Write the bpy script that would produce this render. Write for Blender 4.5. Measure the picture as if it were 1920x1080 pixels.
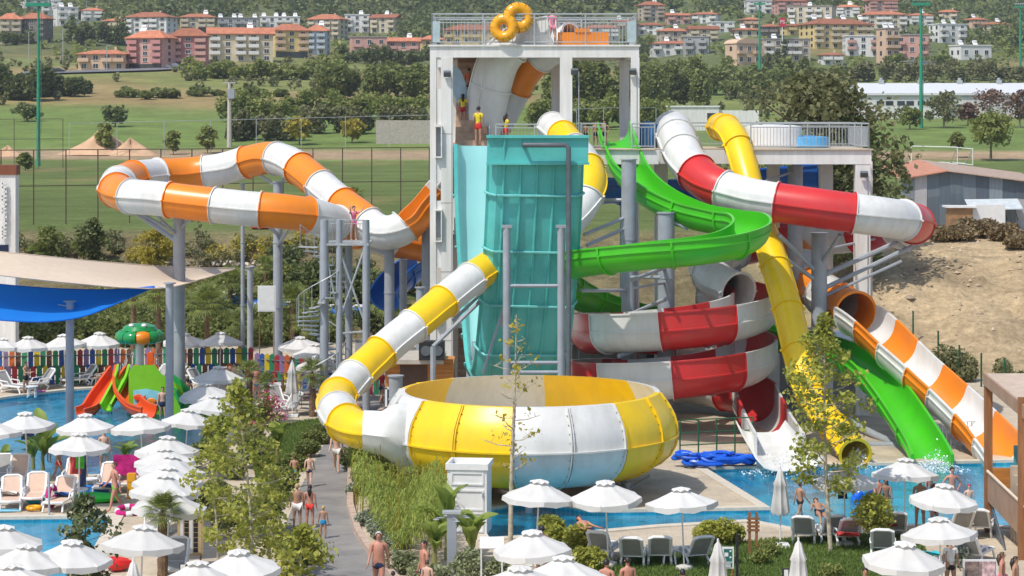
import bpy, bmesh, math, random
import numpy as np
from mathutils import Vector, Matrix
from mathutils.geometry import tessellate_polygon
from mathutils import noise as mnoise

# ---------------------------------------------------------------- camera, sky, sun, exposure
scene = bpy.context.scene
for o in list(bpy.data.objects):
    bpy.data.objects.remove(o)
COL = scene.collection
CAM_H, FPX, HORIZON = 14.0, 4200.0, 203.0          # eye height, focal length and horizon row in photo pixels
cam_d = bpy.data.cameras.new('camera')
cam_d.sensor_width = 36.0
cam_d.lens = FPX / 1920 * 36
cam_d.shift_y = -(540 - HORIZON) / 1920
cam_d.clip_start = 1.0
cam_d.clip_end = 6000
cam = bpy.data.objects.new('camera', cam_d)
COL.objects.link(cam)
cam.location = (0, 0, CAM_H)
cam.rotation_euler = (math.pi / 2, 0, 0)
scene.camera = cam
SUN_EL, SUN_AZ = math.radians(58), math.radians(45)      # azimuth: to the left of straight behind the camera
to_sun = Vector((-math.sin(SUN_AZ) * math.cos(SUN_EL), -math.cos(SUN_AZ) * math.cos(SUN_EL), math.sin(SUN_EL)))
world = bpy.data.worlds.new('World')
scene.world = world
world.use_nodes = True
wn = world.node_tree
sky = wn.nodes.new('ShaderNodeTexSky')
sky.sky_type = 'NISHITA'
sky.sun_disc = False
sky.sun_elevation = SUN_EL
sky.sun_rotation = math.atan2(to_sun.x, to_sun.y)
sky.air_density = 1.0
sky.dust_density = 1.6
bg = wn.nodes['Background']
bg.inputs[1].default_value = 0.15
wn.links.new(sky.outputs[0], bg.inputs[0])
sun_d = bpy.data.lights.new('sun', 'SUN')
sun_d.energy = 3.3
sun_d.angle = math.radians(0.53)
sun_d.color = (1.0, 0.955, 0.88)
sun = bpy.data.objects.new('sun', sun_d)
COL.objects.link(sun)
sun.rotation_euler = to_sun.to_track_quat('Z', 'Y').to_euler()
scene.view_settings.view_transform = 'Standard'
scene.view_settings.look = 'None'
scene.view_settings.exposure = 0.22
scene.view_settings.gamma = 1.0
scene.render.engine = 'CYCLES'
scene.cycles.max_bounces = 5
scene.cycles.diffuse_bounces = 3
scene.cycles.glossy_bounces = 2
scene.cycles.transparent_max_bounces = 12
scene.cycles.use_denoising = True
R = random.Random(11)
NR = np.random.default_rng(5)
rad = math.radians

# ---------------------------------------------------------------- terrain heights
LT = [(0, 0), (133, 0), (136, .3), (150, 5.7), (153, 5.9), (332, 6.0), (360, 7.6), (450, 12.7), (560, 20.5), (690, 27.5), (760, 30), (900, 45), (1200, 84), (1600, 150), (2400, 260)]
RT = [(0, 0), (114, 0), (117, .4), (122, 2.6), (129, 4.9), (136, 5.8), (139, 5.9), (332, 6.0), (360, 7.4), (450, 10.9), (525, 12.6), (600, 16), (700, 23.5), (800, 32.5), (950, 47), (1200, 76), (1600, 132), (2400, 230)]
def lerp_t(t, y):
    return np.interp(y, [a for a, b in t], [b for a, b in t])
def ss(a, b, v):
    t = np.clip((v - a) / (b - a), 0, 1)
    return t * t * (3 - 2 * t)
def ground(x, y):
    x = np.asarray(x, float); y = np.asarray(y, float)
    w = ss(12, 20, x - np.maximum(y - 150, 0) * .04)
    z = lerp_t(LT, y) * (1 - w) + lerp_t(RT, y) * w
    far = ss(400, 900, y)
    z = z + far * (3 * np.sin(x * .021 + y * .006) + 2.2 * np.sin(x * .047 - y * .013 + 1.3))
    bank = ss(.6, 2, z) * (1 - ss(4.9, 5.9, z))
    z = z + w * bank * (.16 * np.sin(x * 1.3 + .6 * np.sin(y * .7)) + .12 * np.sin(x * 2.7 - y * .9 + 1) * np.sin(y * 1.1) + .1 * np.sin(x * 4.6 + y * 2.3))
    z = z + bank * (.22 * np.sin(x * .9 + y * .5) + .18 * np.sin(x * .37 - y * .8) + .1 * np.sin(x * 2.1 + y * 1.3))
    return z
def P(x, y, Y):                                    # photo pixel at a distance -> point in the place
    return Vector(((x - 960) * Y / FPX, Y, CAM_H - (y - HORIZON) * Y / FPX))
def PZ(x, y, z):                                   # photo pixel at a height
    return P(x, y, (CAM_H - z) * FPX / (y - HORIZON))
def G(x, y):                                       # photo pixel on the ground
    Ys = np.concatenate([np.arange(55, 400, .25), np.arange(400, 2300, 1.0)])
    zr = CAM_H - (y - HORIZON) * Ys / FPX
    g = ground((x - 960) * Ys / FPX, Ys)
    k = np.argmax(g >= zr)
    return Vector(((x - 960) * Ys[k] / FPX, Ys[k], float(g[k])))
def gz(x, y):
    return float(ground(x, y))

# ---------------------------------------------------------------- materials
MATS = {}
def srgb(*c):
    return tuple(((v / 255) / 12.92 if v / 255 <= .04045 else ((v / 255 + .055) / 1.055) ** 2.4) for v in c)
def mat(name, col, rough=.6, var=.12, scale=3.0, bump=0.0, bscale=20, metal=0.0, spec=.5, dirt=None, dscale=.6, damt=.25, island=0.0, coat=0, objrand=0.0, aniso=None, dst=(1, 1, 1)):
    if name in MATS: return MATS[name]
    m = bpy.data.materials.new(name); m.use_nodes = True
    t = m.node_tree; N = t.nodes; L = t.links
    b = N['Principled BSDF']
    b.inputs['Roughness'].default_value = rough
    b.inputs['Metallic'].default_value = metal
    b.inputs['Specular IOR Level'].default_value = spec
    if coat:
        b.inputs['Coat Weight'].default_value = coat; b.inputs['Coat Roughness'].default_value = .12
    tc = N.new('ShaderNodeNewGeometry')
    nz = N.new('ShaderNodeTexNoise'); nz.inputs['Scale'].default_value = scale; nz.inputs['Detail'].default_value = 5
    if aniso:
        mp = N.new('ShaderNodeMapping'); mp.inputs['Scale'].default_value = aniso
        L.new(tc.outputs['Position'], mp.inputs[0]); L.new(mp.outputs[0], nz.inputs['Vector'])
    else:
        L.new(tc.outputs['Position'], nz.inputs['Vector'])
    rp = N.new('ShaderNodeMapRange')
    rp.inputs['From Min'].default_value = .3; rp.inputs['From Max'].default_value = .7
    rp.inputs['To Min'].default_value = 1 - var; rp.inputs['To Max'].default_value = 1 + var
    L.new(nz.outputs[0], rp.inputs['Value'])
    val = rp.outputs[0]
    if island or objrand:
        if island:
            src = tc.outputs['Random Per Island']; amt = island
        else:
            oi = N.new('ShaderNodeObjectInfo'); src = oi.outputs['Random']; amt = objrand
        r2 = N.new('ShaderNodeMapRange'); r2.inputs['To Min'].default_value = 1 - amt; r2.inputs['To Max'].default_value = 1 + amt
        L.new(src, r2.inputs['Value'])
        mm = N.new('ShaderNodeMath'); mm.operation = 'MULTIPLY'; L.new(val, mm.inputs[0]); L.new(r2.outputs[0], mm.inputs[1]); val = mm.outputs[0]
    mx = N.new('ShaderNodeVectorMath'); mx.operation = 'SCALE'
    mx.inputs[0].default_value = col[:3]; L.new(val, mx.inputs['Scale'])
    out = mx.outputs[0]
    if dirt:
        n2 = N.new('ShaderNodeTexNoise'); n2.inputs['Scale'].default_value = dscale; n2.inputs['Detail'].default_value = 7; n2.inputs['Roughness'].default_value = .65
        mp2 = N.new('ShaderNodeMapping'); mp2.inputs['Scale'].default_value = dst
        L.new(tc.outputs['Position'], mp2.inputs[0]); L.new(mp2.outputs[0], n2.inputs['Vector'])
        r3 = N.new('ShaderNodeMapRange'); r3.inputs['From Min'].default_value = .45; r3.inputs['From Max'].default_value = .75; r3.inputs['To Max'].default_value = damt
        L.new(n2.outputs[0], r3.inputs['Value'])
        mi = N.new('ShaderNodeMix'); mi.data_type = 'RGBA'
        L.new(r3.outputs[0], mi.inputs[0]); L.new(out, mi.inputs[6]); mi.inputs[7].default_value = (*dirt[:3], 1)
        out = mi.outputs[2]
    L.new(out, b.inputs['Base Color'])
    if bump:
        n3 = N.new('ShaderNodeTexNoise'); n3.inputs['Scale'].default_value = bscale; n3.inputs['Detail'].default_value = 4
        L.new(tc.outputs['Position'], n3.inputs['Vector'])
        bp = N.new('ShaderNodeBump'); bp.inputs['Strength'].default_value = bump; bp.inputs['Distance'].default_value = .05
        L.new(n3.outputs[0], bp.inputs['Height']); L.new(bp.outputs[0], b.inputs['Normal'])
    MATS[name] = m
    return m
def leaf_mat(name, c1, c2, trans=.35, rough=.55):
    if name in MATS: return MATS[name]
    m = bpy.data.materials.new(name); m.use_nodes = True
    t = m.node_tree; N = t.nodes; L = t.links
    b = N['Principled BSDF']; b.inputs['Roughness'].default_value = rough; b.inputs['Specular IOR Level'].default_value = .35
    g = N.new('ShaderNodeNewGeometry')
    nz = N.new('ShaderNodeTexNoise'); nz.inputs['Scale'].default_value = .5; L.new(g.outputs['Position'], nz.inputs['Vector'])
    ad = N.new('ShaderNodeMath'); ad.operation = 'ADD'
    L.new(g.outputs['Random Per Island'], ad.inputs[0]); L.new(nz.outputs[0], ad.inputs[1])
    oi = N.new('ShaderNodeObjectInfo')
    ad2 = N.new('ShaderNodeMath'); ad2.operation = 'MULTIPLY_ADD'; ad2.inputs[1].default_value = .35
    L.new(oi.outputs['Random'], ad2.inputs[0]); L.new(ad.outputs[0], ad2.inputs[2])
    r = N.new('ShaderNodeMapRange'); r.inputs['From Min'].default_value = .3; r.inputs['From Max'].default_value = 1.7
    L.new(ad2.outputs[0], r.inputs['Value'])
    mi = N.new('ShaderNodeMix'); mi.data_type = 'RGBA'
    L.new(r.outputs[0], mi.inputs[0]); mi.inputs[6].default_value = (*c1, 1); mi.inputs[7].default_value = (*c2, 1)
    L.new(mi.outputs[2], b.inputs['Base Color'])
    tr = N.new('ShaderNodeBsdfTranslucent'); L.new(mi.outputs[2], tr.inputs[0])
    ms = N.new('ShaderNodeMixShader'); ms.inputs[0].default_value = trans
    L.new(b.outputs[0], ms.inputs[1]); L.new(tr.outputs[0], ms.inputs[2])
    L.new(ms.outputs[0], N['Material Output'].inputs[0])
    MATS[name] = m
    return m

# fibreglass, paint, metal, stone
DIRT = (.16, .15, .12)
fg = lambda n, c: mat('fibreglass_' + n, c, rough=.34, var=.08, scale=.6, dirt=(c[0] * .6 + .06, c[1] * .6 + .06, c[2] * .6 + .05), dscale=1.0, damt=.38, bump=.05, bscale=2.5, dst=(2.2, 2.2, .45))
M_white = mat('fibreglass_white', (.68, .68, .655), rough=.36, var=.07, scale=.6, dirt=(.42, .40, .33), dscale=1.0, damt=.42, dst=(2.2, 2.2, .45), bump=.05, bscale=2.5)
M_orange = fg('orange', (.80, .235, .012))
M_yellow = fg('yellow', (.86, .56, .006))
M_red = fg('red', (.58, .03, .03))
M_green = fg('green', (.055, .47, .012))
M_blue = fg('blue', (.012, .14, .52))
M_teal_out = mat('fibreglass_teal_outside', (.10, .50, .47), rough=.4, var=.07, scale=.7, dirt=(.03, .26, .24), damt=.5, dscale=.8, bump=.06, bscale=2)
M_teal_in = mat('fibreglass_teal_inside', (.36, .74, .74), rough=.3, var=.04, scale=.7)
M_steel = mat('painted_steel', (.33, .36, .40), rough=.42, var=.1, scale=1.2, dirt=(.2, .2, .2), damt=.4, dscale=1.5)
M_steel_dk = mat('dark_steel', (.10, .115, .13), rough=.5, var=.15)
M_galv = mat('galvanised_rail', (.42, .45, .46), rough=.38, var=.1, metal=.3)
M_conc = mat('white_painted_concrete', (.74, .73, .70), rough=.8, var=.07, scale=1.6, aniso=(3, 3, .25), dirt=(.47, .42, .34), damt=.5, dscale=.8, dst=(2.5, 2.5, .3), bump=.08, bscale=8)
M_pave = None
M_canvas = mat('white_canvas', (.72, .71, .685), rough=.9, var=.07, scale=2.0, dirt=(.6, .57, .5), damt=.35, dscale=1.1, bump=.3, bscale=4, objrand=.06)
_t = M_canvas.node_tree; _tr = _t.nodes.new('ShaderNodeBsdfTranslucent'); _tr.inputs[0].default_value = (.62, .60, .55, 1); _ms = _t.nodes.new('ShaderNodeMixShader'); _ms.inputs[0].default_value = .22
_t.links.new(_t.nodes['Principled BSDF'].outputs[0], _ms.inputs[1]); _t.links.new(_tr.outputs[0], _ms.inputs[2]); _t.links.new(_ms.outputs[0], _t.nodes['Material Output'].inputs[0])
M_wpaint = mat('white_plastic', (.74, .74, .73), rough=.45, var=.05)
M_wood = mat('brown_timber', (.28, .12, .045), rough=.6, var=.25, scale=2, aniso=(6, 6, .6))
M_wood_or = mat('orange_timber', (.52, .2, .04), rough=.6, var=.2, scale=2, aniso=(.6, .6, 8))
M_black = mat('black_plastic', (.02, .02, .022), rough=.5)
M_glassdk = mat('dark_window_glass', (.03, .04, .05), rough=.12, var=.3, objrand=.5)
M_bark = mat('bark', (.20, .155, .10), rough=.9, var=.35, scale=6, bump=.5, bscale=14)
M_barkw = mat('pale_bark', (.46, .40, .30), rough=.85, var=.35, scale=5, bump=.4, bscale=14)
M_palmbark = mat('palm_bark', (.17, .105, .06), rough=.95, var=.4, scale=8, bump=.8, bscale=18)
M_beigesail = mat('beige_sail_cloth', (.66, .53, .40), rough=.8, var=.05)  # one even beige, the cloth's own colour
M_bluesail = None
M_chairgrey = mat('grey_sling', (.30, .295, .285), rough=.8, var=.12)
M_chairbeige = mat('beige_sling', (.62, .44, .33), rough=.8, var=.08)

# ---------------------------------------------------------------- mesh helpers
def tag(o, label=None, cat=None, group=None, kind=None):
    if label: o['label'] = label
    if cat: o['category'] = cat
    if group: o['group'] = group
    if kind: o['kind'] = kind
    return o
class MB:
    def __init__(s):
        s.v = []; s.f = []; s.m = []
    def add(s, vs, fs, mi=0):
        k = len(s.v)
        s.v.extend(tuple(v) for v in vs)
        s.f.extend(tuple(i + k for i in f) for f in fs)
        s.m.extend([mi] * len(fs))
    def box(s, c, d, rz=0, mi=0, M=None):
        x, y, z = d[0] / 2, d[1] / 2, d[2] / 2
        vs = [Vector((a * x, b * y, e * z)) for a in (-1, 1) for b in (-1, 1) for e in (-1, 1)]
        if M is None: M = Matrix.Rotation(rz, 3, 'Z')
        cc = Vector(c)
        s.add([M @ v + cc for v in vs], [(0, 1, 3, 2), (4, 6, 7, 5), (0, 4, 5, 1), (2, 3, 7, 6), (0, 2, 6, 4), (1, 5, 7, 3)], mi)
    def box2(s, a, b, mi=0):
        s.box([(a[i] + b[i]) / 2 for i in range(3)], [abs(b[i] - a[i]) for i in range(3)], mi=mi)
    def tube(s, pts, r, n=8, mi=0, cap=True):
        pts = [Vector(p) for p in pts]
        if not hasattr(r, '__len__'): r = [r] * len(pts)
        k = len(s.v); t0 = None
        for i, p in enumerate(pts):
            t = (pts[min(i + 1, len(pts) - 1)] - pts[max(i - 1, 0)])
            t = t.normalized() if t.length > 1e-9 else Vector((0, 0, 1))
            if t0 is None:
                a = Vector((1, 0, 0)) if abs(t.x) < .8 else Vector((0, 1, 0))
                u = t.cross(a).normalized()
            else:
                u = (u - t * u.dot(t)).normalized()
            t0 = t; w = t.cross(u)
            for j in range(n):
                an = 2 * math.pi * j / n
                s.v.append(tuple(p + (u * math.cos(an) + w * math.sin(an)) * r[i]))
        for i in range(len(pts) - 1):
            for j in range(n):
                s.f.append((k + i * n + j, k + i * n + (j + 1) % n, k + (i + 1) * n + (j + 1) % n, k + (i + 1) * n + j)); s.m.append(mi)
        if cap:
            s.f.append(tuple(k + j for j in reversed(range(n)))); s.m.append(mi)
            e = k + (len(pts) - 1) * n
            s.f.append(tuple(e + j for j in range(n))); s.m.append(mi)
    def lathe(s, prof, c=(0, 0, 0), n=16, mi=0, a0=0, a1=2 * math.pi):
        k = len(s.v); full = abs(a1 - a0 - 2 * math.pi) < 1e-6; m = n if full else n + 1
        for (r, z) in prof:
            for j in range(m):
                a = a0 + (a1 - a0) * j / n
                s.v.append((c[0] + r * math.cos(a), c[1] + r * math.sin(a), c[2] + z))
        for i in range(len(prof) - 1):
            for j in range(n):
                j2 = (j + 1) % m
                s.f.append((k + i * m + j, k + i * m + j2, k + (i + 1) * m + j2, k + (i + 1) * m + j)); s.m.append(mi)
    def build(s, name, mats, parent=None, smooth=False, loc=None, bevel=0):
        me = bpy.data.meshes.new(name)
        me.from_pydata(s.v, [], s.f)
        if not isinstance(mats, (list, tuple)): mats = [mats]
        for m in mats: me.materials.append(m)
        if len(mats) > 1: me.polygons.foreach_set('material_index', s.m)
        if smooth:
            me.polygons.foreach_set('use_smooth', [True] * len(s.f))
        me.update()
        if smooth and smooth != 'all':
            try: me.set_sharp_from_angle(angle=rad(42))
            except Exception: pass
        o = bpy.data.objects.new(name, me)
        COL.objects.link(o)
        if parent is not None: o.parent = parent
        if loc is not None: o.location = loc
        return o
def empty(name, loc=(0, 0, 0), rz=0):
    e = bpy.data.objects.new(name, None); COL.objects.link(e)
    e.location = loc; e.rotation_euler = (0, 0, rz); e.empty_display_size = .3
    return e
CHILDREN = {}
def copy_tree(o, parent=None, kids=None):
    c = o.copy(); COL.objects.link(c); c.parent = parent
    for ch in [x for x in o.children]:
        copy_tree(ch, c)
    return c
def sheet(name, pts, z, m, holes=(), kind='structure'):
    polys = [[Vector((p[0], p[1], 0)) for p in pts]] + [[Vector((p[0], p[1], 0)) for p in h] for h in holes]
    tris = tessellate_polygon(polys)
    vs = [(p.x, p.y, z) for pl in polys for p in pl]
    fs = []
    for t in tris:
        a, b, c = [Vector(vs[i]) for i in t]
        fs.append(tuple(t) if (b - a).cross(c - a).z > 0 else tuple(reversed(t)))
    b = MB(); b.add(vs, fs)
    o = b.build(name, m)
    o['kind'] = kind
    return o
def cat_rom(pts, per=12):
    pts = [Vector(p) for p in pts]; out = []
    q = [pts[0] * 2 - pts[1]] + pts + [pts[-1] * 2 - pts[-2]]
    for i in range(1, len(q) - 2):
        p0, p1, p2, p3 = q[i - 1:i + 3]
        for k in range(per):
            t = k / per
            out.append(.5 * ((2 * p1) + (p2 - p0) * t + (2 * p0 - 5 * p1 + 4 * p2 - p3) * t * t + (3 * p1 - p0 - 3 * p2 + p3) * t ** 3))
    out.append(pts[-1])
    return out
def resample(pts, step):
    d = [0]
    for a, b in zip(pts, pts[1:]): d.append(d[-1] + (b - a).length)
    n = max(2, int(round(d[-1] / step))); out = []; j = 0
    for i in range(n + 1):
        s = d[-1] * i / n
        while j < len(d) - 2 and d[j + 1] < s: j += 1
        f = (s - d[j]) / max(1e-9, d[j + 1] - d[j])
        out.append(pts[j].lerp(pts[j + 1], min(1, f)))
    return out
def fast_mesh(name, V, F, mats, parent=None, fm=None, smooth=False):
    """V (n,3) array, F (m,k) array of equal-sided faces"""
    me = bpy.data.meshes.new(name)
    V = np.asarray(V, np.float32); F = np.asarray(F, np.int32)
    k = F.shape[1]
    me.vertices.add(len(V)); me.vertices.foreach_set('co', V.ravel())
    me.loops.add(F.size); me.loops.foreach_set('vertex_index', F.ravel())
    me.polygons.add(len(F)); me.polygons.foreach_set('loop_start', np.arange(0, F.size, k, dtype=np.int32))
    try: me.polygons.foreach_set('loop_total', np.full(len(F), k, np.int32))
    except Exception: pass
    if not isinstance(mats, (list, tuple)): mats = [mats]
    for m in mats: me.materials.append(m)
    if fm is not None: me.polygons.foreach_set('material_index', np.asarray(fm, np.int32))
    me.update(calc_edges=True); me.validate()
    if smooth: me.polygons.foreach_set('use_smooth', [True] * len(me.polygons))
    o = bpy.data.objects.new(name, me); COL.objects.link(o)
    if parent is not None: o.parent = parent
    return o
def leaves(C, size, jitter=.35, flat=0.0, aspect=1.5, rng=None):
    """one diamond-shaped leaf around every centre in C"""
    rng = rng or NR
    n = len(C)
    nv = rng.normal(size=(n, 3)); nv[:, 2] = np.abs(nv[:, 2]) + flat
    nv /= np.linalg.norm(nv, axis=1)[:, None]
    t = rng.normal(size=(n, 3)); t -= nv * (t * nv).sum(1)[:, None]; t /= np.linalg.norm(t, axis=1)[:, None]
    b = np.cross(nv, t)
    s = size * (1 + rng.uniform(-jitter, jitter, n))[:, None]
    a = C + t * s * aspect * .5; c = C - t * s * aspect * .5
    bb = C + b * s * .45 + nv * s * .12 + t * s * .12; d = C - b * s * .45 + nv * s * .12 + t * s * .12
    V = np.stack([a, bb, c, d], 1).reshape(-1, 3)
    F = np.arange(4 * n).reshape(-1, 4)
    return V, F
def blob_pts(n, centre, rads, shell=.55, rng=None):
    rng = rng or NR
    d = rng.normal(size=(n, 3)); d /= np.linalg.norm(d, axis=1)[:, None]
    r = shell + (1 - shell) * rng.random(n) ** .5
    return np.asarray(centre) + d * r[:, None] * np.asarray(rads)
def crown_pts(n, h, r, clumps=14, rng=None, cr=.42, low=0.15):
    """leaf positions in uneven clumps within an ellipsoid crown standing on z=0, height h, radius r"""
    rng = rng or NR
    out = []
    cs = blob_pts(clumps, (0, 0, h * .53), (r * .72, r * .72, h * .36), .35, rng)
    for c in cs:
        k = rng.uniform(.7, 1.3)
        out.append(blob_pts(max(4, int(n / clumps * k)), c, np.array((r, r, h * .5)) * cr * k, .5, rng))
    p = np.concatenate(out)
    p[:, 2] = np.maximum(p[:, 2], low * h * rng.uniform(.3, 1.2, len(p)))
    return p

# ================================================================ the setting: terrain, paving, pools, path, lawns
def terrain():
    ys = np.concatenate([np.arange(30, 112, 6), np.arange(112, 160, .5), np.arange(160, 400, 6), np.arange(400, 1000, 12), np.arange(1000, 2400, 40)])
    us = np.sign(np.linspace(-1, 1, 281)) * np.abs(np.linspace(-1, 1, 281)) ** 1.15
    half = np.maximum(80, ys * .34)
    X = us[None, :] * half[:, None]; Y = np.repeat(ys[:, None], len(us), 1)
    Z = ground(X, Y)
    park = Z < .28
    Z = np.where(park, -2.2, Z)
    n, m = X.shape
    V = np.stack([X, Y, Z], -1).reshape(-1, 3)
    idx = np.arange(n * m).reshape(n, m)
    F = np.stack([idx[:-1, :-1], idx[:-1, 1:], idx[1:, 1:], idx[1:, :-1]], -1).reshape(-1, 4)
    mt = bpy.data.materials.new('ground_soil_grass'); mt.use_nodes = True
    o = fast_mesh('terrain', V, F, mt, smooth=True)
    o['kind'] = 'structure'
    # real ground cover of every strip of land: soil, turf, dry grass, scrub
    def zone(x, y, z):
        w = ss(12, 20, x - np.maximum(y - 150, 0) * .04)
        nz = np.sin(x * .03 + y * .021) * .5 + np.sin(x * .07 - y * .034 + 2) * .5
        turf = np.array([.15, .195, .06]); dry = np.array([.31, .235, .105]); mead = np.array([.17, .235, .065]); scrub = np.array([.12, .14, .06])
        sand = np.array([.54, .41, .25]); bankl = np.array([.21, .175, .095]); dirt = np.array([.40, .29, .18])
        c = np.zeros(x.shape + (3,)) + turf
        def mixin(col, k):
            nonlocal c
            c = c * (1 - k[..., None]) + col * k[..., None]
        mixin(bankl, (1 - ss(148, 153, y)) * (1 - w)); mixin(sand, (1 - ss(146, 156, y)) * w); mixin(sand * .75, w * (1 - ss(146, 156, y)) * ss(.1, .8, np.sin(z * 2.6 + x * .35) * .6 + np.sin(x * .8 + y * .5) * .4) * .75)
        mow = (np.sin(y * .55) > 0) * 1.0
        mixin(turf * .86, mow * ss(152, 158, y) * (1 - ss(318, 326, y)) * .8)
        worn = ss(.5, .95, np.sin(x * .11 + y * .05) * .5 + np.sin(x * .23 - y * .083 + 2) * .5)
        mixin(dry, worn * ss(152, 158, y) * .45)
        mixin(mead, ss(328, 336, y)); mixin(dirt, ss(334, 338, y) * (1 - ss(352, 360, y)) * (1 - .0 * w))
        d1 = ss(455, 480, y + nz * 14)
        mixin(dry, d1 * (1 - .75 * w) * (.35 + .65 * ss(-.3, .5, np.sin(y * .055 + x * .012) + .4 * nz)))
        mixin(scrub, ss(640, 760, y + nz * 40) * .85)
        mixin(dry, ss(.55, .9, nz) * ss(500, 560, y) * (1 - ss(760, 900, y)) * .7)
        mixin(dry * 1.2, ss(.72, .95, np.sin(x * .017 + y * .011) * .5 + np.sin(x * .041 - y * .017) * .5) * ss(1000, 1100, y) * .7)
        return c
    c = zone(X, Y, Z).reshape(-1, 3)
    a = o.data.color_attributes.new('cover', 'FLOAT_COLOR', 'POINT')
    a.data.foreach_set('color', np.concatenate([c, np.ones((len(c), 1))], 1).astype(np.float32).ravel())
    t = mt.node_tree; N = t.nodes; L = t.links; b = N['Principled BSDF']
    b.inputs['Roughness'].default_value = .95; b.inputs['Specular IOR Level'].default_value = .1
    at = N.new('ShaderNodeAttribute'); at.attribute_name = 'cover'
    g = N.new('ShaderNodeNewGeometry')
    n1 = N.new('ShaderNodeTexNoise'); n1.inputs['Scale'].default_value = .09; n1.inputs['Detail'].default_value = 9; n1.inputs['Roughness'].default_value = .7
    n2 = N.new('ShaderNodeTexNoise'); n2.inputs['Scale'].default_value = 1.1; n2.inputs['Detail'].default_value = 7; n2.inputs['Roughness'].default_value = .7
    mp = N.new('ShaderNodeMapping'); mp.inputs['Scale'].default_value = (.35, 1.6, 1)
    L.new(g.outputs['Position'], n1.inputs['Vector']); L.new(g.outputs['Position'], mp.inputs[0]); L.new(mp.outputs[0], n2.inputs['Vector'])
    r1 = N.new('ShaderNodeMapRange'); r1.inputs['From Min'].default_value = .3; r1.inputs['From Max'].default_value = .7; r1.inputs['To Min'].default_value = .72; r1.inputs['To Max'].default_value = 1.3
    r2 = N.new('ShaderNodeMapRange'); r2.inputs['From Min'].default_value = .3; r2.inputs['From Max'].default_value = .7; r2.inputs['To Min'].default_value = .72; r2.inputs['To Max'].default_value = 1.26
    L.new(n1.outputs[0], r1.inputs['Value']); L.new(n2.outputs[0], r2.inputs['Value'])
    mm = N.new('ShaderNodeMath'); mm.operation = 'MULTIPLY'; L.new(r1.outputs[0], mm.inputs[0]); L.new(r2.outputs[0], mm.inputs[1])
    sc = N.new('ShaderNodeVectorMath'); sc.operation = 'SCALE'; L.new(at.outputs['Color'], sc.inputs[0]); L.new(mm.outputs[0], sc.inputs['Scale'])
    L.new(sc.outputs[0], b.inputs['Base Color'])
    bp = N.new('ShaderNodeBump'); bp.inputs['Strength'].default_value = .6; bp.inputs['Distance'].default_value = .25
    L.new(n2.outputs[0], bp.inputs['Height'])
    n3 = N.new('ShaderNodeTexNoise'); n3.inputs['Scale'].default_value = 3.2; n3.inputs['Detail'].default_value = 8; n3.inputs['Roughness'].default_value = .75
    L.new(g.outputs['Position'], n3.inputs['Vector'])
    bp2 = N.new('ShaderNodeBump'); bp2.inputs['Strength'].default_value = .9; bp2.inputs['Distance'].default_value = .22
    L.new(n3.outputs[0], bp2.inputs['Height']); L.new(bp.outputs[0], bp2.inputs['Normal']); L.new(bp2.outputs[0], b.inputs['Normal'])
    r4 = N.new('ShaderNodeMapRange'); r4.inputs['From Min'].default_value = .35; r4.inputs['From Max'].default_value = .68; r4.inputs['To Min'].default_value = .7; r4.inputs['To Max'].default_value = 1.25
    L.new(n3.outputs[0], r4.inputs['Value']); m4 = N.new('ShaderNodeVectorMath'); m4.operation = 'SCALE'; L.new(sc.outputs[0], m4.inputs[0]); L.new(r4.outputs[0], m4.inputs['Scale']); L.new(m4.outputs[0], b.inputs['Base Color'])
terrain()

def g0(pts): return [tuple(PZ(x, y, 0))[:2] for x, y in pts]
def smooth_poly(pts, per=5):
    q = [Vector((p[0], p[1], 0)) for p in pts]; n = len(q); out = []
    for i in range(n):
        p0, p1, p2, p3 = q[i - 1], q[i], q[(i + 1) % n], q[(i + 2) % n]
        for k in range(per):
            t = k / per
            v = .5 * ((2 * p1) + (p2 - p0) * t + (2 * p0 - 5 * p1 + 4 * p2 - p3) * t * t + (3 * p1 - p0 - 3 * p2 + p3) * t ** 3)
            out.append((v.x, v.y))
    return out
POOL_R = g0([(1320, 878), (1900, 864), (2080, 860), (2080, 990), (1700, 985), (1490, 992), (1405, 976), (1230, 986), (1075, 1000), (915, 1010), (890, 960), (1000, 938), (1120, 958), (1442, 953)])
POOL_K = smooth_poly(g0([(-110, 790), (-40, 756), (60, 739), (200, 727), (330, 733), (410, 752), (432, 790), (400, 850), (320, 884), (120, 892), (-60, 890), (-120, 850)]))
POOL_L = g0([(-140, 972), (212, 969), (160, 1060), (120, 1120), (-200, 1120)])
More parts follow.
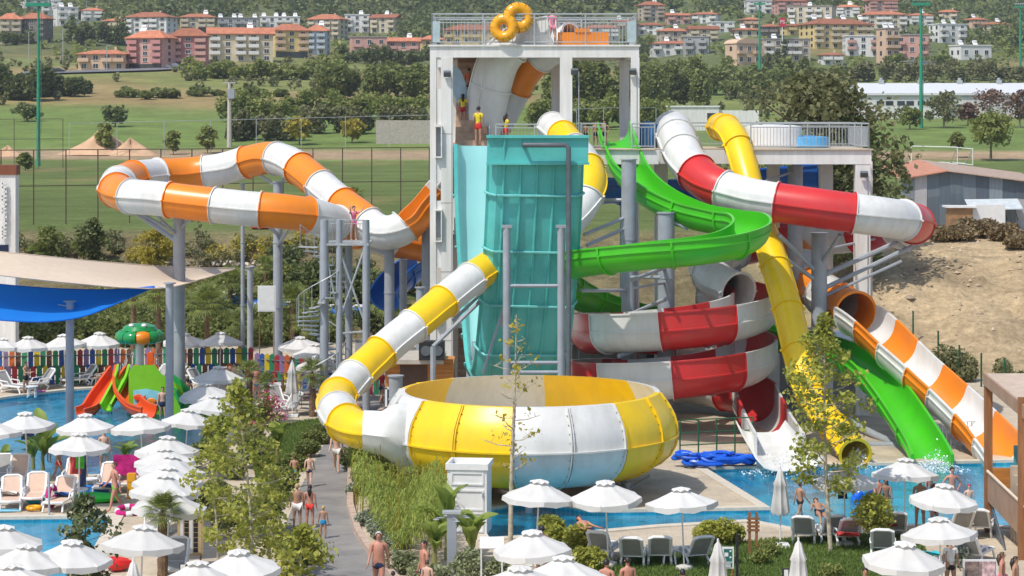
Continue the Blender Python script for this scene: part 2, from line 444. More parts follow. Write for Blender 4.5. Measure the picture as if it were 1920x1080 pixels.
def tile_mat(name, c1, c2, sc, rough=.5, w=.015, var=.1, dirt=None, bump=.25):
    m = bpy.data.materials.new(name); m.use_nodes = True
    t = m.node_tree; N = t.nodes; L = t.links; b = N['Principled BSDF']; b.inputs['Roughness'].default_value = rough
    g = N.new('ShaderNodeNewGeometry')
    br = N.new('ShaderNodeTexBrick'); br.inputs['Scale'].default_value = sc; br.offset = 0.5
    br.inputs['Mortar Size'].default_value = w; br.inputs['Color1'].default_value = (*c1, 1)
    br.inputs['Color2'].default_value = (*[v * (1 - var) for v in c1], 1); br.inputs['Mortar'].default_value = (*c2, 1)
    L.new(g.outputs['Position'], br.inputs['Vector'])
    nz = N.new('ShaderNodeTexNoise'); nz.inputs['Scale'].default_value = .55; nz.inputs['Detail'].default_value = 8; nz.inputs['Roughness'].default_value = .7
    L.new(g.outputs['Position'], nz.inputs['Vector'])
    r = N.new('ShaderNodeMapRange'); r.inputs['From Min'].default_value = .35; r.inputs['From Max'].default_value = .7; r.inputs['To Min'].default_value = .72; r.inputs['To Max'].default_value = 1.15
    L.new(nz.outputs[0], r.inputs['Value'])
    s = N.new('ShaderNodeVectorMath'); s.operation = 'SCALE'; L.new(br.outputs[0], s.inputs[0]); L.new(r.outputs[0], s.inputs['Scale'])
    L.new(s.outputs[0], b.inputs['Base Color'])
    return m
M_pave = tile_mat('sandy_stone_paving', (.56, .47, .35), (.42, .35, .26), .9, .85, .01)
M_ptile = tile_mat('turquoise_pool_tile', (.05, .58, .80), (.16, .66, .82), 1.6, .4, .02, .25)
M_ptile_dk = tile_mat('blue_pool_tile', (.05, .42, .68), (.12, .52, .72), 1.6, .4, .02, .25)
def water_mat(name, tint, rough=.04, scale=2.2):
    m = bpy.data.materials.new(name); m.use_nodes = True
    t = m.node_tree; N = t.nodes; L = t.links
    N.remove(N['Principled BSDF'])
    g = N.new('ShaderNodeNewGeometry')
    n1 = N.new('ShaderNodeTexNoise'); n1.inputs['Scale'].default_value = scale; n1.inputs['Detail'].default_value = 5; n1.inputs['Roughness'].default_value = .6
    mp = N.new('ShaderNodeMapping'); mp.inputs['Scale'].default_value = (1, .5, 1)
    L.new(g.outputs['Position'], mp.inputs[0]); L.new(mp.outputs[0], n1.inputs['Vector'])
    bp = N.new('ShaderNodeBump'); bp.inputs['Strength'].default_value = .55; bp.inputs['Distance'].default_value = .12
    L.new(n1.outputs[0], bp.inputs['Height'])
    gl = N.new('ShaderNodeBsdfGlossy'); gl.inputs['Roughness'].default_value = rough; L.new(bp.outputs[0], gl.inputs['Normal'])
    # noise paints the wobble of refracted light: clear water mixed with diffuse blue
    rr = N.new('ShaderNodeMapRange'); rr.inputs['From Min'].default_value = .35; rr.inputs['From Max'].default_value = .65; rr.inputs['To Min'].default_value = .1; rr.inputs['To Max'].default_value = .5
    L.new(n1.outputs[0], rr.inputs['Value'])
    tr = N.new('ShaderNodeBsdfTransparent'); tr.inputs[0].default_value = (*tint, 1)
    df = N.new('ShaderNodeBsdfDiffuse'); df.inputs[0].default_value = (tint[0] * .04, tint[1] * .40, tint[2] * .66, 1)
    m1 = N.new('ShaderNodeMixShader'); L.new(rr.outputs[0], m1.inputs[0]); L.new(tr.outputs[0], m1.inputs[1]); L.new(df.outputs[0], m1.inputs[2])
    fr = N.new('ShaderNodeFresnel'); fr.inputs[0].default_value = 1.33; L.new(bp.outputs[0], fr.inputs['Normal'])
    m2 = N.new('ShaderNodeMixShader'); L.new(fr.outputs[0], m2.inputs[0]); L.new(m1.outputs[0], m2.inputs[1]); L.new(gl.outputs[0], m2.inputs[2])
    L.new(m2.outputs[0], N['Material Output'].inputs[0])
    return m
M_water = water_mat('clear_pool_water', (.62, .97, 1.0))
outer = [(-75, 32), (75, 32), (75, 118), (26, 118), (12, 137), (-75, 137)]
sheet('paving', outer, 0, M_pave, [POOL_R, POOL_K, POOL_L])
M_coping = mat('pale_pool_coping', (.56, .50, .41), rough=.8, var=.1, scale=4)
def pool(poly, depth, tile, nm):
    n = len(poly)
    b = MB()
    for i in range(n):
        a, c = poly[i], poly[(i + 1) % n]
        b.add([(a[0], a[1], -depth), (c[0], c[1], -depth), (c[0], c[1], -.002), (a[0], a[1], -.002)], [(0, 1, 2, 3)])
    fl = sheet('pool_floor', poly, -depth, tile)
    wl = b.build('pool_wall', tile); wl['kind'] = 'structure'
    w = sheet('pool_water', poly, -.13, M_water)
    cx = sum(p[0] for p in poly) / n; cy = sum(p[1] for p in poly) / n
    area = sum(poly[i][0] * poly[(i + 1) % n][1] - poly[(i + 1) % n][0] * poly[i][1] for i in range(n))
    sgn = 1 if area > 0 else -1
    def off(i, d):
        p0, p1, p2 = Vector(poly[i - 1]), Vector(poly[i]), Vector(poly[(i + 1) % n])
        e1 = (p1 - p0).normalized(); e2 = (p2 - p1).normalized()
        nn = (Vector((e1.y, -e1.x)) + Vector((e2.y, -e2.x)))
        nn = nn.normalized() * sgn
        k = 1 / max(.45, nn.dot(Vector((e1.y, -e1.x)) * sgn))
        return p1 + nn * d * k
    ri = [off(i, -.04) for i in range(n)]; ro = [off(i, .36) for i in range(n)]
    cp = MB()
    for i in range(n):
        j = (i + 1) % n
        cp.add([(*ri[i], .045), (*ro[i], .045), (*ro[j], .045), (*ri[j], .045), (*ri[i], -.06), (*ri[j], -.06), (*ro[i], -.01), (*ro[j], -.01)], [(0, 1, 2, 3), (0, 3, 5, 4), (1, 6, 7, 2)])
    k = cp.build('pool_coping', M_coping); k['kind'] = 'structure'
    for o_ in (fl, wl, w, k): o_['label'] = nm
pool(POOL_R, 1.1, M_ptile, 'landing pool in front of the water slides')
pool(POOL_K, .45, M_ptile_dk, 'shallow children pool with rounded edge behind the white parasols')
pool(POOL_L, 1.0, M_ptile, 'pool in the lower left corner beside the loungers')

# asphalt path with stone kerb
M_path = mat('worn_grey_asphalt', (.205, .195, .185), rough=.85, var=.18, scale=1.2, dirt=(.34, .31, .27), damt=.7, dscale=.5, bump=.2, bscale=25)
PL = [(668, 610), (664, 690), (658, 745), (628, 795), (598, 850), (560, 920), (535, 985), (540, 1040), (560, 1100), (590, 1200)]
PRT = [(712, 610), (718, 690), (724, 760), (662, 815), (652, 860), (650, 950), (664, 1000), (690, 1040), (735, 1090), (800, 1200)]
sheet('path', g0(PL) + list(reversed(g0(PRT))), .006, M_path)
kb = MB()
M_kerb = mat('pinkish_kerb_stone', (.47, .35, .28), rough=.85, var=.15, scale=5)
kp = resample([Vector((*p, .0)) for p in g0(PRT)[2:]], .9)
ker = empty('kerb'); ker['kind'] = 'structure'
for a, c in zip(kp, kp[1:]):
    d = c - a; an = math.atan2(d.y, d.x)
    k = MB(); k.box((0, 0, .03), (d.length - .03, .22, .2)); s = k.build('kerb_stone', M_kerb, ker); s.location = (a + c) / 2 + Vector((.12, 0, .03)); s.rotation_euler = (0, 0, an)
# lawns: soil sheet plus real blades
M_soil = mat('lawn_soil', (.10, .115, .035), rough=.95, var=.3, scale=2)
M_grass = leaf_mat('lawn_grass', (.07, .13, .02), (.17, .25, .05), .3)
LAWNS = [g0([(1040, 1140), (1120, 1060), (1200, 1040), (1330, 1022), (1440, 1012), (1600, 1004), (1705, 996), (1735, 1030), (1770, 1140)]),
         g0([(525, 800), (560, 790), (600, 785), (625, 790), (600, 830), (570, 860), (540, 900), (480, 900), (470, 850)])]
def in_poly(px, py, poly):
    r = np.zeros(len(px), bool); j = len(poly) - 1
    for i in range(len(poly)):
        xi, yi = poly[i]; xj, yj = poly[j]
        c = ((yi > py) != (yj > py)) & (px < (xj - xi) * (py - yi) / (yj - yi + 1e-12) + xi)
        r ^= c; j = i
    return r
for k, lw in enumerate(LAWNS):
    sheet('lawn', lw, .012, M_soil)
    xs = [p[0] for p in lw]; ys = [p[1] for p in lw]
    n = [52000, 14000][k]
    q = np.stack([NR.uniform(min(xs), max(xs), n), NR.uniform(min(ys), max(ys), n)], 1)
    q = q[in_poly(q[:, 0], q[:, 1], lw)]; n = len(q)
    an = NR.uniform(0, 2 * math.pi, n); h = NR.uniform(.05, .13, n); w = .022
    base = np.column_stack([q, np.full(n, .012)])
    d = np.column_stack([np.cos(an), np.sin(an), np.zeros(n)]) * w
    tip = base + np.column_stack([NR.normal(0, .035, n), NR.normal(0, .035, n), h])
    V = np.stack([base - d, base + d, tip], 1).reshape(-1, 3)
    o = fast_mesh('lawn_grass', V, np.arange(3 * n).reshape(-1, 3), M_grass)
    tag(o, ['short green grass of the lawn in front of the landing pool', 'short green grass beside the grey path'][k], 'grass', kind='stuff')

# ================================================================ water slides
def frames(pts, bank=None):
    out = []
    n = len(pts)
    for i, p in enumerate(pts):
        t = (pts[min(i + 1, n - 1)] - pts[max(i - 1, 0)]).normalized()
        r = t.cross(Vector((0, 0, 1)))
        r = r.normalized() if r.length > 1e-4 else (out[-1][1] if out else Vector((1, 0, 0)))
        u = r.cross(t).normalized()
        if bank:
            a = bank(i / max(1, n - 1)); r, u = r * math.cos(a) + u * math.sin(a), u * math.cos(a) - r * math.sin(a)
        out.append((p, r, u, t))
    return out
def tube_profile(r, n=26):
    o = []; inn = []
    for k in range(n):
        a = 2 * math.pi * k / n
        o.append((r * math.cos(a), r * math.sin(a)))
    # seam flange along both sides
    o2 = []
    for (x, y) in o:
        if abs(y) < 1e-6:
            s = 1 if x > 0 else -1
            o2 += [(s * r * .999, -s * .035 * 1), (s * (r + .075), -s * .03), (s * (r + .075), s * .03), (s * r * .999, s * .035)]
        else: o2.append((x, y))
    inn = [((r - .04) * math.cos(2 * math.pi * k / n), (r - .04) * math.sin(2 * math.pi * k / n)) for k in range(n)]
    return o2, inn
def flume_profile(r, wall, n=14):
    inn = [(-r, wall)] + [(r * math.cos(math.pi + math.pi * k / n), r * math.sin(math.pi + math.pi * k / n)) for k in range(n + 1)] + [(r, wall)]
    t = .05
    o = [(-r - .11, wall), (-r - .11, wall - .07), (-r - t, wall - .07), (-r - t, .04), (-r - .10, .03), (-r - .10, -.03), (-r - t, -.04)]
    o += [((r + t) * math.cos(math.pi + math.pi * k / n), (r + t) * math.sin(math.pi + math.pi * k / n)) for k in range(1, n)]
    o += [(r + t, -.04), (r + .10, -.03), (r + .10, .03), (r + t, .04), (r + t, wall - .07), (r + .11, wall - .07), (r + .11, wall)]
    return o, inn
def section(fr, r, kind, m, parent, wall=.3, nm=None, fl=.075, seams=True):
    """one bolted fibreglass section: shell with thickness, end flanges, seam flanges"""
    if kind == 'tube': po, pi = tube_profile(r)
    else: po, pi = flume_profile(r, wall)
    b = MB(); n = len(fr)
    st = []
    p, rr, u, t = fr[0]; L = sum((fr[i + 1][0] - fr[i][0]).length for i in range(n - 1))
    st = [(0, 1), (.05, 1), (.0501, 0)] + [(None, 0)] * 0
    rows = []
    def put(p, rr, u, prof, k):
        f = 1 + k * fl / r
        if kind == 'tube': return [tuple(p + rr * x * f + u * y * f) for x, y in prof]
        return [tuple(p + rr * x * (1 + k * fl / (r + .05) * (1 if abs(x) < r + .08 else 0)) + u * (y * f if y < -.05 else y)) for x, y in prof]
    e0 = fr[0][0] + fr[0][3] * .045; e1 = fr[-1][0] - fr[-1][3] * .045
    seq = [(fr[0][0], *fr[0][1:3], 1), (e0, *fr[0][1:3], 1), (e0, *fr[0][1:3], 0)]
    for q in fr[1:-1]: seq.append((q[0], q[1], q[2], 0))
    seq += [(e1, *fr[-1][1:3], 0), (e1, *fr[-1][1:3], 1), (fr[-1][0], *fr[-1][1:3], 1)]
    no = len(po); vs = []; fs = []
    for (p, rr, u, k) in seq: vs += put(p, rr, u, po, k)
    cl = kind == 'tube'
    for i in range(len(seq) - 1):
        for j in range(no if cl else no - 1):
            j2 = (j + 1) % no
            fs.append((i * no + j, i * no + j2, (i + 1) * no + j2, (i + 1) * no + j))
    k0 = len(vs); ni = len(pi)
    for q in fr: vs += [tuple(q[0] + q[1] * x + q[2] * y) for x, y in pi]
    for i in range(n - 1):
        for j in range(ni if cl else ni - 1):
            j2 = (j + 1) % ni
            fs.append((k0 + i * ni + j, k0 + (i + 1) * ni + j, k0 + (i + 1) * ni + j2, k0 + i * ni + j2))
    if not cl:      # top edges
        for i in range(n - 1):
            so = 3 + i if 0 < i < n - 1 else (0 if i == 0 else 0)
        oi = [0] + [2 + i for i in range(1, n - 1)] + [len(seq) - 1]
        for i in range(n - 1):
            a, c = oi[i], oi[i + 1]
            fs.append((a * no, c * no, k0 + (i + 1) * ni, k0 + i * ni))
            fs.append((a * no + no - 1, k0 + i * ni + ni - 1, k0 + (i + 1) * ni + ni - 1, c * no + no - 1))
    # end rings
    for (ro, ri) in ((0, k0), ((len(seq) - 1) * no, k0 + (n - 1) * ni)):
        if cl:
            ang = [math.atan2(y, x) % (2 * math.pi) for x, y in po]
            p_, rr_, u_, t_ = fr[0] if ro == 0 else fr[-1]
            N2 = 26; kk = len(vs)
            for j in range(N2):
                a = 2 * math.pi * j / N2
                vs.append(tuple(p_ + (rr_ * math.cos(a) + u_ * math.sin(a)) * (r + fl)))
                vs.append(tuple(p_ + (rr_ * math.cos(a) + u_ * math.sin(a)) * (r - .04)))
            for j in range(N2):
                j2 = (j + 1) % N2
                fs.append((kk + 2 * j, kk + 2 * j2, kk + 2 * j2 + 1, kk + 2 * j + 1))
        else:
            fs.append(tuple(list(range(ro, ro + no)) + [ri + j for j in reversed(range(ni))]))
    b.add(vs, fs)
    o = b.build(nm or ('tube_section' if kind == 'tube' else 'flume_section'), m, parent, smooth=True)
    return o
def slide(name, label, ctrl, r, cols, kinds, seg=2.2, wall=.3, cat='water slide', bank=None, raw=None, step=.28, lens=None):
    """ctrl: list of points; kinds: list of (until_fraction, 'tube'|'flume'); cols: cycle of materials"""
    pts = raw or cat_rom(ctrl, 14)
    pts = resample(pts, step)
    fr = frames(pts, bank)
    root = empty(name, (pts[-1].x, pts[-1].y, 0)); tag(root, label, cat)
    inv = Matrix.Translation(-root.location)
    fr = [(p - root.location, a, u, t) for p, a, u, t in fr]
    n = len(fr) - 1; per = max(2, int(round(seg / step))); ns = max(1, round(n / per))
    cuts = [round(i * n / ns) for i in range(ns + 1)]
    if lens:
        cuts = [0]; 
        for L_ in lens: cuts.append(min(n, cuts[-1] + max(2, round(L_ / step))))
        while n - cuts[-1] > per * .6: cuts.append(min(n, cuts[-1] + per))
        cuts[-1] = n; ns = len(cuts) - 1
    for i in range(ns):
        f = (cuts[i] + cuts[i + 1]) / 2 / n
        kd = next(k for u, k in kinds if f <= u)
        m = cols(i, f) if callable(cols) else cols[i % len(cols)]
        section(fr[cuts[i]:cuts[i + 1] + 1], r, kd, m, root, wall)
    return root, pts

W, O, Yl, Rd, Gr = M_white, M_orange, M_yellow, M_red, M_green
# orange and white raft slide looping out to the left
loopL = [P(1075, 74, 106), P(1025, 96, 107), P(985, 132, 108), P(955, 185, 108.6), P(932, 228, 108.5), P(900, 262, 107.8), P(862, 305, 107), P(822, 352, 106.6), P(785, 395, 106.3), P(750, 430, 106), P(712, 434, 106.3), P(672, 405, 107.3), P(628, 372, 109), P(585, 335, 110.8),
         P(545, 306, 112.5), P(505, 296, 114), P(455, 306, 115), P(410, 318, 115), P(350, 325, 115), P(290, 328, 114), P(240, 335, 111.5), P(216, 352, 108.5), P(240, 367, 106), P(295, 372, 105), P(360, 380, 104.5), P(450, 390, 104), P(535, 397, 104), P(600, 408, 105), P(680, 436, 108.5), P(745, 452, 110), P(805, 462, 111)]
def arc_frac(c, k):
    q = cat_rom(c, 14); d = [0]
    for a, b in zip(q, q[1:]): d.append(d[-1] + (b - a).length)
    return d[min(len(d) - 1, k * 14)] / d[-1]
slide('looping_raft_slide', 'orange and white striped tube slide looping out left over the football pitch', loopL, .82, [W, O], [(arc_frac(loopL, 6), 'tube'), (arc_frac(loopL, 9) + .006, 'flume'), (1, 'tube')], 2.25, .35)
slide('raft_flume', 'wide pale flume dropping from the top deck beside the brown stairs', [P(1040, 60, 105.2), P(985, 72, 105.6), P(945, 108, 106), P(926, 160, 106.4), P(916, 205, 106.6), P(905, 250, 106.8)], .8, [W, W, W, O], [(1, 'flume')], 2.0, .75)
# yellow and white tube feeding the bowl
bowlT = [P(1035, 238, 104.5), P(1062, 262, 102), P(1100, 310, 99), P(1104, 360, 97.5), P(1070, 415, 96.6), P(1010, 455, 96), P(950, 482, 94.6), P(885, 522, 92.4), P(835, 562, 91), P(790, 599, 90), P(745, 634, 89), P(700, 674, 88), P(657, 714, 86.6), P(630, 750, 84.5), P(640, 784, 81.7), P(660, 800, 80.5), P(682, 808, 79.95), P(712, 811, 79.7)]
slide('bowl_feeder_tube', 'yellow and white striped tube winding down into the round bowl', bowlT, .68, [W, Yl], [(1, 'tube')], 1.95)
# green flume
greenF = [P(1150, 240, 105), P(1160, 272, 103), P(1182, 322, 101), P(1225, 362, 99.5), P(1290, 394, 98), P(1355, 409, 96.8), P(1400, 416, 95), P(1408, 434, 92.6), P(1370, 452, 91.2), P(1300, 463, 90.6), P(1200, 472, 91), P(1100, 484, 92.6), P(1046, 498, 95.5), P(1040, 520, 99.5), P(1110, 560, 104), P(1280, 600, 106), P(1470, 632, 104), P(1560, 654, 100.5), P(1625, 690, 96.6), P(1670, 742, 93.4), P(1710, 800, 90.6), P(1738, 846, 88.6), P(1748, 868, 87.4)]
slide('green_flume', 'long bright green open flume swinging round to the landing pool', greenF, .72, [Gr], [(1, 'flume')], 2.7, .36)
# red and white tube
redT = [P(1262, 244, 106), P(1268, 256, 104.2), P(1290, 305, 101.5), P(1332, 345, 99.6), P(1395, 368, 98.6), P(1460, 380, 98), P(1560, 394, 97.5), P(1640, 405, 97.6), P(1700, 414, 99), P(1712, 422, 102), P(1670, 431, 105), P(1590, 440, 107), P(1500, 448, 108), P(1420, 458, 108), P(1360, 475, 106.6), P(1330, 498, 103.6), P(1345, 528, 100.4), P(1385, 548, 98.8)]
slide('red_white_tube', 'thick red and white striped tube curving out to the right from the platform', redT, .87, lambda i, f: [W, W, W, Rd, W, Rd, W, Rd, W, Rd, W, Rd, W, W, W, W, W, W, W, W][min(i, 19)], [(1, 'tube')], 3.1, lens=[2.0, 1.6, 2.3, 1.9, 2.5, 3.4, 2.8, 2.9])
C = P(1262, 600, 99.4); C.z = 0
hel = []
for k in range(0, 101):
    th = rad(62 - k * 7.8)
    hel.append(Vector((C.x + 3.62 * math.cos(th), C.y + 3.62 * math.sin(th), 4.62 - 2.1 * (rad(-90) - th) / (2 * math.pi))))
hel += [hel[-1] + (P(1462, 868, 87.4) + Vector((0, 0, .35)) - hel[-1]) * t + Vector((0, 0, -.15 * math.sin(t * math.pi))) for t in (.2, .4, .6, .8, 1)]
hseq = []
slide('red_white_spiral', 'red and white open spiral flume winding twice down to the pool', None, .88, lambda i, f: W if f > .925 else [W, Rd][i % 2], [(1, 'flume')], 2.84, .8, raw=hel, lens=[2.0] + [2.84] * 17)
ap = P(1466, 868, 87.6); sp = empty('splash_apron', (ap.x, ap.y, 0)); tag(sp, 'broad white run-out lip where the red spiral meets the pool', 'slide end')
b = MB(); n = 9; vs = []
for i in range(8):
    t = i / 7; hw = 1.0 + .3 * t; y = 2.6 - 4.2 * t; z = .95 - .85 * t ** .8; x = -.55 + .65 * t
    for j in range(n):
        u = -1 + 2 * j / (n - 1); vs.append((x + hw * u, y, z + .5 * abs(u) ** 5))
k = len(vs)
vs += [(x, y, z - .07) for x, y, z in vs]
fs = [(i * n + j, (i + 1) * n + j, (i + 1) * n + j + 1, i * n + j + 1) for i in range(7) for j in range(n - 1)]
fs += [tuple(k + q for q in reversed(f)) for f in fs]
fs += [(i * n, k + i * n, k + (i + 1) * n, (i + 1) * n) for i in range(7)] + [(i * n + n - 1, (i + 1) * n + n - 1, k + (i + 1) * n + n - 1, k + i * n + n - 1) for i in range(7)] + [(7 * n + j, k + 7 * n + j, k + 7 * n + j + 1, 7 * n + j + 1) for j in range(n - 1)]
b.add(vs, fs); b.build('lip', M_white, sp, smooth='all')
for sx in (-1.0, 1.0):
    q = MB(); q.tube([(sx * .8, 1.5, 0), (sx * .8, 1.5, .75)], .09, 8); q.build('support', M_steel, sp)
# yellow tube
yelT = [P(1350, 238, 107), P(1362, 240, 104.5), P(1380, 262, 102.8), P(1398, 320, 101.4), P(1418, 395, 100.2), P(1440, 455, 98.6), P(1460, 520, 97), P(1480, 592, 95.4), P(1496, 660, 94), P(1515, 728, 92.6), P(1550, 785, 91), P(1585, 825, 89.4), P(1604, 852, 88)]
slide('yellow_tube', 'narrow plain yellow tube slide dropping steeply behind the leafy tree', yelT, .6, [Yl], [(1, 'tube')], 2.6)
# orange and white slide on the right
orR = [P(1478, 430, 110), P(1490, 480, 107.5), P(1530, 540, 104.4), P(1575, 572, 101), P(1612, 592, 98.8), P(1645, 618, 97.2), P(1690, 662, 95.4), P(1745, 712, 93.7), P(1800, 762, 92), P(1850, 812, 90.3), P(1882, 850, 88.8), P(1900, 873, 87.6)]
slide('orange_white_flume', 'orange and white striped slide running down to the right behind the timber deck', orR, .95, [W, O], [(.47, 'tube'), (1, 'flume')], 2.05, .34)
slide('blue_flume', 'short deep blue flume under the orange and white loop', [P(800, 486, 112), P(770, 505, 111), P(742, 528, 110), P(720, 560, 109)], .7, [M_blue], [(1, 'flume')], 2.4, .4)
slide('blue_multilane', 'blue open flume passing under the slide platform behind the yellow tube', [P(1530, 322, 110), P(1450, 330, 110), P(1380, 336, 110), P(1290, 352, 110), P(1190, 350, 109), P(1120, 352, 108), P(1060, 380, 107)], .8, [M_blue], [(1, 'flume')], 3, .4)

# ---------------------------------------------------------------- teal half pipe
def half_pipe():
    ctrl = [(-.75, 104.2, 12.25), (-.68, 103.6, 9.4), (-.5, 102.7, 6.4), (-.25, 100.9, 3.6), (.02, 98.2, 2.15), (.35, 95.6, 2.6), (.62, 93.9, 4.8), (.85, 92.9, 7.6), (.98, 92.3, 10.2), (1.06, 91.9, 12.8)]
    pts = resample(cat_rom([Vector(c) for c in ctrl], 12), .3)
    n = len(pts)
    root = empty('teal_half_pipe', (0, 98, 0)); tag(root, 'tall teal half pipe slide with ribbed outer wall in front of the white tower', 'water slide')
    hw, wall = 1.86, .55
    inn = [(-hw, wall), (-hw + .12, .18), (-hw + .35, .03), (-hw * .4, 0), (0, 0), (hw * .4, 0), (hw - .35, .03), (hw - .12, .18), (hw, wall)]
    out = [(-hw - .16, wall), (-hw - .16, wall - .1), (-hw - .05, wall - .1), (-hw + .03, .12), (-hw + .2, -.07)]
    for x in (-.74, -.37, 0, .37, .74):
        X = x * hw; out += [(X - .06, -.08), (X - .025, -.17), (X + .025, -.17), (X + .06, -.08)]
    out += [(hw - .2, -.07), (hw - .03, .12), (hw + .05, wall - .1), (hw + .16, wall - .1), (hw + .16, wall)]
    def fr(i):
        t = (pts[min(i + 1, n - 1)] - pts[max(i - 1, 0)]).normalized()
        r = Vector((1, .12, 0)); r = (r - t * r.dot(t)).normalized(); u = r.cross(t).normalized()
        if u.dot(Vector((0, 98.5, 7.5)) - pts[i]) < 0: u = -u
        return pts[i] - Vector((0, 98, 0)), r, u
    ns = 11; cuts = [round(i * (n - 1) / ns) for i in range(ns + 1)]
    for s in range(ns):
        b = MB(); rows = range(cuts[s], cuts[s + 1] + 1); k = len(rows)
        vs = []; no = len(out); ni = len(inn)
        for i in rows:
            p, r, u = fr(i); vs += [p + r * x + u * y for x, y in out]
        k0 = len(vs)
        for i in rows:
            p, r, u = fr(i); vs += [p + r * x + u * y for x, y in inn]
        fo = [(i * no + j, (i + 1) * no + j, (i + 1) * no + j + 1, i * no + j + 1) for i in range(k - 1) for j in range(no - 1)]
        fi = [(k0 + i * ni + j, k0 + i * ni + j + 1, k0 + (i + 1) * ni + j + 1, k0 + (i + 1) * ni + j) for i in range(k - 1) for j in range(ni - 1)]
        ft = []
        for i in range(k - 1):
            ft.append((i * no, k0 + i * ni, k0 + (i + 1) * ni, (i + 1) * no)); ft.append((i * no + no - 1, (i + 1) * no + no - 1, k0 + (i + 1) * ni + ni - 1, k0 + i * ni + ni - 1))
        ends = [tuple(range(no)) + tuple(k0 + j for j in reversed(range(ni))), tuple((k - 1) * no + j for j in range(no)) + tuple(k0 + (k - 1) * ni + j for j in reversed(range(ni)))]
        b.add(vs, fo + ft + ends, 0); b.add(vs, fi, 1)
        sec = b.build('half_pipe_section', [M_teal_out, M_teal_in], root, smooth=True)
        # bolted flange across the joint
        if s:
            p, r, u = fr(cuts[s]); t = r.cross(u)
            f = MB(); pr = [(-hw - .2, wall + .01), (-hw - .2, wall - .12), (-hw - .02, .05), (-hw + .2, -.2), (hw - .2, -.2), (hw + .02, .05), (hw + .2, wall - .12), (hw + .2, wall + .01)]
            for q0, q1 in zip(pr, pr[1:]):
                f.tube([p + r * q0[0] + u * q0[1], p + r * q1[0] + u * q1[1]], .055, 6)
            f.build('joint_flange', mat('teal_flange', (.16, .52, .50), rough=.4), sec)
    # flared header board closing the top of the near wall
    hb = MB(); p, r, u = fr(n - 1)
    hb.box(p + Vector((0, -.12, -.52)), (2 * hw + .42, .16, 1.1)); hb.box(p + Vector((0, -.2, .04)), (2 * hw + .5, .34, .12)); hb.box(p + Vector((0, -.2, -1.06)), (2 * hw + .5, .3, .1))
    hb.build('header_board', M_teal_out, root)
    pipe = MB(); a = P(982, 272, 91.3) - root.location; b2 = P(1066, 272, 91.3) - root.location; c2 = P(1066, 712, 91.3) - root.location
    pipe.tube([a + Vector((0, .5, 0)), a, b2 + Vector((-.1, 0, 0)), b2 + Vector((0, 0, -.12)), c2], .1, 10)
    pipe.build('water_pipe', M_steel_dk, root, smooth=True)
    for x in (950, 1052):
        c = MB(); q = P(x, 426, 91.75) - root.location
        c.tube([(q.x, q.y, 0), q], .155, 12); c.box(q + Vector((0, .1, .03)), (.42, .5, .1)); c.build('support_column', M_steel, root, smooth=True)
    for y in (536, 680, 698):
        c = MB(); a, d = P(950, y, 91.75) - root.location, P(1052, y, 91.75) - root.location; c.tube([a, d], .075, 8); c.build('cross_bar', M_steel, root, smooth=True)
    for x0, y0, x1, y1 in ((950, 536, 940, 610), (905, 700, 950, 560)):
        c = MB(); c.tube([P(x0, y0, 91.9) - root.location, P(x1, y1, 93.2) - root.location], .06, 6); c.build('brace', M_steel, root)
    for x, Yd, yt in ((880, 103.9, 560), (985, 103.5, 560), (890, 99.5, 640), (1040, 99.0, 640)):
        c = MB(); q = P(x, yt, Yd) - root.location; c.tube([(q.x, q.y, 0), q], .15, 10); c.build('support_column', M_steel, root, smooth=True)
half_pipe()

